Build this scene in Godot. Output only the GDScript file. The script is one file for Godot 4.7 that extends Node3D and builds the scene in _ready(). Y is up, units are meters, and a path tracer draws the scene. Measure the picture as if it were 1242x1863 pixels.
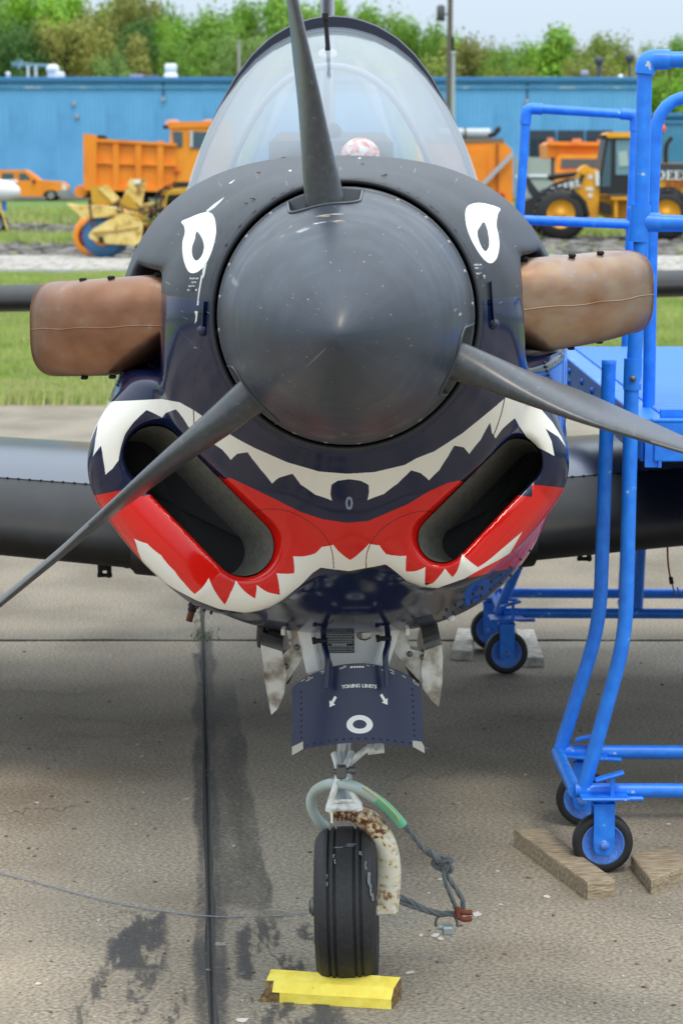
extends Node3D

# ------------------------------------------------------------------ camera numbers (photo 1242 x 1863)
const F := 4300.0
const EYE := 1.75
const PITCH := 8.2
var rng := RandomNumberGenerator.new()
var names := {}
var M := {}
var T := {}

func _ready():
	rng.seed = 7
	# ---- camera
	var cam := Camera3D.new()
	cam.name = "camera"
	var ca := CameraAttributesPhysical.new()
	ca.frustum_focal_length = 80.8
	ca.frustum_focus_distance = 4.75
	ca.frustum_near = 0.05
	ca.frustum_far = 900.0
	ca.exposure_aperture = 9.5
	cam.attributes = ca
	cam.fov = rad_to_deg(2.0 * atan(931.5 / F))
	cam.near = 0.05
	cam.far = 900.0
	cam.position = Vector3(0, EYE, 0)
	cam.rotation_degrees = Vector3(-PITCH, 0, 0)
	add_child(cam)
	cam.fov = rad_to_deg(2.0 * atan(931.5 / F))
	cam.current = true
	# ---- sky
	var env := Environment.new()
	var sky := Sky.new()
	var sm := ProceduralSkyMaterial.new()
	sm.sky_top_color = Color(0.93, 0.97, 1.0)
	sm.sky_horizon_color = Color(0.505, 0.55, 0.595)
	sm.sky_curve = 0.42
	sm.sky_energy_multiplier = 1.35
	sm.ground_bottom_color = Color(0.42, 0.41, 0.38)
	sm.ground_horizon_color = Color(0.60, 0.63, 0.64)
	var cover := NoiseTexture2D.new()
	cover.width = 1024
	cover.height = 512
	cover.seamless = true
	var cn := FastNoiseLite.new()
	cn.seed = 4
	cn.frequency = 0.006
	cn.fractal_octaves = 5
	cover.noise = cn
	var cr := Gradient.new()
	cr.set_color(0, Color(0, 0, 0, 0))
	cr.set_color(1, Color(0.20, 0.20, 0.20, 0.35))
	cover.color_ramp = cr
	sm.sky_cover = cover
	sm.sky_cover_modulate = Color(0.4, 0.4, 0.4)
	sky.sky_material = sm
	env.background_mode = Environment.BG_SKY
	env.sky = sky
	env.background_energy_multiplier = 1.0
	env.tonemap_mode = Environment.TONE_MAPPER_LINEAR
	env.tonemap_exposure = 1.3
	env.sdfgi_enabled = true
	env.ssao_enabled = true
	env.ssil_enabled = true
	var we := WorldEnvironment.new()
	we.name = "environment"
	we.environment = env
	add_child(we)
	# ---- sun behind thin high cloud
	var sun := DirectionalLight3D.new()
	sun.name = "sun"
	sun.light_energy = 0.42
	sun.light_color = Color(1.0, 0.965, 0.91)
	sun.light_angular_distance = 16.0
	sun.shadow_enabled = true
	sun.rotation_degrees = Vector3(-64, 22, 0)
	add_child(sun)
	# ---- everything else
	make_materials()
	build_ground()
	build_buildings()
	build_trees()
	build_poles()
	build_aircraft()
	build_vehicles()
	build_stand()
	build_small_things()

# ================================================================== helpers
func at(px: float, py: float, d: float) -> Vector3:
	var p := deg_to_rad(PITCH)
	var u := (px - 621.0) / F
	var v := -(py - 931.5) / F
	var t := d / (cos(p) + v * sin(p))
	return Vector3(u * t, EYE + t * (-sin(p) + v * cos(p)), -d)

func ray(px: float, py: float) -> Vector3:
	return (at(px, py, 1.0) - Vector3(0, EYE, 0)).normalized()

func on_ground(px: float, py: float, h := 0.0) -> Vector3:
	var r := ray(px, py)
	return Vector3(0, EYE, 0) + r * ((EYE - h) / -r.y)

func numbered(n: String, key) -> String:
	var k := str(key) + "/" + n
	if not names.has(k):
		names[k] = 0
		return n
	names[k] += 1
	return "%s_%03d" % [n, names[k]]

func thing(called: String, label: String, category: String, where := Vector3.ZERO, group := "") -> Node3D:
	var o := Node3D.new()
	o.name = numbered(called, "root")
	o.position = where
	add_child(o)
	tag(o, label, category, group)
	return o

func tag(o: Node, label: String, category: String, group := "", kind := "") -> void:
	if label:
		o.set_meta("label", label)
	if category:
		o.set_meta("category", category)
	if group:
		o.set_meta("group", group)
	if kind:
		o.set_meta("kind", kind)

func origin_of(n: Node) -> Vector3:
	var p := Vector3.ZERO
	while n is Node3D and n != self:
		p += n.position
		n = n.get_parent()
	return p

func put(called: String, mesh: Mesh, m: Material, parent: Node = null) -> MeshInstance3D:
	var o := MeshInstance3D.new()
	if parent == null:
		parent = self
	o.name = numbered(called, "root" if parent == self else str(parent.get_instance_id()))
	o.mesh = mesh
	o.material_override = m
	o.position = -origin_of(parent)
	parent.add_child(o)
	return o

func part(called: String, b: MB, m: Material, parent: Node = null) -> MeshInstance3D:
	return put(called, b.mesh(), m, parent)

# a one-mesh thing whose origin is its base
func single(called: String, b: MB, m: Material, where: Vector3, label: String, category: String, group := "") -> MeshInstance3D:
	b.shift(-where)
	var o := put(called, b.mesh(), m)
	o.position = where
	tag(o, label, category, group)
	return o

func structure(called: String, b: MB, m: Material, parent: Node = null) -> MeshInstance3D:
	var o := part(called, b, m, parent)
	if parent == null:
		o.set_meta("kind", "structure")
	return o

func copy_of(o: Node3D, label: String, group := "") -> Node3D:
	var c: Node3D = o.duplicate()
	var base := str(o.name)
	c.name = numbered(base, "root")
	add_child(c)
	c.set_meta("label", label)
	if group:
		c.set_meta("group", group)
	return c

# ------------------------------------------------------------------ mesh builder
class MB:
	var v := PackedVector3Array()
	var uv := PackedVector2Array()
	var g := PackedInt32Array()
	var sg := 0

	func tri(a: Vector3, b: Vector3, c: Vector3, s := -2, ua := Vector2.ZERO, ub := Vector2.ZERO, uc := Vector2.ZERO) -> void:
		v.append(a); v.append(b); v.append(c)
		uv.append(ua); uv.append(ub); uv.append(uc)
		g.append(sg if s == -2 else s)

	func quad(a: Vector3, b: Vector3, c: Vector3, d: Vector3, s := -2) -> void:
		tri(a, b, c, s)
		tri(a, c, d, s)

	func shift(d: Vector3) -> void:
		for i in v.size():
			v[i] += d

	func turn_all(t: Transform3D) -> void:
		for i in v.size():
			v[i] = t * v[i]

	func merge(o: MB, t := Transform3D()) -> void:
		for i in o.v.size():
			v.append(t * o.v[i])
		uv.append_array(o.uv)
		g.append_array(o.g)

	# turn the triangles since «from» so that their outsides face out (clockwise)
	func fix(from: int) -> void:
		if v.size() <= from:
			return
		var c := Vector3.ZERO
		for i in range(from, v.size()):
			c += v[i]
		c /= float(v.size() - from)
		var vol := 0.0
		for i in range(from, v.size(), 3):
			vol += (v[i] - c).dot((v[i + 1] - c).cross(v[i + 2] - c))
		if vol > 0.0:
			for i in range(from, v.size(), 3):
				var t := v[i + 1]
				v[i + 1] = v[i + 2]
				v[i + 2] = t
				var tu := uv[i + 1]
				uv[i + 1] = uv[i + 2]
				uv[i + 2] = tu

	# rings: an Array of PackedVector3Array of one length
	func loft(rings: Array, closed := true, cap_a := true, cap_b := true, s := 1, do_fix := true) -> void:
		var from := v.size()
		var n: int = rings[0].size()
		var last := n if closed else n - 1
		for k in rings.size() - 1:
			var ra: PackedVector3Array = rings[k]
			var rb: PackedVector3Array = rings[k + 1]
			for i in last:
				var j := (i + 1) % n
				var u0 := float(i) / n
				var u1 := float(i + 1) / n
				var w0 := float(k) / (rings.size() - 1)
				var w1 := float(k + 1) / (rings.size() - 1)
				tri(ra[i], rb[i], rb[j], s, Vector2(u0, w0), Vector2(u0, w1), Vector2(u1, w1))
				tri(ra[i], rb[j], ra[j], s, Vector2(u0, w0), Vector2(u1, w1), Vector2(u1, w0))
		if cap_a:
			_cap(rings[0], false)
		if cap_b:
			_cap(rings[rings.size() - 1], true)
		if do_fix:
			fix(from)

	func _cap(r: PackedVector3Array, flip: bool) -> void:
		var c := Vector3.ZERO
		for p in r:
			c += p
		c /= float(r.size())
		for i in r.size():
			var j := (i + 1) % r.size()
			if flip:
				tri(c, r[j], r[i], -1)
			else:
				tri(c, r[i], r[j], -1)

	func tube(pts: PackedVector3Array, radius, sides := 10, caps := true, squash := 1.0, s := 1) -> void:
		var rings := []
		var n := pts.size()
		var side := Vector3.ZERO
		for i in n:
			var t := (pts[mini(i + 1, n - 1)] - pts[maxi(i - 1, 0)]).normalized()
			if i == 0:
				side = t.cross(Vector3.UP if absf(t.y) < 0.9 else Vector3.RIGHT).normalized()
			else:
				side = (side - t * side.dot(t)).normalized()
			var up := t.cross(side)
			var r: float = radius[i] if radius is Array or radius is PackedFloat32Array else radius
			var k := 1.0
			if i > 0 and i < n - 1:
				var a := (pts[i] - pts[i - 1]).normalized()
				k = 1.0 / maxf(0.5, a.dot(t))
			var ring := PackedVector3Array()
			for j in sides:
				var q := TAU * j / sides
				ring.append(pts[i] + side * cos(q) * r * k + up * sin(q) * r * squash)
			rings.append(ring)
		loft(rings, true, caps, caps, s)

	func box(c: Vector3, size: Vector3, basis := Basis(), bevel := 0.0) -> void:
		var from := v.size()
		var h := size / 2.0
		if bevel <= 0.0:
			var p := []
			for i in 8:
				p.append(c + basis * Vector3(h.x * (1 if i & 1 else -1), h.y * (1 if i & 2 else -1), h.z * (1 if i & 4 else -1)))
			for f in [[0, 1, 3, 2], [4, 6, 7, 5], [0, 4, 5, 1], [2, 3, 7, 6], [0, 2, 6, 4], [1, 5, 7, 3]]:
				quad(p[f[0]], p[f[1]], p[f[2]], p[f[3]], -1)
			fix(from)
			return
		var e := minf(bevel, minf(h.x, minf(h.y, h.z)) * 0.95)
		var q := {}
		for i in 8:
			var sx := 1.0 if i & 1 else -1.0
			var sy := 1.0 if i & 2 else -1.0
			var sz := 1.0 if i & 4 else -1.0
			q[i * 3] = c + basis * Vector3(sx * h.x, sy * (h.y - e), sz * (h.z - e))
			q[i * 3 + 1] = c + basis * Vector3(sx * (h.x - e), sy * h.y, sz * (h.z - e))
			q[i * 3 + 2] = c + basis * Vector3(sx * (h.x - e), sy * (h.y - e), sz * h.z)
		for f in [[[0, 2, 6, 4], 0], [[1, 5, 7, 3], 0], [[0, 4, 5, 1], 1], [[2, 3, 7, 6], 1], [[0, 1, 3, 2], 2], [[4, 6, 7, 5], 2]]:
			var a: Array = f[0]
			var w: int = f[1]
			_out(q[a[0] * 3 + w], q[a[1] * 3 + w], q[a[2] * 3 + w], c)
			_out(q[a[0] * 3 + w], q[a[2] * 3 + w], q[a[3] * 3 + w], c)
		for ed in [[0, 1, 1, 2], [2, 3, 1, 2], [4, 5, 1, 2], [6, 7, 1, 2], [0, 2, 0, 2], [1, 3, 0, 2], [4, 6, 0, 2], [5, 7, 0, 2], [0, 4, 0, 1], [1, 5, 0, 1], [2, 6, 0, 1], [3, 7, 0, 1]]:
			var a0: Vector3 = q[ed[0] * 3 + ed[2]]
			var a1: Vector3 = q[ed[1] * 3 + ed[2]]
			var b0: Vector3 = q[ed[0] * 3 + ed[3]]
			var b1: Vector3 = q[ed[1] * 3 + ed[3]]
			_out(a0, a1, b1, c)
			_out(a0, b1, b0, c)
		for i in 8:
			_out(q[i * 3], q[i * 3 + 1], q[i * 3 + 2], c)

	func _out(a: Vector3, b: Vector3, d: Vector3, c: Vector3) -> void:
		if (b - a).cross(d - a).dot((a + b + d) / 3.0 - c) > 0.0:
			tri(a, d, b, -1)
		else:
			tri(a, b, d, -1)

	# profile: points (radius, height) turned round the y axis of xf
	func lathe(profile: PackedVector2Array, xf: Transform3D, n := 24, caps := true, s := 1) -> void:
		var rings := []
		for p in profile:
			var ring := PackedVector3Array()
			for i in n:
				var a := TAU * i / n
				ring.append(xf * Vector3(cos(a) * p.x, p.y, sin(a) * p.x))
			rings.append(ring)
		loft(rings, true, caps, caps, s)

	# outline in the xy plane of xf, pushed depth along its z (centred)
	func prism(outline: PackedVector2Array, xf: Transform3D, depth: float, s := -1) -> void:
		var from := v.size()
		var idx := Geometry2D.triangulate_polygon(outline)
		var z := Vector3(0, 0, depth / 2.0)
		var n := outline.size()
		var A := []
		var B := []
		for p in outline:
			A.append(xf * (Vector3(p.x, p.y, 0) + z))
			B.append(xf * (Vector3(p.x, p.y, 0) - z))
		for i in range(0, idx.size(), 3):
			tri(A[idx[i]], A[idx[i + 1]], A[idx[i + 2]], -1)
			tri(B[idx[i]], B[idx[i + 2]], B[idx[i + 1]], -1)
		# walls, wound to agree with the caps
		var area := 0.0
		for i in n:
			var j := (i + 1) % n
			area += outline[i].x * outline[j].y - outline[j].x * outline[i].y
		var tri_ccw := true
		if idx.size() >= 3:
			var p0 := outline[idx[0]]
			tri_ccw = (outline[idx[1]] - p0).cross(outline[idx[2]] - p0) > 0.0
		for i in n:
			var j := (i + 1) % n
			if (area > 0.0) == tri_ccw:
				quad(A[i], B[i], B[j], A[j], s)
			else:
				quad(A[i], A[j], B[j], B[i], s)
		fix(from)

	func ball(c: Vector3, r: Vector3, n := 12, m := 8) -> void:
		var rings := []
		for k in range(0, m + 1):
			var a := PI * k / m
			var ring := PackedVector3Array()
			for i in n:
				var b := TAU * i / n
				ring.append(c + Vector3(cos(b) * sin(a) * r.x, cos(a) * r.y, sin(b) * sin(a) * r.z))
			rings.append(ring)
		loft(rings, true, false, false, 1)

	func mesh() -> ArrayMesh:
		var st := SurfaceTool.new()
		st.begin(Mesh.PRIMITIVE_TRIANGLES)
		for i in g.size():
			st.set_smooth_group(g[i] if g[i] >= 0 else 0xFFFFFFFF)
			for k in 3:
				st.set_uv(uv[i * 3 + k])
				st.add_vertex(v[i * 3 + k])
		st.generate_normals()
		st.index()
		return st.commit()

func bent(pts: Array, r := 0.06, steps := 6) -> PackedVector3Array:
	# a path with rounded corners
	var out := PackedVector3Array()
	out.append(pts[0])
	for i in range(1, pts.size() - 1):
		var p: Vector3 = pts[i]
		var a: Vector3 = pts[i - 1]
		var b: Vector3 = pts[i + 1]
		var da := minf(r, p.distance_to(a) * 0.45)
		var db := minf(r, p.distance_to(b) * 0.45)
		var p0 := p + (a - p).normalized() * da
		var p1 := p + (b - p).normalized() * db
		for k in steps + 1:
			var t := float(k) / steps
			out.append(p0.lerp(p, t).lerp(p.lerp(p1, t), t))
	out.append(pts[pts.size() - 1])
	return out

func smooth_path(pts: Array, steps := 6) -> PackedVector3Array:
	var out := PackedVector3Array()
	for i in pts.size() - 1:
		var p0: Vector3 = pts[maxi(i - 1, 0)]
		var p1: Vector3 = pts[i]
		var p2: Vector3 = pts[i + 1]
		var p3: Vector3 = pts[mini(i + 2, pts.size() - 1)]
		for k in steps:
			out.append(p1.cubic_interpolate(p2, p0, p3, float(k) / steps))
	out.append(pts[pts.size() - 1])
	return out

func frame(o: Vector3, y: Vector3, z_hint := Vector3(0, 0, 1)) -> Transform3D:
	# a transform at o whose y axis runs along y
	var yy := y.normalized()
	var x := yy.cross(z_hint)
	if x.length() < 0.01:
		x = yy.cross(Vector3(1, 0, 0))
	x = x.normalized()
	return Transform3D(Basis(x, yy, x.cross(yy)), o)

# ------------------------------------------------------------------ materials
func noise_tex(key: String, freq: float, size: int, stops: Array, kind := 0, seed_ := 1, octaves := 4, normal := false) -> NoiseTexture2D:
	if T.has(key):
		return T[key]
	var n := FastNoiseLite.new()
	n.seed = seed_
	n.frequency = freq
	n.fractal_octaves = octaves
	n.noise_type = [FastNoiseLite.TYPE_SIMPLEX_SMOOTH, FastNoiseLite.TYPE_CELLULAR, FastNoiseLite.TYPE_VALUE][kind]
	var t := NoiseTexture2D.new()
	t.width = size
	t.height = size
	t.seamless = true
	t.noise = n
	if normal:
		t.as_normal_map = true
		t.bump_strength = 4.0
	if stops.size():
		var gr := Gradient.new()
		var off := PackedFloat32Array()
		var col := PackedColorArray()
		for s in stops:
			off.append(s[0])
			col.append(s[1] if s[1] is Color else Color(s[1], s[1], s[1]))
		gr.offsets = off
		gr.colors = col
		t.color_ramp = gr
	T[key] = t
	return t

func mat(key: String, c: Color, rough := 0.6, metal := 0.0, spec := 0.5) -> StandardMaterial3D:
	if M.has(key):
		return M[key]
	var m := StandardMaterial3D.new()
	m.resource_name = key
	m.albedo_color = c
	m.roughness = rough
	m.metallic = metal
	m.metallic_specular = spec
	M[key] = m
	return m

# a material whose colour comes from a noise ramp laid on by triplanar mapping
func worn(key: String, stops: Array, freq: float, scale: float, rough := 0.6, metal := 0.0, kind := 0, seed_ := 1, octaves := 4, bump := 0.0, size := 512) -> StandardMaterial3D:
	if M.has(key):
		return M[key]
	var m := mat(key, Color.WHITE, rough, metal)
	m.albedo_texture = noise_tex(key + "_c", freq, size, stops, kind, seed_, octaves)
	m.uv1_triplanar = true
	m.uv1_scale = Vector3.ONE * scale
	if bump > 0.0:
		m.heightmap_enabled = true
		m.heightmap_scale = bump
		m.heightmap_texture = noise_tex("bump_fine", 0.03, 512, [], 0, 9, 5)
	return m

func make_materials() -> void:
	mat("navy_gloss", Color(0.045, 0.065, 0.14), 0.12, 0.0, 0.5)
	mat("navy_door", Color(0.048, 0.095, 0.235), 0.32)
	worn("door_dirty", [[0.0, Color(0.36, 0.32, 0.27)], [0.3, Color(0.60, 0.57, 0.52)], [0.55, Color(0.76, 0.75, 0.72)], [1.0, Color(0.84, 0.84, 0.82)]], 0.012, 2.5, 0.5, 0.0, 0, 23, 5)
	mat("white_paint", Color(0.86, 0.87, 0.86), 0.35)
	worn("gear_white", [[0.0, Color(0.50, 0.47, 0.42)], [0.32, Color(0.78, 0.78, 0.75)], [0.5, Color(0.86, 0.87, 0.86)], [1.0, Color(0.88, 0.89, 0.89)]], 0.02, 3.0, 0.4, 0.0, 0, 3)
	worn("spinner_paint", [[0.0, Color(0.20, 0.21, 0.23)], [0.45, Color(0.235, 0.25, 0.275)], [0.72, Color(0.255, 0.27, 0.295)], [1.0, Color(0.31, 0.32, 0.335)]], 0.012, 2.2, 0.34, 0.0, 0, 5)
	M.spinner_paint.roughness_texture = noise_tex("spin_rough", 0.02, 512, [[0.0, 0.62], [0.5, 0.85], [1.0, 1.0]], 0, 12, 5)
	M.spinner_paint.roughness = 0.40
	worn("blade_paint", [[0.0, Color(0.19, 0.20, 0.215)], [0.5, Color(0.24, 0.255, 0.275)], [0.80, Color(0.26, 0.275, 0.295)], [0.86, Color(0.42, 0.43, 0.44)], [1.0, Color(0.5, 0.5, 0.5)]], 0.05, 2.0, 0.32, 0.0, 0, 21, 6)
	worn("exhaust_metal", [[0.0, Color(0.50, 0.36, 0.27)], [0.3, Color(0.575, 0.425, 0.325)], [0.5, Color(0.62, 0.465, 0.365)], [0.72, Color(0.64, 0.495, 0.40)], [0.86, Color(0.66, 0.56, 0.48)], [0.95, Color(0.76, 0.70, 0.64)], [1.0, Color(0.84, 0.80, 0.76)]], 0.010, 1.6, 0.36, 0.7, 0, 31, 4)
	M.exhaust_metal.uv1_scale = Vector3(2.0, 2.6, 2.0)
	worn("exhaust_metal_pale", [[0.0, Color(0.52, 0.40, 0.31)], [0.3, Color(0.61, 0.49, 0.39)], [0.45, Color(0.645, 0.54, 0.445)], [0.6, Color(0.65, 0.585, 0.53)], [0.72, Color(0.685, 0.61, 0.49)], [0.85, Color(0.65, 0.62, 0.62)], [1.0, Color(0.78, 0.76, 0.76)]], 0.008, 1.5, 0.36, 0.7, 0, 37, 4)
	M.exhaust_metal_pale.uv1_scale = Vector3(2.0, 3.0, 2.0)
	worn("duct_grey", [[0.0, Color(0.33, 0.33, 0.30)], [0.5, Color(0.44, 0.44, 0.41)], [1.0, Color(0.54, 0.54, 0.50)]], 0.03, 4.0, 0.5, 0.2, 0, 41)
	M.exhaust_metal.albedo_color = Color(0.90, 0.86, 0.84)
	M.exhaust_metal_pale.albedo_color = Color(0.93, 0.89, 0.87)
	mat("dark", Color(0.06, 0.06, 0.06), 0.8)
	mat("black_rubber", Color(0.115, 0.115, 0.12), 0.55)
	worn("tyre_rubber", [[0.0, Color(0.10, 0.10, 0.105)], [0.6, Color(0.135, 0.135, 0.145)], [0.85, Color(0.19, 0.19, 0.20)], [1.0, Color(0.3, 0.3, 0.3)]], 0.03, 5.0, 0.6, 0.0, 0, 51, 5)
	mat("steel", Color(0.62, 0.62, 0.6), 0.3, 0.9)
	mat("dull_steel", Color(0.42, 0.42, 0.41), 0.5, 0.7)
	mat("screw_metal", Color(0.55, 0.55, 0.54), 0.4, 0.7)
	mat("rusty", Color(0.34, 0.17, 0.10), 0.85)
	worn("rusty_white", [[0.0, Color(0.36, 0.19, 0.10)], [0.20, Color(0.40, 0.22, 0.12)], [0.25, Color(0.74, 0.60, 0.38)], [0.36, Color(0.83, 0.80, 0.70)], [1.0, Color(0.87, 0.86, 0.82)]], 0.02, 3.5, 0.5, 0.0, 0, 61, 5)
	worn("rusty_crown", [[0.0, Color(0.22, 0.11, 0.07)], [0.46, Color(0.36, 0.19, 0.10)], [0.53, Color(0.60, 0.40, 0.20)], [0.60, Color(0.82, 0.74, 0.58)], [1.0, Color(0.86, 0.84, 0.78)]], 0.022, 5.0, 0.6, 0.0, 0, 63, 5)
	worn("wing_black", [[0.0, Color(0.085, 0.085, 0.09)], [0.5, Color(0.115, 0.115, 0.122)], [0.8, Color(0.14, 0.14, 0.15)], [1.0, Color(0.20, 0.20, 0.205)]], 0.012, 1.2, 0.52, 0.0, 0, 71, 5)
	M.wing_black.metallic_specular = 0.4
	worn("stand_blue", [[0.0, Color(0.09, 0.42, 0.85)], [0.5, Color(0.115, 0.48, 0.91)], [0.855, Color(0.15, 0.53, 0.94)], [0.875, Color(0.75, 0.78, 0.82)], [1.0, Color(0.80, 0.79, 0.77)]], 0.03, 1.3, 0.40, 0.0, 0, 81, 4)
	worn("castor_blue", [[0.0, Color(0.20, 0.38, 0.72)], [0.5, Color(0.30, 0.50, 0.84)], [1.0, Color(0.45, 0.62, 0.88)]], 0.04, 6.0, 0.42, 0.0, 0, 83)
	worn("weathered_wood", [[0.0, Color(0.46, 0.39, 0.30)], [0.4, Color(0.58, 0.52, 0.43)], [0.7, Color(0.66, 0.60, 0.50)], [1.0, Color(0.74, 0.69, 0.60)]], 0.02, 2.0, 0.9, 0.0, 0, 91, 5, 0.4)
	M.weathered_wood.uv1_scale = Vector3(1.4, 6.0, 6.0)
	worn("pale_wood", [[0.0, Color(0.62, 0.58, 0.52)], [0.5, Color(0.78, 0.75, 0.70)], [1.0, Color(0.88, 0.86, 0.82)]], 0.02, 2.0, 0.9, 0.0, 0, 93, 5, 0.5)
	worn("chock_yellow", [[0.0, Color(0.42, 0.33, 0.18)], [0.08, Color(0.50, 0.40, 0.20)], [0.11, Color(0.88, 0.78, 0.28)], [0.5, Color(0.93, 0.85, 0.33)], [1.0, Color(0.96, 0.90, 0.48)]], 0.02, 2.0, 0.7, 0.0, 0, 95, 5, 0.15)
	worn("chock_bare", [[0.0, Color(0.28, 0.21, 0.13)], [0.5, Color(0.45, 0.36, 0.22)], [0.75, Color(0.55, 0.45, 0.26)], [1.0, Color(0.75, 0.63, 0.25)]], 0.03, 4.0, 0.9, 0.0, 0, 97, 5, 0.6)
	mat("rope_grey", Color(0.40, 0.42, 0.43), 0.9)
	mat("cable_grey", Color(0.50, 0.52, 0.55), 0.5)
	mat("hose_clear", Color(0.66, 0.72, 0.70), 0.25)
	mat("hose_green", Color(0.42, 0.72, 0.58), 0.3)
	mat("red_cord", Color(0.55, 0.16, 0.10), 0.7)

# ================================================================== aircraft: shape of the nose and fuselage
# stations: distance q from the eye, half width, height of widest line, top, bottom, roundness
var STA := [
	[4.20, 0.245, 1.489, 1.734, 1.244, 2.0], [4.31, 0.247, 1.489, 1.735, 1.243, 2.0], [4.36, 0.278, 1.470, 1.742, 1.195, 2.05], [4.42, 0.318, 1.45, 1.748, 1.125, 2.1],
	[4.48, 0.345, 1.43, 1.753, 1.035, 2.15], [4.55, 0.368, 1.41, 1.757, 0.965, 2.2], [4.70, 0.418, 1.37, 1.765, 0.865, 2.45], [4.90, 0.462, 1.33, 1.773, 0.785, 2.6],
	[5.20, 0.497, 1.29, 1.783, 0.745, 2.65], [5.80, 0.515, 1.27, 1.785, 0.735, 2.5], [6.60, 0.51, 1.27, 1.76, 0.76, 2.4], [8.2, 0.47, 1.25, 1.70, 0.78, 2.2], [10.0, 0.32, 1.18, 1.52, 0.88, 2.1], [13.2, 0.09, 1.12, 1.28, 1.0, 2.0]]
var TAB := []
var Q0 := 4.2
var DQ := 0.001
var LOBES := []

func x0(q: float) -> float:
	return 0.008 - 0.0118 * (q - 4.29)

func section(q: float) -> Array:
	var k := 0
	while k < STA.size() - 2 and q > STA[k + 1][0]:
		k += 1
	var a: Array = STA[maxi(k - 1, 0)]
	var b: Array = STA[k]
	var c: Array = STA[k + 1]
	var d: Array = STA[mini(k + 2, STA.size() - 1)]
	var h: float = c[0] - b[0]
	var t: float = clampf((q - b[0]) / h, 0.0, 1.0)
	var out := []
	for i in range(1, 6):
		var s1: float = (c[i] - a[i]) / (c[0] - a[0]) if a[0] != b[0] else (c[i] - b[i]) / h
		var s2: float = (d[i] - b[i]) / (d[0] - b[0]) if d[0] != c[0] else (c[i] - b[i]) / h
		out.append((2 * t * t * t - 3 * t * t + 1) * b[i] + (t * t * t - 2 * t * t + t) * h * s1 + (-2 * t * t * t + 3 * t * t) * c[i] + (t * t * t - t * t) * h * s2)
	return out

func smin(a: float, b: float, k: float) -> float:
	var h := maxf(k - absf(a - b), 0.0) / k
	return minf(a, b) - h * h * k * 0.25

func smax(a: float, b: float, k: float) -> float:
	var h := maxf(k - absf(a - b), 0.0) / k
	return maxf(a, b) + h * h * k * 0.25

func make_nose_tables() -> void:
	for i in 1500:
		var q := Q0 + i * DQ
		var s := section(q)
		s.append(x0(q))
		TAB.append(PackedFloat32Array(s))
	# the two chin intakes: ends of the slot, radius of slot, radius of the cheek, front planes, drift of the duct
	var a := at(290, 824, 4.60)
	var b := at(451, 985, 4.50)
	LOBES.append({"a": Vector2(a.x, a.y), "b": Vector2(b.x, b.y), "r": 0.0615, "R": 0.136, "qa": 4.575, "qb": 4.46, "bulge": 0.052, "out": 1.0, "drift": Vector2(-0.34, -0.24)})
	var c := at(934, 836, 4.60)
	var d := at(797, 972, 4.50)
	LOBES.append({"a": Vector2(c.x, c.y), "b": Vector2(d.x, d.y), "r": 0.049, "R": 0.104, "qa": 4.575, "qb": 4.46, "bulge": 0.034, "out": -1.0, "drift": Vector2(0.28, -0.22)})
	for L in LOBES:
		L.ab = L.b - L.a
		L.l2 = L.ab.length_squared()

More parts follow.
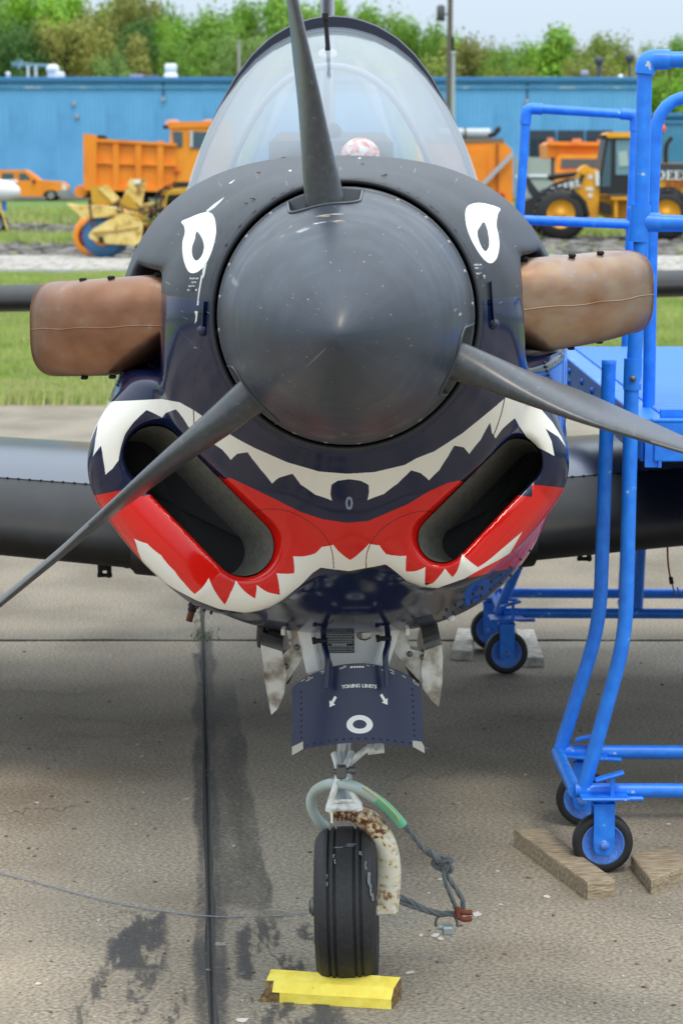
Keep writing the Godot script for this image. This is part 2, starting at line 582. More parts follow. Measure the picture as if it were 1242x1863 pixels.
func nose(x: float, y: float, q: float) -> float:
	var s: PackedFloat32Array = TAB[clampi(int((q - Q0) / DQ + 0.5), 0, 1499)]
	var dx := x - s[5]
	var dy := y - s[1]
	var yb := dy / (s[2] - s[1]) if dy > 0.0 else dy / (s[1] - s[3])
	var n := s[4]
	var w := pow(pow(absf(dx) / s[0], n) + pow(absf(yb), n), 1.0 / n)
	var d := (w - 1.0) / maxf(w, 0.2) * sqrt(dx * dx + dy * dy) if w > 0.3 else -0.12
	d *= 0.85
	if q < 4.42:
		# front face round the spinner
		d = smax(d, 4.312 - q, 0.022)
	if y < 1.5:
		var p := Vector2(x, y)
		for L in LOBES:
			var pa: Vector2 = p - L.a
			var h := clampf(pa.dot(L.ab) / L.l2, 0.0, 1.0)
			var e: float = (pa - L.ab * h).length()
			if e > 0.32:
				continue
			var front: float = lerpf(L.qa, L.qb, h)
			# cheek: a rounded tube end that leans back with distance from the centre line
			var hr: float = pa.dot(L.ab) / L.l2
			var outward: float = clampf(pa.cross(L.ab) * L.out * 14.0 / sqrt(L.l2) + 0.5, 0.0, 1.0)
			var bl: float = L.bulge * outward * cos(clampf((hr - 0.5) * 1.5, -1.57, 1.57))
			var rr: float = 0.066 + bl * 0.9
			var wx: float = e - L.R - bl + rr
			var wz := front - q + rr
			var cd := minf(maxf(wx, wz), 0.0) + Vector2(maxf(wx, 0.0), maxf(wz, 0.0)).length() - rr
			# the cheek melts into the fuselage further back
			cd += maxf(0.0, q - 4.80) * 0.42
			d = smin(d, cd, 0.075)
		for L in LOBES:
			var pa: Vector2 = p - L.a
			var h := clampf(pa.dot(L.ab) / L.l2, 0.0, 1.0)
			var front: float = lerpf(L.qa, L.qb, h)
			var deep := q - front
			if deep > -0.12 and deep < 0.40:
				var dr: Vector2 = L.drift * maxf(deep, 0.0)
				pa = p - L.a - dr
				h = clampf(pa.dot(L.ab) / L.l2, 0.0, 1.0)
				var e: float = (pa - L.ab * h).length() - L.r
				d = smax(d, -maxf(e, deep - 0.20), 0.020)
	# recess behind the spinner
	if q < 4.46:
		var r := Vector2(x - 0.008, y - 1.489).length()
		d = smax(d, -maxf(r - 0.2405, q - 4.42), 0.008)
	# nose gear bay
	if y < 1.0 and q > 4.7:
		d = maxf(d, -maxf(maxf(absf(x - 0.008) - 0.125, 4.90 - q), maxf(y - 0.97, q - 6.0)))
	# openings round the exhaust stubs
	if q > 4.4 and q < 5.0 and absf(y - 1.46) < 0.25 and absf(x) > 0.3:
		var ey := 1.458 if x < 0.0 else 1.486
		var eq := Vector2(maxf(absf(y - ey) - 0.058, 0.0), maxf(absf(q - 4.70) - 0.17, 0.0)).length() - 0.040
		d = smax(d, -maxf(eq, 0.350 - absf(x)), 0.022)
	return d

func nose_hit(px: float, py: float) -> Vector3:
	var o := Vector3(0, EYE, 0)
	var r := ray(px, py)
	var t := 4.0
	var best := 9.0
	var at_best := o
	for i in 160:
		var p := o + r * t
		var d := nose(p.x, p.y, -p.z)
		if d < best:
			best = d
			at_best = p
		if d < 0.0008:
			break
		t += maxf(absf(d) * 0.7, 0.001)
		if t > 5.6:
			break
	return at_best

const UX0 := -0.62
const UY0 := 1.86
const UW := 1.26
const UH := 1.14

func nose_uv(p: Vector3) -> Vector2:
	return Vector2((p.x - UX0) / UW, (UY0 - p.y) / UH)

func nose_mesh() -> ArrayMesh:
	var h := 0.0085
	var lo := Vector3(-0.66, 0.70, 4.27)
	var S := 4
	var bx := 39
	var by := 34
	var bq := 38
	var nx := bx * S + 1
	var ny := by * S + 1
	var nq := bq * S + 1
	var field := PackedFloat32Array()
	field.resize(nx * ny * nq)
	field.fill(99.0)
	var ids := PackedInt32Array()
	ids.resize(nx * ny * nq)
	ids.fill(-1)
	var blocks := []
	var half := h * S * 0.5
	for k in bq:
		for j in by:
			for i in bx:
				var c := lo + Vector3(i * S * h + half, j * S * h + half, k * S * h + half)
				if absf(nose(c.x, c.y, c.z)) < half * 2.3:
					blocks.append(Vector3i(i * S, j * S, k * S))
	var sy := nx
	var sq := nx * ny
	var verts := PackedVector3Array()
	var norms := PackedVector3Array()
	var uvs := PackedVector2Array()
	var cells := []
	var corner := [0, 1, sy, sy + 1, sq, sq + 1, sq + sy, sq + sy + 1]
	for b in blocks:
		for k in range(b.z, b.z + S + 1):
			for j in range(b.y, b.y + S + 1):
				var base: int = k * sq + j * sy
				for i in range(b.x, b.x + S + 1):
					if field[base + i] > 50.0:
						field[base + i] = nose(lo.x + i * h, lo.y + j * h, lo.z + k * h)
		for k in range(b.z, b.z + S):
			for j in range(b.y, b.y + S):
				for i in range(b.x, b.x + S):
					var id: int = k * sq + j * sy + i
					var f0 := field[id]
					var f1 := field[id + 1]
					var f2 := field[id + sy]
					var f3 := field[id + sy + 1]
					var f4 := field[id + sq]
					var f5 := field[id + sq + 1]
					var f6 := field[id + sq + sy]
					var f7 := field[id + sq + sy + 1]
					var m := (1 if f0 < 0 else 0) + (1 if f1 < 0 else 0) + (1 if f2 < 0 else 0) + (1 if f3 < 0 else 0) + (1 if f4 < 0 else 0) + (1 if f5 < 0 else 0) + (1 if f6 < 0 else 0) + (1 if f7 < 0 else 0)
					if m == 0 or m == 8:
						continue
					var p := Vector3.ZERO
					var n := 0
					if (f0 < 0) != (f1 < 0):
						p += Vector3(f0 / (f0 - f1), 0, 0); n += 1
					if (f2 < 0) != (f3 < 0):
						p += Vector3(f2 / (f2 - f3), 1, 0); n += 1
					if (f4 < 0) != (f5 < 0):
						p += Vector3(f4 / (f4 - f5), 0, 1); n += 1
					if (f6 < 0) != (f7 < 0):
						p += Vector3(f6 / (f6 - f7), 1, 1); n += 1
					if (f0 < 0) != (f2 < 0):
						p += Vector3(0, f0 / (f0 - f2), 0); n += 1
					if (f1 < 0) != (f3 < 0):
						p += Vector3(1, f1 / (f1 - f3), 0); n += 1
					if (f4 < 0) != (f6 < 0):
						p += Vector3(0, f4 / (f4 - f6), 1); n += 1
					if (f5 < 0) != (f7 < 0):
						p += Vector3(1, f5 / (f5 - f7), 1); n += 1
					if (f0 < 0) != (f4 < 0):
						p += Vector3(0, 0, f0 / (f0 - f4)); n += 1
					if (f1 < 0) != (f5 < 0):
						p += Vector3(1, 0, f1 / (f1 - f5)); n += 1
					if (f2 < 0) != (f6 < 0):
						p += Vector3(0, 1, f2 / (f2 - f6)); n += 1
					if (f3 < 0) != (f7 < 0):
						p += Vector3(1, 1, f3 / (f3 - f7)); n += 1
					p /= float(n)
					var w := lo + Vector3(i + p.x, j + p.y, k + p.z) * h
					ids[id] = verts.size()
					var wp := Vector3(w.x, w.y, -w.z)
					verts.append(wp)
					uvs.append(nose_uv(wp))
					norms.append(Vector3(f1 + f3 + f5 + f7 - f0 - f2 - f4 - f6, f2 + f3 + f6 + f7 - f0 - f1 - f4 - f5, -(f4 + f5 + f6 + f7 - f0 - f1 - f2 - f3)).normalized())
					cells.append(id)
	# a smoother normal: central differences over a wider step
	for i in verts.size():
		var w := verts[i]
		var e := 0.006
		var g := Vector3(nose(w.x + e, w.y, -w.z) - nose(w.x - e, w.y, -w.z), nose(w.x, w.y + e, -w.z) - nose(w.x, w.y - e, -w.z), -(nose(w.x, w.y, -w.z + e) - nose(w.x, w.y, -w.z - e)))
		if g.length() > 1e-6 and g.normalized().dot(norms[i]) > 0.2:
			norms[i] = g.normalized()
	var idx := PackedInt32Array()
	for id in cells:
		for ax in 3:
			var st: int = [1, sy, sq][ax]
			var u: int = [sy, sq, 1][ax]
			var w: int = [sq, 1, sy][ax]
			var fa := field[id]
			var fb := field[id + st]
			if (fa < 0) == (fb < 0):
				continue
			if id - u - w < 0:
				continue
			var a := ids[id]
			var b2 := ids[id - u]
			var c2 := ids[id - u - w]
			var d2 := ids[id - w]
			if a < 0 or b2 < 0 or c2 < 0 or d2 < 0:
				continue
			if fa < 0:
				idx.append_array(PackedInt32Array([a, b2, c2, a, c2, d2]))
			else:
				idx.append_array(PackedInt32Array([a, c2, b2, a, d2, c2]))
	# wind clockwise from outside, as the normals say
	for t in range(0, idx.size(), 3):
		var fn := (verts[idx[t + 1]] - verts[idx[t]]).cross(verts[idx[t + 2]] - verts[idx[t]])
		if fn.dot(norms[idx[t]] + norms[idx[t + 1]] + norms[idx[t + 2]]) > 0.0:
			var q := idx[t + 1]
			idx[t + 1] = idx[t + 2]
			idx[t + 2] = q
	var arr := []
	arr.resize(Mesh.ARRAY_MAX)
	arr[Mesh.ARRAY_VERTEX] = verts
	arr[Mesh.ARRAY_NORMAL] = norms
	arr[Mesh.ARRAY_TEX_UV] = uvs
	arr[Mesh.ARRAY_INDEX] = idx
	var am := ArrayMesh.new()
	am.add_surface_from_arrays(Mesh.PRIMITIVE_TRIANGLES, arr)
	return am

# ------------------------------------------------------------------ the livery: flat paint on the nose, laid along the aircraft's axis
const TW := 2048
const TH := 1853

func fill_poly(im: Image, pts: PackedVector2Array, c: Color) -> void:
	var ylo := 1e9
	var yhi := -1e9
	for p in pts:
		ylo = minf(ylo, p.y)
		yhi = maxf(yhi, p.y)
	for y in range(maxi(0, int(ylo)), mini(im.get_height(), int(yhi) + 1)):
		var xs := []
		var yy := y + 0.5
		for i in pts.size():
			var a := pts[i]
			var b := pts[(i + 1) % pts.size()]
			if (a.y <= yy) != (b.y <= yy):
				xs.append(a.x + (yy - a.y) / (b.y - a.y) * (b.x - a.x))
		xs.sort()
		for k in range(0, xs.size() - 1, 2):
			var x_a := int(round(xs[k]))
			var x_b := int(round(xs[k + 1]))
			if x_b > x_a:
				im.fill_rect(Rect2i(x_a, y, x_b - x_a, 1), c)

func on_nose(list: Array, smooth := 0) -> PackedVector2Array:
	var flat := PackedVector2Array()
	for i in range(0, list.size(), 2):
		flat.append(Vector2(list[i], list[i + 1]))
	if smooth:
		var sm := PackedVector2Array()
		for i in flat.size():
			var n := flat.size()
			for k in smooth:
				sm.append(flat[i].cubic_interpolate(flat[(i + 1) % n], flat[(i - 1 + n) % n], flat[(i + 2) % n], float(k) / smooth))
		flat = sm
	else:
		# long edges follow the curved skin
		var sm := PackedVector2Array()
		for i in flat.size():
			var b := flat[(i + 1) % flat.size()]
			var n := maxi(1, int(flat[i].distance_to(b) / 14.0))
			for k in n:
				sm.append(flat[i].lerp(b, float(k) / n))
		flat = sm
	var out := PackedVector2Array()
	for p in flat:
		var w := nose_uv(nose_hit(p.x, p.y))
		out.append(Vector2(w.x * TW, w.y * TH))
	return out

func toothed(list: Array, from: int, to: int, bow: float) -> PackedVector2Array:
	# teeth: each straight edge between «from» and «to» is hollowed a little, as a brush cuts it
	var pts := PackedVector2Array()
	for i in range(0, list.size(), 2):
		pts.append(Vector2(list[i], list[i + 1]))
	var area := 0.0
	var n := pts.size()
	for i in n:
		area += pts[i].cross(pts[(i + 1) % n])
	var out := []
	for i in n:
		var a := pts[i]
		var b := pts[(i + 1) % n]
		var l := a.distance_to(b)
		var inward := (b - a).orthogonal().normalized() * (-1.0 if area > 0.0 else 1.0)
		if (b - a).cross(inward) * area < 0.0:
			inward = -inward
		for k in 6:
			var t := k / 6.0
			var p := a.lerp(b, t)
			if i >= from and i < to and l > 9.0:
				p += inward * bow * l * 4.0 * t * (1.0 - t)
			out.append(p.x)
			out.append(p.y)
	return on_nose(out)

func line_on_nose(im: Image, list: Array, w: float, c: Color) -> void:
	var pts := []
	for i in range(0, list.size(), 2):
		pts.append(Vector2(list[i], list[i + 1]))
	var fine := []
	for i in pts.size() - 1:
		for k in 10:
			fine.append(pts[i].cubic_interpolate(pts[i + 1], pts[maxi(i - 1, 0)], pts[mini(i + 2, pts.size() - 1)], k / 10.0))
	fine.append(pts[pts.size() - 1])
	var uvp := []
	for p in fine:
		var q := nose_uv(nose_hit(p.x, p.y))
		uvp.append(Vector2(q.x * TW, q.y * TH))
	for i in uvp.size() - 1:
		var a: Vector2 = uvp[i]
		var b: Vector2 = uvp[i + 1]
		if a.distance_to(b) > 60.0 or a.distance_to(b) < 0.3:
			continue
		var n := (b - a).normalized().orthogonal() * w * 0.5
		var e := (b - a).normalized() * 0.8
		fill_poly(im, PackedVector2Array([a - n - e, a + n - e, b + n + e, b - n + e]), c)

func livery() -> Array:
	var navy := Color(0.058, 0.10, 0.225)
	var top := Color(0.150, 0.166, 0.195)
	var white := Color(0.885, 0.875, 0.845)
	var eye := Color(0.93, 0.94, 0.935)
	var red := Color(0.80, 0.085, 0.055)
	var im := Image.create(TW, TH, false, Image.FORMAT_RGB8)
	im.fill(navy)
	var rough := Image.create(TW / 2, TH / 2, false, Image.FORMAT_RGB8)
	rough.fill(Color(0.12, 0.12, 0.12))
	# anti-glare black above a line that runs along the cowling
	var yl := int((UY0 - 1.517) / UH * TH)
	im.fill_rect(Rect2i(0, 0, TW, yl), top)
	rough.fill_rect(Rect2i(0, 0, TW / 2, yl / 2), Color(0.50, 0.50, 0.50))
	# soft cloudy wear on the matt black
	var fn := FastNoiseLite.new()
	fn.seed = 5
	fn.frequency = 0.012
	fn.fractal_octaves = 5
	for y in range(0, yl, 3):
		for x in range(0, TW, 3):
			var k := fn.get_noise_2d(x * 0.55, y * 1.5)
			var s := fn.get_noise_2d(x * 4.0 + 900.0, y * 0.5)
			var c := top * (1.0 + 0.22 * k + 0.12 * s)
			im.fill_rect(Rect2i(x, y, 3, mini(3, yl - y)), Color(c.r, c.g, c.b))
	# eyes
	for e in [[330, 403, 345, 396, 362, 389, 379, 386, 389, 394, 393, 415, 391, 436, 384, 460, 374, 481, 362, 493, 352, 497, 343, 494, 336, 480, 332, 460, 332, 440, 336, 424, 335, 412],
			[846, 387, 852, 374, 868, 369, 886, 371, 909, 379, 906, 388, 904, 397, 903, 411, 907, 430, 908, 450, 903, 470, 893, 479, 882, 474, 870, 459, 857, 436, 848, 411]]:
		fill_poly(im, on_nose(e, 5), eye)
	fill_poly(im, on_nose([358, 421, 368, 435, 371, 450, 367, 465, 358, 474, 351, 468, 349, 452, 354, 436], 5), top)
	fill_poly(im, on_nose([880, 404, 886, 417, 889, 435, 889, 448, 883, 457, 876, 450, 870, 435, 868, 422, 873, 412], 5), top)
	# red mouth
	fill_poly(im, on_nose([130, 910, 174, 901, 210, 894, 246, 887, 300, 872, 350, 863, 397, 867, 418, 869, 455, 886, 506, 911, 548, 932, 589, 945, 631, 951, 669, 948, 707, 932, 740, 918, 783, 892, 816, 878, 853, 871, 900, 872, 953, 880, 1011, 886, 1050, 890,
		1040, 950, 1000, 1000, 945, 1030, 860, 1050, 780, 1062, 740, 1050, 690, 1022, 637, 1028, 580, 1022, 520, 1075, 440, 1104, 380, 1098, 320, 1066, 262, 1026, 214, 976, 185, 940, 130, 940]), red)
	# white lower jaw with its teeth
	fill_poly(im, toothed([180, 930, 200, 966, 217, 976, 235, 999, 260, 1029, 251, 1003, 244, 980, 268, 989, 293, 1010, 318, 1039, 336, 1062, 354, 1081, 369, 1068, 380, 1051, 389, 1072, 409, 1100, 419, 1079, 429, 1056, 444, 1075, 464, 1089, 467, 1064, 486, 1077, 509, 1082,
		503, 1043, 535, 1043, 533, 1012, 553, 1012, 573, 1007, 585, 995, 606, 991, 619, 1006, 637, 1019, 656, 1004, 671, 989, 690, 992, 702, 1008, 720, 1011, 739, 1011, 738, 1040, 756, 1039, 774, 1031, 773, 1065, 787, 1061, 799, 1048, 809, 1034, 823, 1050, 831, 1039, 840, 1008, 869, 1032, 905, 1005, 950, 967, 927, 1007,
		905, 1020, 883, 1031, 844, 1053, 796, 1070, 766, 1069, 740, 1058, 719, 1040, 702, 1027, 669, 1033, 635, 1039, 606, 1036, 583, 1033, 568, 1043, 548, 1064, 518, 1089, 489, 1107, 455, 1114, 444, 1115, 398, 1108, 356, 1092, 318, 1072, 272, 1044, 251, 1028, 218, 987, 190, 950], 2, 49, 0.03), white)
	# white upper lip with its teeth
	fill_poly(im, toothed([150, 745, 191, 731, 234, 729, 293, 726, 327, 732, 352, 746, 377, 763, 404, 781, 431, 798, 463, 815, 522, 841, 581, 858, 631, 862, 681, 859, 736, 846, 757, 834, 790, 821, 841, 788, 883, 754, 900, 740, 922, 721, 945, 724, 962, 732, 984, 745, 1005, 769, 1021, 795, 1030, 815,
		1015, 795, 1001, 786, 992, 780, 1003, 803, 1008, 830, 979, 815, 957, 795, 944, 776, 936, 761, 914, 780, 901, 798, 894, 787, 891, 769, 874, 800, 853, 826, 843, 814, 826, 811, 815, 830, 799, 855, 780, 874, 765, 861, 748, 856, 723, 880, 698, 899, 668, 910, 671, 895, 670, 882, 656, 875, 635, 872, 614, 875, 603, 882, 601, 899, 604, 911, 573, 900, 547, 882, 532, 862, 506, 870, 495, 880,
		473, 853, 458, 834, 450, 823, 431, 826, 420, 837, 404, 818, 380, 803, 353, 788, 343, 777, 331, 758, 320, 745, 301, 752, 295, 760, 267, 746, 243, 769, 228, 790, 220, 815, 216, 838, 205, 853, 192, 864, 188, 836, 184, 811, 169, 831, 174, 798, 178, 771, 167, 798, 157, 827, 140, 830], 31, 99, 0.012), white)
	# the figure 0 on the chin
	fill_poly(im, on_nose([635, 903, 640, 906, 642, 915, 640, 925, 635, 928, 630, 925, 628, 915, 630, 906]), Color(0.5, 0.55, 0.62))
	fill_poly(im, on_nose([635, 908, 637, 910, 638, 915, 637, 921, 635, 923, 633, 921, 632, 915, 633, 910]), navy)
	# panel joints
	var joint := Color(0.02, 0.022, 0.03)
	line_on_nose(im, [300, 573, 340, 572, 400, 570], 5.0, joint)
	line_on_nose(im, [858, 553, 900, 554, 948, 552], 4.0, joint)
	line_on_nose(im, [372, 596, 364, 640, 356, 680, 351, 720, 352, 746, 354, 780], 3.0, joint)
	line_on_nose(im, [300, 575, 330, 605, 366, 640], 3.0, Color(0.16, 0.19, 0.27))
	line_on_nose(im, [918, 722, 912, 750, 904, 775, 894, 800], 3.0, joint)
	line_on_nose(im, [460, 932, 490, 926, 530, 932, 570, 955, 594, 980, 604, 1005, 607, 1034], 2.6, Color(0.42, 0.05, 0.04))
	line_on_nose(im, [802, 936, 770, 930, 735, 938, 700, 958, 678, 982, 667, 1008, 666, 1034], 2.6, Color(0.42, 0.05, 0.04))
	# small stencils beside the latches (too small to read) and the latch holes
	for s in [[345, 505, 18], [348, 512, 10], [343, 519, 14], [341, 526, 6], [355, 526, 5], [862, 480, 16], [864, 486, 9], [864, 496, 12], [864, 503, 5], [878, 500, 6]]:
		for k in int(s[2] / 2.4):
			var x: float = s[0] + k * 2.4
			fill_poly(im, on_nose([x, s[1], x + 1.5, s[1], x + 1.5, s[1] + 3.2, x, s[1] + 3.2]), Color(0.72, 0.74, 0.76))
	fill_poly(im, on_nose([351, 521, 354, 522, 355, 528, 352, 534, 349, 530, 349, 525]), Color(0.01, 0.01, 0.01))
	fill_poly(im, on_nose([874, 497, 877, 499, 878, 505, 875, 510, 872, 507, 872, 500]), Color(0.01, 0.01, 0.01))
	# droppings, scratches and chips
	var pale := Color(0.78, 0.79, 0.78)
	for s in [[374, 384, 388, 372, 408, 358, 404, 364, 390, 378, 378, 386], [372, 478, 376, 480, 372, 500, 369, 508, 368, 495], [366, 500, 369, 501, 364, 528, 361, 548, 359, 546, 362, 524], [359, 547, 362, 548, 361, 556, 358, 556], [354, 566, 360, 566, 358, 584, 354, 590, 356, 576],
			[415, 334, 424, 328, 428, 326, 420, 334], [523, 311, 529, 308, 530, 312], [597, 304, 606, 303, 604, 307], [650, 287, 657, 286, 655, 289], [880, 500, 882, 502, 881, 509], [390, 600, 392, 606, 393, 613, 390, 612], [403, 640, 406, 646, 404, 652]]:
		fill_poly(im, on_nose(s), pale)
	for k in 90:
		var x := rng.randf_range(300, 950)
		var y := rng.randf_range(285, 640)
		if Vector2(x - 629, y - 577).length() < 240:
			continue
		var l := rng.randf_range(1.5, 9.0)
		var dir := Vector2(x - 629, y - 700).normalized() * l
		line_on_nose(im, [x, y, x + dir.x, y + dir.y], rng.randf_range(0.8, 2.2), Color(0.42, 0.44, 0.46).lerp(pale, rng.randf() * 0.5))
	return [im, rough]

# ================================================================== aircraft: parts
func fus_ring(q: float, y_cut: float, n: int, grow := 0.0) -> PackedVector3Array:
	var s := section(q)
	var r := PackedVector3Array()
	for i in n:
		var a := TAU * i / n
		var c := cos(a)
		var d := sin(a)
		var e: float = 2.0 / s[4]
		var x: float = signf(c) * pow(absf(c), e) * (s[0] + grow)
		var yy: float = signf(d) * pow(absf(d), e)
		var y: float = s[1] + (yy * (s[2] - s[1] + grow) if d > 0 else yy * (s[1] - s[3] + grow))
		r.append(Vector3(x0(q) + x, minf(y, y_cut), -q))
	return r

func build_aircraft() -> void:
	make_nose_tables()
	var ac := thing("aircraft", "black and navy propeller aircraft with a white toothed shark mouth and eyes on its nose", "aircraft", Vector3(0, 0, -7))
	# ---- cowling
	var lv := livery()
	var cm := mat("cowling_paint", Color.WHITE, 1.0, 0.0, 0.5)
	cm.albedo_texture = ImageTexture.create_from_image(lv[0])
	cm.roughness_texture = ImageTexture.create_from_image(lv[1])
	cm.texture_repeat = false
	put("engine_cowling", nose_mesh(), cm, ac)
	# ---- fuselage behind it
	var b := MB.new()
	var rings := []
	for i in 40:
		var q := 5.535 + i * 0.2
		rings.append(fus_ring(q, 9.0, 48))
	b.loft(rings, true, false, true, 1)
	part("fuselage", b, M.navy_gloss, ac)
	# nose gear bay lining
	b = MB.new()
	b.box(Vector3(0.008, 0.985, -5.45), Vector3(0.26, 0.01, 1.14))
	for s in [-1, 1]:
		b.box(Vector3(0.008 + s * 0.131, 0.88, -5.45), Vector3(0.008, 0.19, 1.14))
	b.box(Vector3(0.008, 0.88, -6.02), Vector3(0.26, 0.2, 0.01))
	part("gear_bay", b, M.gear_white, ac)
	# engine face behind the spinner gap
	b = MB.new()
	b.lathe(PackedVector2Array([Vector2(0.0, 0), Vector2(0.245, 0.0), Vector2(0.245, 0.02), Vector2(0.0, 0.02)]), frame(Vector3(0.008, 1.489, -4.43), Vector3(0, 0, 1)), 48)
	part("engine_face", b, M.dark, ac)
	# rolled lip of the cowling round the spinner
	b = MB.new()
	var lip := PackedVector3Array()
	for i in 121:
		var a := TAU * i / 120.0
		lip.append(Vector3(0.008 + cos(a) * 0.2440, 1.489 + sin(a) * 0.2440, -4.3215))
	b.tube(lip, 0.0052, 10, false)
	part("cowling_lip", b, mat("lip_paint", Color(0.15, 0.165, 0.195), 0.45), ac)
	build_spinner(ac)
	build_ducts(ac)
	build_exhausts(ac)
	build_canopy(ac)
	build_wings(ac)
	build_nose_gear(ac)
	build_cowl_fittings(ac)

const HUB_Q := 4.30
func spin_frame() -> Transform3D:
	var base := Vector3(0.008, 1.489, -HUB_Q)
	var tip := Vector3(-0.007, 1.486, -3.80)
	return frame(base, tip - base, Vector3(0, 1, 0))

func spin_r(t: float) -> float:
	# t 0 at the rim, 1 at the tip
	var k := 1.0 - pow(t, 1.55)
	return 0.2305 * pow(maxf(k, 0.0), 0.69)

func blade_angle(k: int) -> float:
	return deg_to_rad([99.5, 219.5, 340.0][k])

func build_spinner(ac: Node3D) -> void:
	var xf := spin_frame()
	var L := 0.492
	# angles in the frame: measured so that direction = right*cos + up*sin in the world
	var ex := Vector3(1, 0, 0)
	ex = (ex - xf.basis.y * ex.dot(xf.basis.y)).normalized()
	var ey := Vector3(0, 1, 0)
	ey = (ey - xf.basis.y * ey.dot(xf.basis.y)).normalized()
	var o := xf.origin
	var ax := xf.basis.y
	var half_w := 0.30
	var deep := 0.145
	# grid of the shell with three notches left open
	var angs := []
	var n := 216
	for i in n:
		angs.append(TAU * i / n)
	for k in 3:
		# move the nearest grid lines onto the edges of each notch
		for s in [-1, 1]:
			var e: float = fposmod(blade_angle(k) + s * half_w, TAU)
			var j := int(round(e / TAU * n)) % n
			angs[j] = e
	var ts := []
	for i in 61:
		var t := pow(i / 60.0, 0.9)
		ts.append(t)
	var jn := 0
	for i in ts.size():
		if absf(ts[i] * L - deep) < absf(ts[jn] * L - deep):
			jn = i
	ts[jn] = deep / L
	var b := MB.new()
	var P := func(ai: int, ti: int) -> Vector3:
		var r := spin_r(ts[ti]) if ti < ts.size() - 1 else 0.0
		var a: float = angs[ai % n]
		return o + ax * ts[ti] * L + (ex * cos(a) + ey * sin(a)) * r
	for i in n:
		var mid: float = angs[i] + angle_difference(angs[i], angs[(i + 1) % n]) * 0.5
		for j in ts.size() - 1:
			var open := false
			for k in 3:
				if absf(angle_difference(mid, blade_angle(k))) < half_w and j < jn:
					open = true
			if open:
				continue
			var p0: Vector3 = P.call(i, j)
			var p1: Vector3 = P.call(i + 1, j)
			var p2: Vector3 = P.call(i + 1, j + 1)
			var p3: Vector3 = P.call(i, j + 1)
			var ua := float(i) / n
			var ub := float(i + 1) / n
			b.tri(p0, p1, p2, 1, Vector2(ua, ts[j]), Vector2(ub, ts[j]), Vector2(ub, ts[j + 1]))
			if j < ts.size() - 2:
				b.tri(p0, p2, p3, 1, Vector2(ua, ts[j]), Vector2(ub, ts[j + 1]), Vector2(ua, ts[j + 1]))
	b.fix(0)
	var sp := part("spinner", b, spinner_shell(), ac)
	# turned-in lips round the notches
	for k in 3:
		var m := MB.new()
		var ca := blade_angle(k)
		var path := []
		var Q := func(da: float, t: float, r_less: float) -> Vector3:
			var a := ca + da
			return o + ax * t + (ex * cos(a) + ey * sin(a)) * (spin_r(t / L) - r_less)
		var corners := []
		for s in 9:
			corners.append([-half_w, (deep - 0.03) * s / 8.0])
		for s in range(1, 5):
			var q := PI / 2 * s / 5.0
			corners.append([-half_w + 0.16 * (1.0 - cos(q)), deep - 0.03 + 0.03 * sin(q)])
		for s in 9:
			corners.append([lerpf(-half_w + 0.16, half_w - 0.16, s / 8.0), deep])
		for s in range(1, 5):
			var q := PI / 2 * (1.0 - s / 5.0)
			corners.append([half_w - 0.16 * (1.0 - cos(q)), deep - 0.03 + 0.03 * sin(q)])
		for s in 9:
			corners.append([half_w, (deep - 0.03) * (1.0 - s / 8.0)])
		var ra := PackedVector3Array()
		for c in corners:
			ra.append(Q.call(c[0], c[1], -0.0012))
		m.tube(ra, 0.0026, 6)
		# the wall that runs inward from the edge
		for i in corners.size() - 1:
			var c0: Array = corners[i]
			var c1: Array = corners[i + 1]
			m.quad(Q.call(c0[0], c0[1], 0.0), Q.call(c1[0], c1[1], 0.0), Q.call(c1[0], c1[1], 0.035), Q.call(c0[0], c0[1], 0.035), 1)
		# small gussets fill the rounded corners of the cut-out
		for sgn in [-1, 1]:
			for s in range(0, 5):
				var q0 := PI / 2 * s / 5.0
				var q1 := PI / 2 * (s + 1) / 5.0
				m.tri(Q.call(sgn * half_w, deep, 0.0), Q.call(sgn * (half_w - 0.16 * (1.0 - cos(q0))), deep - 0.03 + 0.03 * sin(q0), 0.0), Q.call(sgn * (half_w - 0.16 * (1.0 - cos(q1))), deep - 0.03 + 0.03 * sin(q1), 0.0), 2)
		part("cutout_lip", m, M.spinner_paint, sp)
	# backplate, hub and screws
	var h := MB.new()
	h.lathe(PackedVector2Array([Vector2(0.0, -0.02), Vector2(0.2325, -0.02), Vector2(0.2340, -0.012), Vector2(0.2335, 0.006), Vector2(0.2295, 0.008), Vector2(0.0, 0.008)]), xf, 96)
	part("backplate", h, M.spinner_paint, sp)
	h = MB.new()
	h.lathe(PackedVector2Array([Vector2(0.0, 0.02), Vector2(0.13, 0.02), Vector2(0.135, 0.1), Vector2(0.10, 0.2), Vector2(0.0, 0.22)]), xf, 32)
	part("hub", h, M.dark, sp)
	var sc := MB.new()
	sc.lathe(PackedVector2Array([Vector2(0.0001, 0.0022), Vector2(0.0030, 0.0020), Vector2(0.0046, 0.0004), Vector2(0.0046, -0.003)]), Transform3D(), 10, false)
	var sm := sc.mesh()
	for i in 24:
		var a := TAU * (i + 0.4) / 24.0
		var skip := false
		for k in 3:
			if absf(angle_difference(a, blade_angle(k))) < half_w + 0.04:
				skip = true
		if skip:
			continue
		var s := put("screw", sm, M.screw_metal, sp)
		var d := ex * cos(a) + ey * sin(a)
		s.transform = frame(o + ax * 0.018 + d * (spin_r(0.018 / L) + 0.0005) - origin_of(sp), d)
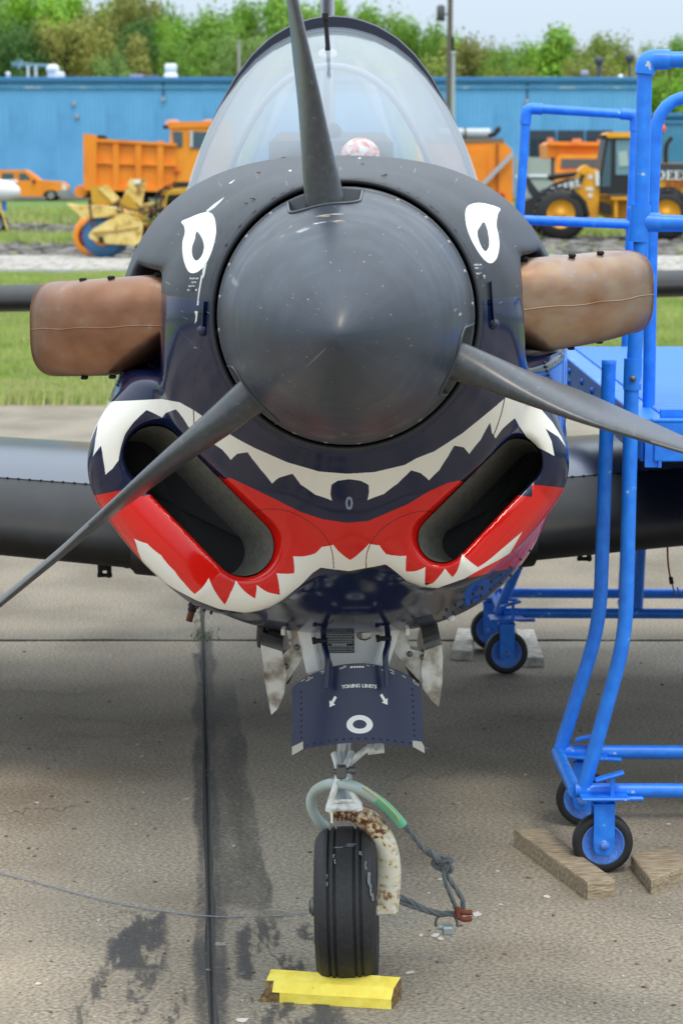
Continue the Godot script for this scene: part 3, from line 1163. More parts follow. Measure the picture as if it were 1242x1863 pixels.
	# ---- blades
	for k in 3:
		var a := blade_angle(k)
		var er := ex * cos(a) + ey * sin(a)
		var et := -ex * sin(a) + ey * cos(a)
		var m := MB.new()
		var rings := []
		var R := 1.18
		for i in 46:
			var r := lerpf(0.09, R, i / 45.0)
			var u := clampf((r - 0.20) / 0.30, 0.0, 1.0)
			u = u * u * (3 - 2 * u)
			var chord := lerpf(0.078, 0.205, u)
			if r > 0.62:
				chord = lerpf(0.205, 0.155, (r - 0.62) / 0.56)
			if r > 1.08:
				chord *= sqrt(maxf(0.02, 1.0 - pow((r - 1.08) / 0.102, 2.0)))
			var th := lerpf(0.076, 0.030, clampf((r - 0.17) / 0.32, 0.0, 1.0))
			if r > 0.49:
				th = lerpf(0.030, 0.010, (r - 0.49) / 0.69)
			var beta := deg_to_rad(lerpf(70.0, 87.0, clampf((r - 0.20) / 0.45, 0.0, 1.0)) + maxf(0.0, r - 0.65) * 6.0)
			var cd := et * cos(beta) - ax * sin(beta)
			var td := et * sin(beta) + ax * cos(beta)
			var c := o + ax * 0.085 + er * r + cd * (chord - 0.078) * 0.06
			var ring := PackedVector3Array()
			for j in 26:
				var q := TAU * j / 26
				var x := cos(q)
				var y := sin(q)
				# from a round shank to an airfoil
				var y2 := y * lerpf(1.0, (0.55 - 0.45 * x), u)
				ring.append(c + cd * x * chord * 0.5 + td * y2 * th * 0.5)
			rings.append(ring)
		m.loft(rings, true, true, true, 1)
		var bl := part("propeller_blade", m, M.blade_paint, ac)
		# a pale erosion strip along the leading edge
		var e := MB.new()
		var pts := PackedVector3Array()
		for i in range(20, 45):
			var rg: PackedVector3Array = rings[i]
			pts.append(rg[13] if k != 1 else rg[13])
		e.tube(pts, 0.0022, 5)
		part("leading_edge_strip", e, M.dull_steel, bl)

func spinner_shell() -> StandardMaterial3D:
	# weathered paint: u runs round the spinner, v from the rim to the tip
	var w := 1024
	var h := 512
	var im := Image.create(w, h, false, Image.FORMAT_RGB8)
	var fn := FastNoiseLite.new()
	fn.seed = 77
	fn.frequency = 0.02
	fn.fractal_octaves = 4
	for y in h:
		var v := float(y) / h
		for x in w:
			var a := TAU * x / w
			# rings: worn arcs that follow the turning
			var ring := fn.get_noise_3d(cos(a) * 22.0, sin(a) * 22.0, y * 1.6)
			# streaks blown back from the tip
			var st := fn.get_noise_3d(cos(a) * 260.0, sin(a) * 260.0, y * 0.10 + 400.0)
			var cl := fn.get_noise_3d(cos(a) * 40.0, sin(a) * 40.0, y * 0.25 + 900.0)
			var k := 1.0 + 0.07 * ring + 0.06 * st + 0.20 * cl
			var c := Color(0.196 * k, 0.226 * k, 0.272 * k)
			if ring > 0.38 and cl > -0.05:
				c = c.lerp(Color(0.31, 0.265, 0.23), minf(0.45, (ring - 0.38) * 2.4))
			if st > 0.52 and cl > 0.0:
				c = c.lerp(Color(0.55, 0.55, 0.54), minf(0.7, (st - 0.52) * 4.0))
			im.set_pixel(x, y, c)
	var r := RandomNumberGenerator.new()
	r.seed = 12
	# droppings below the top blade, chips elsewhere
	for e in [[0.268, 0.40, 0.022, 0.020, 0.60, 0.55, 0.47], [0.262, 0.47, 0.014, 0.012, 0.62, 0.52, 0.42], [0.285, 0.46, 0.012, 0.010, 0.74, 0.74, 0.72], [0.312, 0.48, 0.018, 0.014, 0.60, 0.60, 0.58], [0.330, 0.40, 0.008, 0.014, 0.50, 0.40, 0.32], [0.345, 0.44, 0.010, 0.008, 0.55, 0.45, 0.36], [0.012, 0.30, 0.003, 0.035, 0.72, 0.73, 0.73], [0.02, 0.36, 0.002, 0.02, 0.6, 0.6, 0.6], [0.15, 0.33, 0.004, 0.008, 0.5, 0.38, 0.3]]:
		for k in 9:
			var ox: float = (e[0] + r.randfn() * e[2] * 0.35) * w
			var oy: float = (e[1] + r.randfn() * e[3] * 0.35) * h
			var rw := maxi(1, int(e[2] * w * r.randf_range(0.15, 0.5)))
			var rh := maxi(1, int(e[3] * h * r.randf_range(0.2, 0.6)))
			for i in rh:
				var half := int(rw * sqrt(1.0 - pow((i + 0.5) / rh * 2.0 - 1.0, 2.0)))
				im.fill_rect(Rect2i(int(ox) - half, int(oy) + i, maxi(1, half * 2), 1), Color(e[4], e[5], e[6]))
	for k in 240:
		var l := r.randi_range(1, 4)
		im.fill_rect(Rect2i(r.randi_range(0, w - 5), r.randi_range(0, h - 12), r.randi_range(1, 2), l), Color(0.42, 0.42, 0.42).lerp(Color(0.7, 0.7, 0.7), r.randf()))
	var m := mat("spinner_shell", Color.WHITE, 0.46)
	m.albedo_texture = ImageTexture.create_from_image(im)
	m.roughness_texture = M.spinner_paint.roughness_texture
	return m

func build_ducts(ac: Node3D) -> void:
	for L in LOBES:
		var rings := []
		var A: Vector2 = L.a
		var B: Vector2 = L.b
		var d2: Vector2 = (B - A).normalized()
		var n2 := d2.orthogonal()
		for k in 12:
			var deep := 0.026 + 0.164 * k / 11.0
			var r: float = L.r - 0.0025 - 0.012 * (k / 11.0)
			var dr: Vector2 = L.drift * deep
			var ring := PackedVector3Array()
			for j in 40:
				var q := TAU * j / 40.0
				var c: Vector2
				var fz: float
				var off := d2 * cos(q) * r + n2 * sin(q) * r
				# straight sides lie between the two half circles
				if cos(q) < 0:
					c = A
					fz = L.qa
				else:
					c = B
					fz = L.qb
				var p := c + off + dr
				ring.append(Vector3(p.x, p.y, -(fz + deep)))
			rings.append(ring)
		var m := MB.new()
		m.loft(rings, true, false, false, 1)
		var du := part("intake_duct", m, M.duct_grey, ac)
		# flat dark cap at its end, painted in place of the unlit interior
		m = MB.new()
		var last: PackedVector3Array = rings[10]
		m._cap(last, false)
		part("dark_end_cap", m, M.dark, du)

func build_exhausts(ac: Node3D) -> void:
	for s in [-1, 1]:
		var pale: bool = s > 0
		# centre line: out of the cowling, then turning aft
		var ya := 1.452 if s < 0 else 1.482
		var yb := 1.428 if s < 0 else 1.500
		var path := []
		for k in 15:
			var t := k / 14.0
			var a := t * 1.02
			var x := 0.255 + 0.318 * sin(a) / sin(1.02)
			var q := 4.725 + 0.20 * (1.0 - cos(a)) / (1.0 - cos(1.02))
			path.append(Vector3(s * x, lerpf(ya, yb, clampf(t * 1.3 - 0.25, 0.0, 1.0)), -q))
		var rings := []
		for k in 15:
			var tn: Vector3 = (path[mini(k + 1, 14)] - path[maxi(k - 1, 0)]).normalized()
			var nrm := tn.cross(Vector3.UP).normalized()
			var t := k / 14.0
			var hy := lerpf(0.098, 0.097, t) if s < 0 else lerpf(0.096, 0.088, t)
			var hyb := lerpf(0.030, 0.100, sqrt(clampf((t - 0.24) / 0.30, 0.0, 1.0))) if s < 0 else lerpf(lerpf(0.055, 0.100, sqrt(clampf((t - 0.24) / 0.14, 0.0, 1.0))), 0.084, t)
			var hz := lerpf(0.095, 0.080, t)
			var ring := PackedVector3Array()
			for j in 40:
				var a := TAU * j / 40
				var e := 2.0 / 3.2
				var c := signf(cos(a)) * pow(absf(cos(a)), e)
				var d := signf(sin(a)) * pow(absf(sin(a)), e)
				ring.append(path[k] + nrm * c * hz + Vector3.UP * d * (hy if d > 0.0 else hyb))
			rings.append(ring)
		# the open end turns back inside
		for k in 4:
			var src: PackedVector3Array = rings[14 - k * 2]
			var ring := PackedVector3Array()
			var c := Vector3.ZERO
			for p in src:
				c += p
			c /= 40.0
			for p in src:
				ring.append(c + (p - c) * 0.955)
			rings.append(ring)
		var m := MB.new()
		m.loft(rings, true, false, true, 1, false)
		var ex := part("exhaust_stub", m, M.exhaust_metal_pale if pale else M.exhaust_metal, ac)
		# weld seam along the middle of the outer face
		m = MB.new()
		var seam := PackedVector3Array()
		for k in range(1, 15):
			var rg: PackedVector3Array = rings[k]
			# the side that faces forward
			var best := 0
			var bq := -1e9
			for j in 40:
				var dy: float = absf(rg[j].y - path[k].y)
				if dy < 0.02 and rg[j].z > bq:
					bq = rg[j].z
					best = j
			seam.append(rg[best] + Vector3(0, 0.0015 * sin(k * 1.7), 0.0))
		m.tube(seam, 0.0016, 6)
		part("weld_seam", m, M.exhaust_metal_pale if pale else M.exhaust_metal, ex)
		# rim and small bolts along top and bottom
		m = MB.new()
		var rim: PackedVector3Array = rings[14]
		rim.append(rim[0])
		m.tube(rim, 0.0012, 6)
		part("rim", m, M.exhaust_metal, ex)
		for u in [-1, 1]:
			for k in [4, 8, 11]:
				m = MB.new()
				m.box(path[k] + Vector3(0, u * ((0.098 if s < 0 else (lerpf(0.096, 0.088, k / 14.0) if u > 0 else lerpf(0.100, 0.084, k / 14.0))) + 0.0015), 0.045), Vector3(0.014, 0.007, 0.02), Basis(), 0.002)
				part("clip", m, M.dark, ex)

func arch_x(h: float) -> float:
	# half width of the canopy arch at a share of its height
	var t := [[0.0, 1.0], [0.2, 0.93], [0.367, 0.855], [0.54, 0.752], [0.7, 0.632], [0.817, 0.515], [0.9, 0.395], [0.955, 0.27], [0.985, 0.157], [0.9965, 0.076], [1.0, 0.0]]
	for i in t.size() - 1:
		if h <= t[i + 1][0]:
			return lerpf(t[i][1], t[i + 1][1], (h - t[i][0]) / (t[i + 1][0] - t[i][0]))
	return 0.0

func canopy_ring(q: float, hw: float, yb: float, yt: float, n := 41) -> PackedVector3Array:
	var r := PackedVector3Array()
	for i in n:
		var a := PI * i / (n - 1)
		r.append(Vector3(x0(q) - 0.006 + hw * signf(cos(a)) * arch_x(sin(a)), yb + (yt - yb) * sin(a), -q))
	return r

func build_canopy(ac: Node3D) -> void:
	var glass := mat("acrylic", Color(0.58, 0.63, 0.68, 0.42), 0.10, 0.0, 0.5)
	glass.transparency = BaseMaterial3D.TRANSPARENCY_ALPHA
	var aft := mat("acrylic_aft", Color(0.60, 0.66, 0.72, 0.16), 0.10, 0.0, 0.5)
	aft.transparency = BaseMaterial3D.TRANSPARENCY_ALPHA
	var rings := []
	for k in 17:
		var t := k / 16.0
		var q := lerpf(5.44, 6.2, t)
		var hw := 0.386 * sqrt(maxf(t, 0.002)) * lerpf(1.04, 1.0, t)
		var s := section(q)
		var xr := clampf(hw / s[0], 0.0, 0.98)
		var yb: float = s[1] + (s[2] - s[1]) * pow(1.0 - pow(xr, s[4]), 1.0 / s[4]) - 0.012
		if t > 0.5:
			yb = lerpf(yb, 1.69, (t - 0.5) * 2.0)
		var yt := lerpf(1.785, 2.118, pow(t, 0.80))
		rings.append(canopy_ring(q, hw, yb, maxf(yt, yb + 0.004)))
	var m := MB.new()
	m.loft(rings, false, false, false, 1, false)
	part("windscreen", m, glass, ac)
	# frame arch
	m = MB.new()
	var arch := canopy_ring(6.2, 0.386, 1.64, 2.118, 61)
	var inner := []
	for k in 4:
		var ring := PackedVector3Array()
		var grow: float = [-0.004, 0.0, 0.0, -0.004][k]
		var dq: float = [0.0, 0.008, 0.062, 0.07][k]
		for i in arch.size():
			var c := Vector3(arch[30].x, 1.64, arch[i].z)
			var d := arch[i] - c
			var top := clampf(d.y / 0.48, 0.0, 1.0)
			ring.append(arch[i] + d.normalized() * (0.006 + 0.024 * pow(top, 1.5) + grow) + Vector3(0, 0, -dq))
		inner.append(ring)
	for k in 2:
		var ring := PackedVector3Array()
		for i in arch.size():
			var d := arch[i] - Vector3(arch[30].x, 1.64, arch[i].z)
			ring.append(arch[i] - d.normalized() * 0.006 + Vector3(0, 0, -[0.07, 0.0][k]))
		inner.append(ring)
	inner.append(inner[0])
	m.loft(inner, false, false, false, -1, false)
	part("windscreen_arch", m, mat("arch_paint", Color(0.10, 0.12, 0.19), 0.3), ac)
	# a thin bright seal inside the arch
	m = MB.new()
	var seal := PackedVector3Array()
	for p in canopy_ring(6.185, 0.380, 1.66, 2.108, 41):
		seal.append(p)
	m.tube(seal, 0.004, 6)
	part("canopy_seal", m, mat("seal", Color(0.42, 0.40, 0.38), 0.7), ac)
	# canopy behind
	rings = []
	for k in 14:
		var t := k / 13.0
		var q := lerpf(6.27, 9.0, t)
		var hw := lerpf(0.386, 0.34, t)
		var top := 2.13 + 0.045 * sin(minf(t * 1.6, 1.0) * PI / 2) - 0.33 * pow(maxf(0.0, t - 0.45) / 0.55, 2.0)
		rings.append(canopy_ring(q, hw, 1.66, top))
	m = MB.new()
	m.loft(rings, false, false, false, 1, false)
	part("canopy", m, aft, ac)
	# the second screen between the seats, seats, helmet, coaming
	m = MB.new()
	var bs := canopy_ring(7.15, 0.33, 1.66, 2.06)
	m.tube(bs, 0.011, 8)
	part("blast_screen_frame", m, mat("inner_frame", Color(0.45, 0.49, 0.55), 0.5), ac)
	m = MB.new()
	m.box(Vector3(-0.03, 1.56, -7.4), Vector3(0.70, 0.30, 2.6))
	part("cockpit_tub", m, mat("cockpit_grey", Color(0.30, 0.31, 0.32), 0.8), ac)
	for q in [6.92, 8.1]:
		m = MB.new()
		m.box(Vector3(-0.03, 1.76, -q), Vector3(0.36, 0.20, 0.10), Basis(Vector3.RIGHT, -0.15), 0.03)
		var seat := part("seat", m, M.cockpit_grey, ac)
		m = MB.new()
		m.ball(at(606, 256, q), Vector3(0.030, 0.052, 0.03) * (1.0 if q < 7 else 1.2))
		part("headrest", m, M.dark, seat)
	# patterned helmet on the seat
	m = MB.new()
	var hc := at(655, 284, 6.78)
	m.ball(hc, Vector3(0.056, 0.052, 0.06), 20, 12)
	var hm := worn("helmet_paint", [[0.0, Color(0.85, 0.30, 0.12)], [0.47, Color(0.88, 0.36, 0.16)], [0.52, Color(0.92, 0.90, 0.88)], [1.0, Color(0.93, 0.91, 0.9)]], 0.012, 6.0, 0.4, 0.0, 0, 15, 2)
	part("helmet", m, hm, ac)
	# probe on top of the windscreen
	var pb := at(596, 98, 6.02)
	var nrm := Vector3(0, 0.85, 0.5).normalized()
	m = MB.new()
	m.lathe(PackedVector2Array([Vector2(0.0, 0.010), Vector2(0.012, 0.010), Vector2(0.014, 0.006), Vector2(0.022, 0.005), Vector2(0.024, 0.0)]), frame(pb, nrm), 24)
	var pr := part("temperature_probe", m, mat("probe_white", Color(0.75, 0.77, 0.78), 0.3), ac)
	m = MB.new()
	var tip := pb + Vector3(-0.006, 0.095, 0.01)
	m.tube(PackedVector3Array([pb, pb + Vector3(0, 0.02, 0.002), tip]), [0.009, 0.0062, 0.0055], 10)
	m.tube(PackedVector3Array([tip - Vector3(0, 0.012, 0), tip + Vector3(0, 0.004, 0)]), 0.0085, 10)
	part("probe_rod", m, M.dark, pr)
	# fin and tailplane
	m = MB.new()
	rings = []
	for k in 8:
		var t := k / 7.0
		var y := lerpf(1.3, 3.36, t)
		var le := lerpf(11.55, 12.55, t)
		var te := lerpf(13.35, 13.25, t)
		rings.append(airfoil(Vector3(x0(12.0) + 0.004, y, -le), Vector3(x0(12.0), y, -te), Vector3(1, 0, 0), lerpf(0.088, 0.07, t)))
	m.loft(rings, true, true, true, 1)
	part("fin", m, M.navy_gloss, ac)
	for s in [-1, 1]:
		m = MB.new()
		rings = []
		for k in 5:
			var t := k / 4.0
			rings.append(airfoil(Vector3(s * lerpf(0.08, 2.33, t) - 0.09, 1.118 + s * 0.022 * lerpf(0.08, 2.33, t), -lerpf(11.9, 12.2, t)), Vector3(s * lerpf(0.08, 2.33, t) - 0.09, 1.123 + s * 0.022 * lerpf(0.08, 2.33, t), -lerpf(13.2, 13.0, t)), Vector3(0, 1, 0), 0.135))
		m.loft(rings, true, true, true, 1)
		part("tailplane", m, M.wing_black, ac)

# a closed wing section between a leading and a trailing edge point
func airfoil(le: Vector3, te: Vector3, up: Vector3, thick: float, n := 28) -> PackedVector3Array:
	var r := PackedVector3Array()
	for i in n:
		var a := TAU * i / n
		var x := 0.5 - 0.5 * cos(a)
		var y := 5.0 * (0.2969 * sqrt(x) - 0.126 * x - 0.3516 * x * x + 0.2843 * x * x * x - 0.1015 * x * x * x * x)
		r.append(le.lerp(te, x) + up * y * thick * (1.15 if a < PI else -0.85) )
	return r

func build_wings(ac: Node3D) -> void:
	for s in [-1, 1]:
		var root_y := 0.705 if s < 0 else 0.728
		var rings := []
		for k in 13:
			var t := k / 12.0
			var x := lerpf(0.30, 5.6, t)
			var y := root_y + (x - 0.4) * 0.085
			var le := lerpf(6.42, 6.72, t)
			var ch := lerpf(2.28, 1.1, t)
			var tk := lerpf(0.285, 0.13, t)
			rings.append(airfoil(Vector3(s * x - 0.02, y, -le), Vector3(s * x - 0.02, y + 0.005, -le - ch), Vector3(0, 1, 0), tk, 44))
		var m := MB.new()
		m.loft(rings, true, true, true, 1)
		var w := part("wing", m, M.wing_black, ac)
		# blue-grey skin on the top, starting at the spar joint with a row of rivets
		m = MB.new()
		for k in 12:
			var ra: PackedVector3Array = rings[k]
			var rb: PackedVector3Array = rings[k + 1]
			for j in range(5, 19):
				m.quad(ra[j] + Vector3(0, 0.002, 0), rb[j] + Vector3(0, 0.002, 0), rb[j + 1] + Vector3(0, 0.002, 0), ra[j + 1] + Vector3(0, 0.002, 0), 1)
		var skin := part("upper_skin", m, mat("wing_skin", Color(0.13, 0.17, 0.27), 0.18), w)
		var rv := MB.new()
		rv.ball(Vector3.ZERO, Vector3(0.0045, 0.0025, 0.0045), 6, 4)
		var rm := rv.mesh()
		for i in 24:
			var x := 0.52 + i * 0.032
			var t := (x - 0.30) / 5.3
			var k := int(t * 12)
			var f := t * 12 - k
			var ra: PackedVector3Array = rings[k]
			var rb: PackedVector3Array = rings[k + 1]
			var r := put("rivet", rm, M.dark, w)
			r.position = ra[5].lerp(rb[5], f) + Vector3(0, 0.002, 0) - origin_of(w)
		# fairing where the wing meets the fuselage
		m = MB.new()
		var fr := []
		for k in 3:
			var ring := PackedVector3Array()
			var grow: float = [0.0, 0.012, 0.035][k]
			for p in rings[0]:
				ring.append(Vector3(s * [0.56, 0.50, 0.45][k] - 0.02, root_y + (p.y - root_y) * (1.0 + grow * 3.0) + 0.01, p.z + grow * 1.2))
			fr.append(ring)
		m.loft(fr, true, false, false, 1)
		part("root_fairing", m, M.wing_black, w)
		# tie-down ring, flap track and pipe run below
		m = MB.new()
		var tp := at(190, 1028, 6.75) if s < 0 else at(1062, 998, 6.75)
		m.box(tp + Vector3(0, 0.012, 0), Vector3(0.03, 0.05, 0.05), Basis(), 0.006)
		m.box(tp + Vector3(-0.012, -0.012, 0.0), Vector3(0.012, 0.045, 0.03), Basis(), 0.003)
		m.box(tp + Vector3(0.014, -0.016, 0.0), Vector3(0.012, 0.04, 0.03), Basis(), 0.003)
		m.tube(PackedVector3Array([tp + Vector3(-0.02, -0.03, 0), tp + Vector3(0.022, -0.03, 0)]), 0.006, 8)
		part("tie_down_bracket", m, M.dark, w)
		m = MB.new()
		var p0 := at(215, 1022, 6.6) if s < 0 else at(985, 1010, 6.6)
		var p1 := at(262, 1034, 6.6) if s < 0 else at(1050, 992, 6.6)
		m.tube(PackedVector3Array([p0, p1]), 0.008, 8)
		for k in 4:
			var c := p0.lerp(p1, 0.12 + k * 0.25)
			m.box(c, Vector3(0.02, 0.022, 0.022), Basis(), 0.004)
		part("brake_pipe", m, M.dark, w)
		# main undercarriage
		var x := float(s) * 1.88
		m = MB.new()
		m.tube(PackedVector3Array([Vector3(x, 0.88, -7.3), Vector3(x, 0.26, -7.35)]), [0.05, 0.038], 14)
		var leg := part("main_gear_leg", m, M.gear_white, ac)
		m = MB.new()
		m.lathe(PackedVector2Array([Vector2(0.10, -0.075), Vector2(0.2, -0.085), Vector2(0.25, -0.06), Vector2(0.262, 0.0), Vector2(0.25, 0.06), Vector2(0.2, 0.085), Vector2(0.10, 0.075)]), frame(Vector3(x - s * 0.12, 0.262, -7.38), Vector3(1, 0, 0)), 32)
		part("main_wheel", m, M.tyre_rubber, leg)
		m = MB.new()
		m.box(Vector3(x + s * 0.07, 0.62, -7.33), Vector3(0.012, 0.55, 0.3), Basis(), 0.004)
		part("main_gear_door", m, M.navy_door, ac)

func text_mesh(s: String, height: float, depth := 0.0015, font := "Droid Sans", bold := true) -> TextMesh:
	var t := TextMesh.new()
	var f := SystemFont.new()
	f.font_names = PackedStringArray([font])
	f.font_weight = 700 if bold else 400
	t.font = f
	t.text = s
	t.font_size = 64
	t.pixel_size = height / 46.0
	t.depth = depth
	t.curve_step = 1.0
	return t

func build_nose_gear(ac: Node3D) -> void:
	var g := MB.new()
	# ---- wheel
	var wd := 4.965
	var lean := deg_to_rad(1.6)
	var axle_dir := Vector3(cos(lean), sin(lean), 0.03).normalized()
	var R := 0.172
	var wc := at(631, 1640, wd)
	wc.y = R * 0.985
	var prof := PackedVector2Array()
	var hw := 0.0665
	for p in [[0.095, -0.050], [0.108, -0.060], [0.128, -0.0665], [0.146, -0.0655], [0.160, -0.056], [0.1665, -0.044], [0.1685, -0.0375], [0.1635, -0.0360], [0.1635, -0.0325], [0.1700, -0.0310], [0.1712, -0.024], [0.1660, -0.0225], [0.1660, -0.0190], [0.1718, -0.0175], [0.172, 0.0],
			[0.1718, 0.0175], [0.1660, 0.0190], [0.1660, 0.0225], [0.1712, 0.024], [0.1700, 0.0310], [0.1635, 0.0325], [0.1635, 0.0360], [0.1685, 0.0375], [0.1665, 0.044], [0.160, 0.056], [0.146, 0.0655], [0.128, 0.0665], [0.108, 0.060], [0.095, 0.050]]:
		prof.append(Vector2(p[0], p[1]))
	g.lathe(prof, frame(wc, axle_dir), 72, false, -1)
	# smooth round, creased across the ribs: one smoothing group per band
	for i in g.g.size():
		g.g[i] = 1 + (i / 144)
	var ty := part("nose_wheel", g, M.tyre_rubber, ac)
	g = MB.new()
	g.lathe(PackedVector2Array([Vector2(0.0, -0.034), Vector2(0.05, -0.034), Vector2(0.06, -0.046), Vector2(0.1, -0.05), Vector2(0.1, 0.05), Vector2(0.06, 0.046), Vector2(0.05, 0.034), Vector2(0.0, 0.034)]), frame(wc, axle_dir), 32)
	part("rim", g, M.gear_white, ty)
	g = MB.new()
	g.tube(PackedVector3Array([wc - axle_dir * 0.082, wc + axle_dir * 0.10]), 0.014, 12)
	g.lathe(PackedVector2Array([Vector2(0.0, -0.078), Vector2(0.022, -0.078), Vector2(0.022, -0.066), Vector2(0.0, -0.066)]), frame(wc, axle_dir), 6)
	part("axle_nut", g, M.dull_steel, ty)
	# pale scuffs of paint on the shoulder of the tyre
	# ---- fork: one curved arm on the right
	g = MB.new()
	var q := 4.965
	var crown := smooth_path([at(604, 1472, q), at(626, 1473, q), at(650, 1479, q), at(674, 1496, q), at(692, 1520, q)], 7)
	g.tube(crown, [0.017, 0.017, 0.018, 0.018, 0.019, 0.019, 0.020, 0.020, 0.021, 0.021, 0.021, 0.022, 0.022, 0.0225, 0.023, 0.023, 0.0235, 0.024, 0.024, 0.0245, 0.0245, 0.0245, 0.025, 0.025, 0.025, 0.025, 0.025, 0.025, 0.025], 18)
	g.box(at(622, 1477, q + 0.01), Vector3(0.055, 0.016, 0.05), Basis(), 0.004)
	var fork := part("nose_wheel_fork", g, M.rusty_crown, ac)
	g = MB.new()
	g.tube(smooth_path([at(690, 1517, q), at(702, 1542, q), at(708, 1578, q), at(707, 1620, q), at(703, 1655, q)], 7), 0.0253, 18)
	g.box(at(701, 1652, q), Vector3(0.046, 0.022, 0.05), Basis(), 0.006)
	part("fork_arm", g, M.rusty_white, fork)
	g = MB.new()
	for k in 5:
		g.box(at(606 + k * 8, 1488, q - 0.03), Vector3(0.004, 0.012, 0.004))
	part("fork_bolts", g, M.rusty, fork)
	# white scuffs on the shoulders of the tyre
	var axr := frame(wc, axle_dir)
	var scuffs := MB.new()
	for e in [[-0.047, 0.62, 0.005, 0.10], [-0.050, 0.50, 0.004, 0.12], [-0.044, 0.70, 0.003, 0.05], [-0.058, 0.36, 0.003, 0.08], [0.038, 0.86, 0.004, 0.10], [0.046, 0.70, 0.005, 0.14], [0.050, 0.55, 0.003, 0.13], [0.054, 0.44, 0.003, 0.08], [-0.01, 1.12, 0.012, 0.025], [0.028, 1.02, 0.006, 0.05], [-0.03, 0.98, 0.003, 0.05], [0.01, 1.16, 0.014, 0.018], [0.047, -0.86, 0.002, 0.02], [-0.026, 0.9, 0.002, 0.06]]:
		for k in 3:
			var ax0: float = e[0] + rng.randfn() * e[2] * 0.4
			var t0: float = e[1] + (k - 2) * e[3] * 0.35
			var ring := []
			for i in 8:
				var an := TAU * i / 8
				var aa: float = ax0 + cos(an) * e[2] * rng.randf_range(0.4, 1.1)
				var tt: float = t0 + sin(an) * e[3] * 0.3
				var rr := 0.1728
				for j in prof.size() - 1:
					if aa >= prof[j].y and aa <= prof[j + 1].y:
						rr = lerpf(prof[j].x, prof[j + 1].x, (aa - prof[j].y) / maxf(1e-5, prof[j + 1].y - prof[j].y)) + 0.0012
				# angle measured from straight ahead up over the top
				ring.append(wc + axle_dir * aa + (Vector3(0, 0, 1) * cos(tt) + Vector3.UP * sin(tt)) * rr)
			for i in range(1, 7):
				scuffs.tri(ring[0], ring[i], ring[i + 1], 1)
	part("paint_scuffs", scuffs, mat("scuff", Color(0.45, 0.46, 0.47), 0.8), ty).set_meta("kind", "stuff")
	# ---- leg
	g = MB.new()
	var lt := at(632, 1150, 5.03)
	var lb := at(622, 1470, 4.965)
	var chrome0 := lb.lerp(lt, 0.32)
	g.tube(PackedVector3Array([lb, lb + (lt - lb) * 0.03, chrome0]), [0.026, 0.0205, 0.0205], 18)
	var leg := part("nose_gear_leg", g, mat("leg_grey", Color(0.60, 0.64, 0.66), 0.32, 0.3), ac)
	g = MB.new()
	g.tube(PackedVector3Array([chrome0, lb.lerp(lt, 0.45)]), 0.0165, 18)
	part("oleo_rod", g, M.steel, leg)
	g = MB.new()
	g.tube(PackedVector3Array([lb.lerp(lt, 0.43), lb.lerp(lt, 0.47), lt + Vector3(0, 0.06, 0)]), [0.027, 0.030, 0.034], 18)
	part("leg_cylinder", g, M.gear_white, leg)
	# torque link: an A-frame with a cross bar
	var d := 4.90
	var apex := at(620, 1412, d)
	var fl := at(600, 1466, d)
	var fr := at(652, 1464, d)
	g = MB.new()
	g.tube(PackedVector3Array([apex + Vector3(-0.006, 0, 0), fl, fl + Vector3(-0.002, -0.012, 0)]), [0.006, 0.0085, 0.0085], 8)
	g.tube(PackedVector3Array([apex + Vector3(0.006, 0, 0), fr, fr + Vector3(0.002, -0.012, 0)]), [0.006, 0.0085, 0.0085], 8)
	g.tube(PackedVector3Array([fl + Vector3(-0.006, -0.004, 0), fr + Vector3(0.006, -0.004, 0)]), 0.009, 10)
	g.tube(PackedVector3Array([fl + Vector3(0.004, 0.009, 0), fr + Vector3(-0.004, 0.009, 0)]), 0.005, 8)
	g.box(fl + Vector3(0.004, -0.022, 0.0), Vector3(0.005, 0.03, 0.008))
	part("lower_torque_link", g, M.gear_white, leg)
	g = MB.new()
	var up_l := at(608, 1372, 4.95)
	var up_r := at(640, 1370, 4.95)
	g.tube(PackedVector3Array([up_l, apex + Vector3(-0.005, 0.012, -0.006)]), [0.008, 0.0065], 8)
	g.tube(PackedVector3Array([up_r, apex + Vector3(0.005, 0.012, -0.006)]), [0.008, 0.0065], 8)
	part("upper_torque_link", g, M.gear_white, leg)
	g = MB.new()
	g.tube(PackedVector3Array([at(606, 1404, d), at(642, 1401, d)]), 0.0065, 8)
	g.tube(PackedVector3Array([at(636, 1402, d), at(646, 1400, d)]), 0.0095, 6)
	g.box(at(621, 1404, d), Vector3(0.022, 0.028, 0.02), Basis(), 0.003)
	part("hinge_bolt", g, M.dull_steel, leg)
	g = MB.new()
	g.tube(smooth_path([at(640, 1385, 4.94), at(655, 1372, 4.93), at(668, 1362, 4.94)], 5), 0.007, 8)
	g.tube(PackedVector3Array([at(668, 1364, 4.95), at(698, 1360, 4.95)]), 0.012, 12)
	part("tow_lug", g, M.gear_white, leg)
	# ---- yoke of the leg with its placard
	var yk := 4.93
	g = MB.new()
	for s in [[552, 1130, 572, 1222, 30], [716, 1130, 690, 1214, 26]]:
		var a := at(s[0], s[1], yk)
		var b := at(s[2], s[3], yk)
		var dirn := (b - a).normalized()
		var bs := Basis(dirn.cross(Vector3(0, 0, 1)).normalized(), dirn, Vector3(0, 0, 1))
		g.box((a + b) / 2.0, Vector3(0.033, a.distance_to(b), 0.05), bs, 0.006)
	var face := PackedVector2Array()
	for p in [[566, 1222], [568, 1140], [646, 1140], [648, 1158], [654, 1164], [664, 1166], [674, 1162], [678, 1150], [690, 1140], [702, 1138], [690, 1216]]:
		var w := at(p[0], p[1], yk + 0.01)
		face.append(Vector2(w.x, w.y))
	g.prism(face, Transform3D(Basis(), Vector3(0, 0, -yk - 0.02)), 0.018)
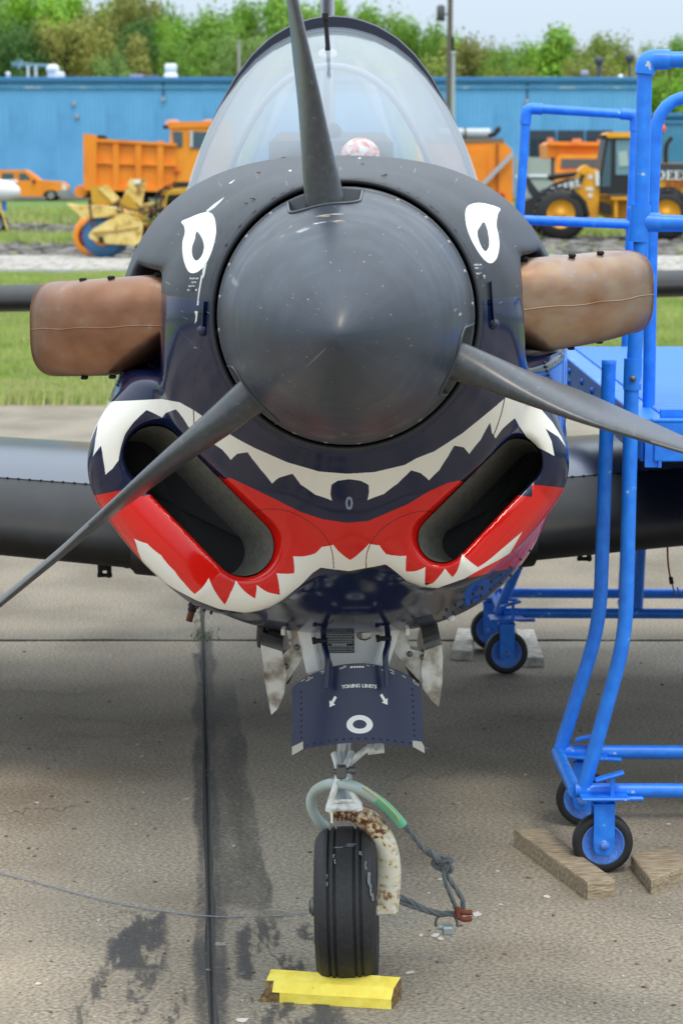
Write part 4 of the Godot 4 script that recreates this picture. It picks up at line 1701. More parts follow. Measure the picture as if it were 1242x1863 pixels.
	var yoke := part("leg_yoke", g, mat("clean_white", Color(0.86, 0.87, 0.87), 0.4), leg)
	g = MB.new()
	var pc := at(617, 1167, yk + 0.005)
	var pl := at(590, 1167, yk + 0.005)
	var pt := at(617, 1146, yk + 0.005)
	var pw := (pc.x - pl.x) * 2.0
	var ph := (pt.y - pc.y) * 2.0
	pc.z = -yk - 0.008
	g.box(pc, Vector3(pw, ph, 0.003))
	var plac := part("placard", g, mat("placard_grey", Color(0.16, 0.17, 0.19), 0.5), yoke)
	g = MB.new()
	for r in 13:
		if r == 8:
			continue
		var y := pc.y + ph * (0.44 - r * 0.073)
		var x := pc.x - pw * 0.46
		while x < pc.x + pw * 0.44:
			var l := rng.randf_range(0.0012, 0.005)
			g.box(Vector3(x + l / 2, y, pc.z + 0.0022), Vector3(l, ph * 0.036, 0.001))
			x += l + 0.0011
	part("placard_print", g, mat("print_grey", Color(0.62, 0.64, 0.66), 0.6), plac)
	var wt := put("placard_heading", text_mesh("WARNING", 0.0034, 0.0006), mat("print_white", Color(0.8, 0.8, 0.8), 0.6), plac)
	wt.position = Vector3(pc.x, pc.y - ph * 0.145, pc.z + 0.0022) - origin_of(plac)
	# hydraulic pipe
	g = MB.new()
	g.tube(smooth_path([at(588, 1178, 4.9), at(594, 1192, 4.89), at(602, 1206, 4.9), at(604, 1222, 4.91)], 5), 0.0028, 6)
	part("hydraulic_pipe", g, M.dull_steel, leg)
	# ---- front door with its curved top
	build_front_door(ac)
	# ---- side doors
	for s in [-1, 1]:
		g = MB.new()
		var o := []
		var inner := []
		if s < 0:
			o = [[478, 1148], [482, 1175], [486, 1215], [497, 1272], [508, 1262], [520, 1235], [524, 1200], [516, 1160]]
		else:
			o = [[798, 1148], [800, 1170], [799, 1215], [793, 1258], [780, 1247], [764, 1225], [762, 1190], [768, 1158]]
		var pa := PackedVector2Array()
		var dq := 5.05
		for p in o:
			var w := at(p[0], p[1], dq)
			pa.append(Vector2(w.x, w.y))
		var tw := Transform3D(Basis(), Vector3(0, 0, -dq))
		g.prism(pa, tw, 0.30)
		var door := part("side_gear_door", g, M.door_dirty, ac)
		g = MB.new()
		var hinge: Array = [[532, 1122], [557, 1168], [553, 1190], [532, 1224], [516, 1246], [500, 1258], [500, 1226], [506, 1196], [528, 1176], [530, 1155], [524, 1125]] if s < 0 else [[734, 1122], [714, 1166], [718, 1184], [740, 1212], [762, 1236], [788, 1248], [788, 1216], [778, 1186], [746, 1178], [738, 1158], [746, 1125]]
		var ph2 := PackedVector2Array()
		for p in hinge:
			var w := at(p[0], p[1], dq - 0.12)
			ph2.append(Vector2(w.x, w.y))
		g.prism(ph2, Transform3D(Basis(), Vector3(0, 0, -dq + 0.12)), 0.035)
		part("hinge_arm", g, M.door_dirty, door)
		g = MB.new()
		for p in ([[520, 1213], [514, 1232], [540, 1178]] if s < 0 else [[769, 1196], [774, 1222], [745, 1190]]):
			g.lathe(PackedVector2Array([Vector2(0.0, 0.004), Vector2(0.006, 0.004), Vector2(0.0065, 0.0), Vector2(0.0065, -0.004)]), frame(at(p[0], p[1], dq - 0.141), Vector3(0, 0, 1)), 8)
		part("hinge_rivets", g, M.dull_steel, door)
		# dark struts behind the door
		g = MB.new()
		if s < 0:
			g.tube(PackedVector3Array([at(545, 1180, 5.2), at(516, 1240, 5.2)]), 0.012, 8)
		else:
			g.tube(PackedVector3Array([at(735, 1185, 5.2), at(760, 1240, 5.2)]), 0.012, 8)
		part("door_strut", g, mat("grimy_brown", Color(0.20, 0.16, 0.12), 0.8), door)

func build_front_door(ac: Node3D) -> void:
	var nx := 32
	var ny := 18
	var d := 4.79
	var P := func(u: float, v: float, off: float) -> Vector3:
		# u across -1..1, v 0 at the top, 1 at the bottom
		var w := 117.0 + 3.5 * v
		var xm := 648.0 + 3.5 * v
		var tp := 1208.0 + 34.0 * pow(absf(u), 2.0) + 9.0 * pow(absf(u), 8.0) - 3.0 * u
		var bp := 1351.0 + 15.0 * pow(absf(u), 1.8) - 2.0 * u
		if absf(u) > 0.82:
			bp += 6.0 * (absf(u) - 0.82) / 0.18
		var q := d + 0.050 * (1.0 - v) + 0.045 * u * u
		var p := at(xm + u * w, lerpf(tp, bp, v), q)
		return p + Vector3(0, 0, off)
	var m := MB.new()
	var front := []
	var back := []
	for j in ny + 1:
		var ra := PackedVector3Array()
		var rb := PackedVector3Array()
		for i in nx + 1:
			ra.append(P.call(-1.0 + 2.0 * i / nx, float(j) / ny, 0.0))
			rb.append(P.call(-1.0 + 2.0 * i / nx, float(j) / ny, -0.006))
		front.append(ra)
		back.append(rb)
	for j in ny:
		for i in nx:
			m.quad(front[j][i], front[j][i + 1], front[j + 1][i + 1], front[j + 1][i], 1)
			m.quad(back[j][i], back[j + 1][i], back[j + 1][i + 1], back[j][i + 1], 2)
	for i in nx:
		m.quad(front[0][i], back[0][i], back[0][i + 1], front[0][i + 1], 3)
		m.quad(front[ny][i], front[ny][i + 1], back[ny][i + 1], back[ny][i], 4)
	for j in ny:
		m.quad(front[j][0], front[j + 1][0], back[j + 1][0], back[j][0], 5)
		m.quad(front[j][nx], back[j][nx], back[j + 1][nx], front[j + 1][nx], 6)
	m.fix(0)
	var door := part("front_gear_door", m, M.navy_door, ac)
	# marks laid on the curved skin: cells of a fine sheet that fall inside each outline
	var dab := func(name_: String, outline: PackedVector2Array, material: Material, holes: Array) -> void:
		var mb := MB.new()
		var idx := Geometry2D.triangulate_polygon(outline)
		for i in range(0, idx.size(), 3):
			var t := [outline[idx[i]], outline[idx[i + 1]], outline[idx[i + 2]]]
			mb.tri(P.call(t[0].x, t[0].y, 0.0016), P.call(t[1].x, t[1].y, 0.0016), P.call(t[2].x, t[2].y, 0.0016), 1)
		part(name_, mb, material, door)
	# ring
	var ring := MB.new()
	for i in 40:
		var a0 := TAU * i / 40
		var a1 := TAU * (i + 1) / 40
		var c := Vector2(0.028, 0.765)
		var o0 := c + Vector2(cos(a0) * 0.200, sin(a0) * 0.118)
		var o1 := c + Vector2(cos(a1) * 0.200, sin(a1) * 0.118)
		var i0 := c + Vector2(cos(a0) * 0.105, sin(a0) * 0.057)
		var i1 := c + Vector2(cos(a1) * 0.105, sin(a1) * 0.057)
		ring.quad(P.call(o0.x, o0.y, 0.0016), P.call(o1.x, o1.y, 0.0016), P.call(i1.x, i1.y, 0.0016), P.call(i0.x, i0.y, 0.0016), 1)
	part("painted_ring", ring, mat("mark_white", Color(0.88, 0.89, 0.88), 0.4), door)
	# arrows, pointing down and outwards
	for s in [-1, 1]:
		var c := Vector2(-0.37, 0.44) if s < 0 else Vector2(0.41, 0.42)
		var pts := PackedVector2Array()
		for p in [[-0.5, 0.16], [0.12, 0.16], [0.12, 0.42], [0.62, 0.0], [0.12, -0.42], [0.12, -0.16], [-0.5, -0.16]]:
			var v := Vector2(p[0], p[1]).rotated(deg_to_rad(52)) * 0.16
			pts.append(c + Vector2(v.x * s * 0.86, v.y * 0.86))
		dab.call("painted_arrow", pts, M.mark_white, [])
	# pale corners where the paint has gone
	dab.call("bare_corner", PackedVector2Array([Vector2(-1, 0.87), Vector2(-0.83, 0.88), Vector2(-0.83, 0.99), Vector2(-1, 1.0)]), mat("primer", Color(0.66, 0.64, 0.60), 0.7), [])
	dab.call("bare_corner", PackedVector2Array([Vector2(0.82, 0.90), Vector2(0.96, 0.85), Vector2(1.0, 0.90), Vector2(1, 1.0), Vector2(0.82, 0.985)]), M.primer, [])
	# worn top corners and chips
	for k in 26:
		var side := -1.0 if k % 2 == 0 else 1.0
		var u := side * rng.randf_range(0.15, 0.98)
		var v := rng.randf_range(0.0, 0.05)
		var w := rng.randf_range(0.008, 0.05)
		dab.call("paint_chip", PackedVector2Array([Vector2(u - w, v), Vector2(u, v - 0.004), Vector2(u + w, v + 0.003), Vector2(u + w * 0.3, v + 0.018), Vector2(u - w * 0.5, v + 0.012)]), M.primer, [])
	for k in 5:
		var u := -0.10 + k * 0.045
		dab.call("paint_chip", PackedVector2Array([Vector2(u, 0.03), Vector2(u + 0.03, 0.02), Vector2(u + 0.04, 0.04), Vector2(u + 0.01, 0.05)]), M.mark_white, [])
	# rivets
	var rb := MB.new()
	rb.ball(Vector3.ZERO, Vector3(0.0026, 0.0026, 0.0012), 7, 4)
	var rm := rb.mesh()
	for k in 9:
		for s in [-1, 1]:
			var r := put("rivet", rm, M.navy_door, door)
			r.position = P.call(s * 0.86, 0.16 + k * 0.082, 0.001) - origin_of(door)
	for k in 15:
		var r := put("rivet", rm, M.navy_door, door)
		r.position = P.call(-0.78 + k * 0.112, 0.945, 0.001) - origin_of(door)
	# lettering, following the curve letter by letter
	var s := "TOWING LIMITS"
	var tw := 0.0
	var ws := []
	for ch in s:
		var w := {"I": 0.45, " ": 0.5, "W": 1.35, "M": 1.25, "O": 1.1, "G": 1.1, "N": 1.1}.get(ch, 0.95) as float
		ws.append(w)
		tw += w
	var u := -0.235
	for i in s.length():
		var cw: float = ws[i] / tw * 0.545
		if s[i] != " ":
			var t := put("letter", text_mesh(s[i], 0.0072, 0.0008), M.mark_white, door)
			var p0: Vector3 = P.call(u + cw / 2, 0.275, 0.0016)
			var p1: Vector3 = P.call(u + cw / 2 + 0.03, 0.275, 0.0016)
			var pd: Vector3 = P.call(u + cw / 2, 0.30, 0.0016)
			var ex := (p1 - p0).normalized()
			var ez := ex.cross(p0 - pd).normalized()
			t.transform = Transform3D(Basis(ex * 1.22, ez.cross(ex), ez), p0 - origin_of(door))
		u += cw
	# operating rods
	for r in [[[588, 1112], [588, 1160], [590, 1176], [596, 1195], [594, 1252]], [[701, 1112], [705, 1150], [706, 1172], [700, 1190], [704, 1250]]]:
		var g := MB.new()
		var pts := []
		for i in r.size():
			pts.append(at(r[i][0], r[i][1], lerpf(4.88, 4.80, i / 4.0)))
		g.tube(bent(pts, 0.012, 4), 0.0062, 8, true, 1.0)
		var rod := part("door_rod", g, M.navy_door, ac)
		g = MB.new()
		var c := at(r[2][0] - 3, r[2][1] - 10, 4.845)
		g.tube(PackedVector3Array([c + Vector3(-0.018, 0, 0), c + Vector3(0.010, 0.001, 0)]), 0.0055, 6)
		g.tube(PackedVector3Array([c + Vector3(-0.022, 0, 0), c + Vector3(-0.014, 0.001, 0)]), 0.008, 6)
		part("rod_bolt", g, M.dark, rod)
		g = MB.new()
		g.box(at(r[0][0], r[0][1] + 2, 4.876), Vector3(0.013, 0.028, 0.012), Basis(), 0.003)
		part("rod_end", g, M.dull_steel, rod)
		g = MB.new()
		g.box(at(r[4][0], r[4][1] - 16, 4.81), Vector3(0.013, 0.034, 0.010), Basis(), 0.003)
		part("rod_bracket", g, M.navy_door, rod)

func build_cowl_fittings(ac: Node3D) -> void:
	# latch straps on each side of the spinner
	for r in [[[371, 548], [368, 600], 1], [[893, 512], [898, 588], -1]]:
		var g := MB.new()
		var pts := PackedVector3Array()
		for k in 7:
			var h := nose_hit(lerpf(r[0][0], r[1][0], k / 6.0), lerpf(r[0][1], r[1][1], k / 6.0))
			pts.append(h + Vector3(0, 0, 0.004))
		g.tube(pts, 0.0058, 8, true, 0.35)
		var la := part("latch", g, mat("latch_paint", Color(0.12, 0.15, 0.24), 0.25), ac)
		g = MB.new()
		g.ball(nose_hit(r[1][0], r[1][1] + 2) + Vector3(0, 0, 0.003), Vector3(0.010, 0.010, 0.007), 12, 8)
		part("latch_button", g, M.latch_paint, la)
	# drain pipes, lamp and dark tube below the cowling
	var g := MB.new()
	g.tube(PackedVector3Array([at(356, 1085, 4.9), at(349, 1112, 4.9)]), 0.0095, 10)
	var dp := part("drain_pipe", g, M.dark, ac)
	g = MB.new()
	g.tube(PackedVector3Array([at(349, 1112, 4.9), at(344, 1130, 4.9)]), 0.0075, 10)
	part("pipe_end", g, M.rusty, dp)
	g = MB.new()
	g.tube(PackedVector3Array([at(478, 1140, 5.05), at(476, 1160, 5.05), at(474, 1175, 5.06)]), [0.013, 0.012, 0.008], 10)
	part("vent_pipe", g, M.navy_gloss, ac)
	g = MB.new()
	var lc := at(820, 1124, 4.95)
	g.ball(lc, Vector3(0.009, 0.0085, 0.009), 12, 8)
	var lamp := part("marker_lamp", g, mat("lens_white", Color(0.88, 0.89, 0.88), 0.2), ac)
	g = MB.new()
	g.ball(lc + Vector3(0.0, 0.016, -0.006), Vector3(0.013, 0.013, 0.013), 12, 8)
	part("lamp_base", g, M.dark, lamp)
	var rvb := MB.new()
	rvb.ball(Vector3.ZERO, Vector3(0.0036, 0.0036, 0.0022), 7, 4)
	var rvm := rvb.mesh()
	for row in [[792, 1132, 880, 1092, 985, 1002], [812, 1110, 900, 1066, 1000, 968], [470, 1146, 420, 1130, 345, 1100], [990, 660, 1004, 700, 1012, 745], [246, 648, 226, 668, 214, 700]]:
		for k in 12:
			var t := k / 11.0
			var p := Vector2(row[0], row[1]).lerp(Vector2(row[2], row[3]), t).lerp(Vector2(row[2], row[3]).lerp(Vector2(row[4], row[5]), t), t)
			var h := nose_hit(p.x, p.y)
			if absf(nose(h.x, h.y, -h.z)) > 0.004:
				continue
			var rv := put("rivet", rvm, M.latch_paint, ac)
			rv.position = h - origin_of(ac)
	# leaf bits and droppings that lie on the top of the cowling
	var where_ := ["left of the top blade, beside the white streak", "above the left eye towards the windscreen", "in front of the helmet, the largest there", "right of the top blade by the cowling rim", "just left of the top blade", "in the middle of the cowling top under the glass", "lowest on the left, by the spinner gap", "beside the largest one in front of the helmet"]
	var wi := 0
	for p in [[460, 362, 0.007], [470, 314, 0.006], [698, 320, 0.006], [668, 330, 0.003], [517, 287, 0.005], [660, 299, 0.003], [447, 370, 0.004], [702, 318, 0.004]]:
		var h := nose_hit(p[0], p[1])
		var t := Transform3D(Basis(Vector3.UP, rng.randf() * TAU), h + Vector3(0, 0.001, 0))
		var b := MB.new()
		for k in 5:
			var a := TAU * k / 5.0 + rng.randf() * 0.5
			var l: float = p[2] * rng.randf_range(0.7, 1.5)
			b.tri(Vector3.ZERO, Vector3(cos(a - 0.35) * l * 0.6, 0.002, sin(a - 0.35) * l * 0.6), Vector3(cos(a) * l, 0.0004, sin(a) * l), -1)
			b.tri(Vector3.ZERO, Vector3(cos(a) * l, 0.0004, sin(a) * l), Vector3(cos(a + 0.35) * l * 0.6, 0.002, sin(a + 0.35) * l * 0.6), -1)
		b.turn_all(Transform3D(t.basis, Vector3.ZERO))
		var one := put("fallen_blossom", b.mesh(), mat("dry_leaf", Color(0.50, 0.40, 0.28), 0.9))
		one.position = h
		tag(one, "", "blossom", "dry blossoms fallen on the cowling")
		one.set_meta("label", "small dry blossom on the nose, " + where_[wi])
		wi += 1

# ================================================================== blue maintenance stand
func build_stand() -> void:
	var st := thing("access_stand", "blue tubular maintenance stand on castors beside the aircraft wing", "access stand", Vector3(1.2, 0, -7.0))
	var bl: Material = M.stand_blue
	var R := 0.0185
	var tube_part := func(called: String, pts: Array, r := 0.0185, rad := 0.05) -> MeshInstance3D:
		var m := MB.new()
		m.tube(bent(pts, rad, 6), r, 14)
		return part(called, m, bl, st)
	# ---- base frames, near and far; each has two long rails along the ground and short end rails
	var y0 := 0.205
	var xr := 2.05
	for e in [[5.80, 6.20, 0.588], [8.22, 8.62, 0.572]]:
		var xa: float = e[2]
		tube_part.call("base_rail", [Vector3(xa, y0, -e[0]), Vector3(xr, y0 - 0.005, -e[0])], R)
		tube_part.call("base_rail", [Vector3(xa - 0.008, y0, -e[1]), Vector3(xr, y0 - 0.005, -e[1])], R)
		tube_part.call("base_end", [Vector3(xa, y0 - 0.002, -e[0]), Vector3(xa - 0.008, y0 - 0.002, -e[1])], R * 0.95)
		tube_part.call("base_end", [Vector3(xr, y0 - 0.002, -e[0]), Vector3(xr, y0 - 0.002, -e[1])], R * 0.95)
	# ---- near legs: slope in, then upright
	var b0 := at(1060, 1446, 5.80)
	var b1 := at(1137, 1160, 5.80)
	var b2 := at(1137, 1080, 5.80)
	var b3 := at(1148, 700, 5.82)
	tube_part.call("leg", [Vector3(b0.x, y0, -5.80), b1, b3], R, 0.10)
	var c0 := at(1017, 1380, 6.20)
	var c1 := at(1090, 1135, 6.20)
	var c3 := at(1107, 656, 6.20)
	tube_part.call("leg", [Vector3(c0.x, y0, -6.20), c1, c3], R * 1.02, 0.10)
	var cap := MB.new()
	cap.lathe(PackedVector2Array([Vector2(0.0, 0.004), Vector2(0.017, 0.003), Vector2(0.0195, 0.0), Vector2(0.0195, -0.01)]), Transform3D(Basis(), c3), 16)
	part("tube_cap", cap, bl, st)
	# right-hand near legs
	for x in [1.72, 1.86]:
		tube_part.call("leg", [Vector3(x + 0.13, y0, -5.80), Vector3(x, 0.60, -5.80), Vector3(x, 1.18, -5.82)], R, 0.10)
	# far legs
	for e in [[895, 1090, 930, 1000, 8.62], [906, 1130, 960, 985, 8.22]]:
		var p0 := at(e[0], e[1], e[4])
		var p1 := at(e[2], e[3], e[4])
		p0.y = y0
		tube_part.call("leg", [p0, p1 + (p1 - p0) * 0.4, Vector3(0.72, 1.10, -e[4])], R, 0.10)
	for e in [[1132, 8.62], [1158, 8.24]]:
		var p0 := at(e[0], 1120, e[1])
		tube_part.call("leg", [Vector3(p0.x, y0, -e[1]), Vector3(p0.x + 0.03, 1.06, -e[1])], R * 1.05)
	var tie := MB.new()
	tie.tube(PackedVector3Array([at(1128, 1095, 8.60), at(1140, 1138, 8.23)]), 0.013, 8)
	part("brace", tie, bl, st)
	# ---- deck: side beams, ribbed boards, front fascia
	var dx0 := 0.762
	var dx1 := 1.90
	var dy := 1.135
	var m := MB.new()
	m.box(Vector3(dx0 - 0.006, dy - 0.052, -7.12), Vector3(0.012, 0.105, 2.42), Basis(), 0.003)
	m.box(Vector3(dx0 + 0.016, dy - 0.004, -7.12), Vector3(0.05, 0.006, 2.42))
	m.box(Vector3(dx0 + 0.016, dy - 0.104, -7.12), Vector3(0.05, 0.006, 2.42))
	var beam := part("side_beam", m, bl, st)
	m = MB.new()
	m.box(Vector3(dx1, dy - 0.052, -7.12), Vector3(0.012, 0.105, 2.42), Basis(), 0.003)
	part("side_beam", m, bl, st)
	for q in [6.35, 6.42, 7.05, 7.35, 7.75, 8.0]:
		for h in [0.035, 0.07]:
			m = MB.new()
			m.ball(Vector3(dx0 - 0.013, dy - h, -q), Vector3(0.008, 0.011, 0.011), 8, 6)
			part("bolt", m, bl, beam)
	# the deck boards run across; each has raised ribs
	for k in 10:
		m = MB.new()
		var q := 6.035 + k * 0.24
		m.box(Vector3((dx0 + dx1) / 2 + 0.02, dy - 0.008, -q), Vector3(dx1 - dx0 - 0.03, 0.014, 0.236), Basis(), 0.003)
		for j in 6:
			m.box(Vector3((dx0 + dx1) / 2 + 0.02, dy + 0.002, -q + 0.1 - j * 0.04), Vector3(dx1 - dx0 - 0.06, 0.008, 0.014), Basis(), 0.003)
		part("deck_board", m, mat("deck_blue", Color(0.22, 0.50, 0.86), 0.42), st)
	# front fascia, a shallow tray with a folded edge
	var f0 := at(1188, 736, 5.90)
	m = MB.new()
	m.box(Vector3((f0.x + dx1) / 2, dy - 0.055, -5.885), Vector3(dx1 - f0.x, 0.10, 0.012), Basis(), 0.003)
	m.box(Vector3((f0.x + dx1) / 2, dy - 0.002, -5.90), Vector3(dx1 - f0.x + 0.01, 0.008, 0.045), Basis(), 0.002)
	m.box(Vector3((f0.x + dx1) / 2 + 0.02, dy + 0.012, -5.93), Vector3(dx1 - f0.x, 0.022, 0.008), Basis(), 0.002)
	part("front_fascia", m, bl, st)
	m = MB.new()
	m.box(Vector3(dx0 + 0.035, dy - 0.06, -5.905), Vector3(0.008, 0.12, 0.05))
	m.box(Vector3(dx0 + 0.018, dy - 0.06, -5.89), Vector3(0.04, 0.12, 0.008))
	m.box(Vector3(dx0 - 0.01, dy - 0.05, -6.12), Vector3(0.03, 0.12, 0.06), Basis(), 0.004)
	part("corner_bracket", m, bl, st)
	m = MB.new()
	m.tube(PackedVector3Array([Vector3(1.30, dy + 0.035, -8.28), Vector3(1.9, dy + 0.03, -6.4)]), 0.02, 10)
	part("toe_rail", m, bl, st)
	# ---- tall near post: sleeve, post, elbow, top rail
	var p_low := at(1150, 700, 5.82)
	var p_mid := at(1164, 478, 5.82)
	var p_top := at(1172, 112, 5.82)
	m = MB.new()
	m.tube(PackedVector3Array([p_low + Vector3(-0.001, -0.012, 0), at(1151, 652, 5.82)]), 0.0225, 16)
	var sl := part("sleeve", m, bl, st)
	m = MB.new()
	m.lathe(PackedVector2Array([Vector2(0.0, 0.006), Vector2(0.007, 0.005), Vector2(0.008, 0.0), Vector2(0.008, -0.006)]), frame(at(1151, 689, 5.79), Vector3(0, 0, 1)), 8)
	part("sleeve_bolt", m, M.dull_steel, sl)
	tube_part.call("post", [p_low, p_mid, p_top - Vector3(0, 0.02, 0)], 0.0185, 0.02)
	m = MB.new()
	var corner := Vector3(p_top.x + 0.004, 2.018, p_top.z)
	m.tube(bent([p_top + Vector3(0, -0.03, 0), corner, corner + Vector3(0.055, 0.0, 0)], 0.045, 7), 0.0245, 16)
	part("elbow", m, bl, st)
	tube_part.call("top_rail", [corner + Vector3(0.03, 0, 0), corner + Vector3(1.1, -0.004, 0)], 0.0195)
	tube_part.call("post", [Vector3(1.88, 0.5, -5.82), Vector3(1.88, 2.01, -5.82)], 0.0195)
	# collar and mid rail
	m = MB.new()
	var col := at(1163, 404, 5.82)
	m.tube(PackedVector3Array([at(1160, 440, 5.82), at(1165, 372, 5.82)]), 0.0245, 16)
	part("collar", m, bl, st)
	tube_part.call("mid_rail", [col, col + Vector3(0.16, -0.003, 0), Vector3(1.88, col.y - 0.006, -5.82)], 0.019)
	m = MB.new()
	m.tube(PackedVector3Array([col, col + Vector3(0.05, -0.001, 0)]), 0.0235, 16)
	part("mid_rail_socket", m, bl, st)
	# ---- second post behind, whose top bends over into a rail
	var s0 := at(1181, 640, 6.22)
	var s1 := at(1184, 430, 6.22)
	var s2 := at(1194, 176, 6.22)
	tube_part.call("hand_rail", [Vector3(s0.x, 1.1, s0.z), s1, s2, Vector3(s2.x + 0.9, s2.y + 0.012, s2.z)], 0.0165, 0.10)
	tube_part.call("hand_rail", [at(1180, 410, 6.22), at(1242, 412, 6.22) + Vector3(0.7, 0, 0)], 0.0165)
	# ---- far guard rail: a rectangle of tubes at the far end of the deck
	var g0 := at(957, 197, 8.40)
	var g1 := at(1156, 209, 8.40)
	var g2 := at(1147, 408, 8.40)
	var g3 := at(944, 400, 8.40)
	tube_part.call("guard_post", [g3 + Vector3(-0.01, -0.5, 0), g3, g0], 0.0165)
	tube_part.call("guard_post", [Vector3(g2.x - 0.01, 1.10, g2.z), g2, g1], 0.0175)
	tube_part.call("guard_rail", [g0, g1], 0.0165)
	tube_part.call("guard_rail", [g3, g2], 0.0175)
	for k in [[g0, g1 - g0, g3 - g0], [g1, g0 - g1, g2 - g1]]:
		m = MB.new()
		m.tube(bent([k[0] + k[1].normalized() * 0.055, k[0], k[0] + k[2].normalized() * 0.055], 0.03, 6), 0.0205, 14)
		part("guard_elbow", m, bl, st)
	tube_part.call("guard_post", [Vector3(0.76, 1.08, -8.32), g3 + Vector3(-0.008, -0.45, 0)], 0.0165)
	# ---- castors: four wheels in forks with brake pedals
	castor(st, at(1095, 1530, 5.78), 0.0765, 0.02)
	castor(st, at(1062, 1466, 6.20), 0.0765, -0.25)
	castor(st, at(920, 1185, 8.16), 0.0765, 0.05)
	castor(st, at(893, 1152, 8.58), 0.0765, -0.2)
	castor(st, Vector3(2.0, 0.0765, -5.8), 0.0765, 0.3)
	castor(st, Vector3(2.0, 0.0765, -8.3), 0.0765, 0.1)

func castor(st: Node3D, c: Vector3, r: float, turn: float) -> void:
	c.y = r
	var b := Basis(Vector3.UP, turn)
	var ax := b * Vector3(0, 0, 1)
	var m := MB.new()
	# fork: top plate, two cheeks that lie in front of and behind the wheel
	for s in [-1, 1]:
		var ol := PackedVector2Array([Vector2(-0.026, 0.105), Vector2(0.026, 0.105), Vector2(0.026, 0.0), Vector2(0.022, -0.016), Vector2(0.010, -0.024), Vector2(-0.010, -0.024), Vector2(-0.022, -0.016), Vector2(-0.026, 0.0)])
		m.prism(ol, Transform3D(b, c + ax * s * 0.031), 0.005)
	m.box(c + Vector3(0, 0.104, 0), Vector3(0.058, 0.006, 0.072), b, 0.002)
	m.tube(PackedVector3Array([c + Vector3(0, 0.10, 0), c + Vector3(0, 0.125, 0)]), 0.022, 14)
	m.box(c + Vector3(0, 0.122, 0), Vector3(0.12, 0.007, 0.10), b, 0.002)
	var ca := part("castor", m, M.stand_blue, st)
	m = MB.new()
	m.lathe(PackedVector2Array([Vector2(r * 0.70, -0.019), Vector2(r * 0.80, -0.021), Vector2(r * 0.93, -0.019), Vector2(r * 0.99, -0.011), Vector2(r, 0.0), Vector2(r * 0.99, 0.011), Vector2(r * 0.93, 0.019), Vector2(r * 0.80, 0.021), Vector2(r * 0.70, 0.019)]), frame(c, ax), 48, false)
	part("tyre", m, M.black_rubber, ca)
	m = MB.new()
	m.lathe(PackedVector2Array([Vector2(0.0, 0.016), Vector2(r * 0.16, 0.016), Vector2(r * 0.2, 0.008), Vector2(r * 0.42, 0.006), Vector2(r * 0.52, 0.013), Vector2(r * 0.60, 0.013), Vector2(r * 0.64, 0.018), Vector2(r * 0.71, 0.019), Vector2(r * 0.71, -0.019), Vector2(r * 0.64, -0.018), Vector2(r * 0.5, -0.008), Vector2(0.0, -0.012)]), frame(c, ax), 40)
	part("wheel_disc", m, M.castor_blue, ca)
	m = MB.new()
	m.lathe(PackedVector2Array([Vector2(0.0, 0.043), Vector2(0.006, 0.043), Vector2(0.010, 0.040), Vector2(0.010, 0.034), Vector2(0.015, 0.034), Vector2(0.015, 0.031)]), frame(c, ax), 6)
	part("axle_bolt", m, M.castor_blue, ca)
	m = MB.new()
	m.box(c + b * Vector3(0.012, 0.175, 0.02), Vector3(0.075, 0.008, 0.03), b * Basis(Vector3(0, 0, 1), 0.28), 0.003)
	m.box(c + b * Vector3(0.02, 0.15, 0.02), Vector3(0.010, 0.06, 0.012), b)
	m.box(c + b * Vector3(0.07, 0.115, 0.01), Vector3(0.06, 0.01, 0.02), b, 0.003)
	part("brake_pedal", m, M.stand_blue, ca)

# ================================================================== small things on the apron
func plank(called: String, corners: Array, h: float, m: Material, label: String, group := "", tilt := 0.0) -> MeshInstance3D:
	# a timber block from the four ground corners of its base (metres)
	var c := Vector3.ZERO
	for p in corners:
		c += p
	c /= corners.size()
	c.y = 0.0
	var lo := PackedVector3Array()
	var b := MB.new()
	var n := corners.size()
	# slightly rounded arrises: three rings
	var rings := []
	for k in 4:
		var inset: float = [0.0, 0.0, 0.0015, 0.006][k]
		var y: float = [0.0005, h - 0.007, h - 0.002, h][k]
		var ring := PackedVector3Array()
		for i in n:
			var p: Vector3 = corners[i]
			var q: Vector3 = corners[(i + 1) % n]
			for j in 8:
				var w := p.lerp(q, j / 8.0)
				var d := (c - w)
				d.y = 0
				var nn := w + d.normalized() * (inset + rng.randf() * 0.0012)
				ring.append(Vector3(nn.x, y + rng.randfn() * 0.0005, nn.z))
		rings.append(ring)
	b.loft(rings, true, true, true, -1)
	return single(called, b, m, c, label, "wood block", group)

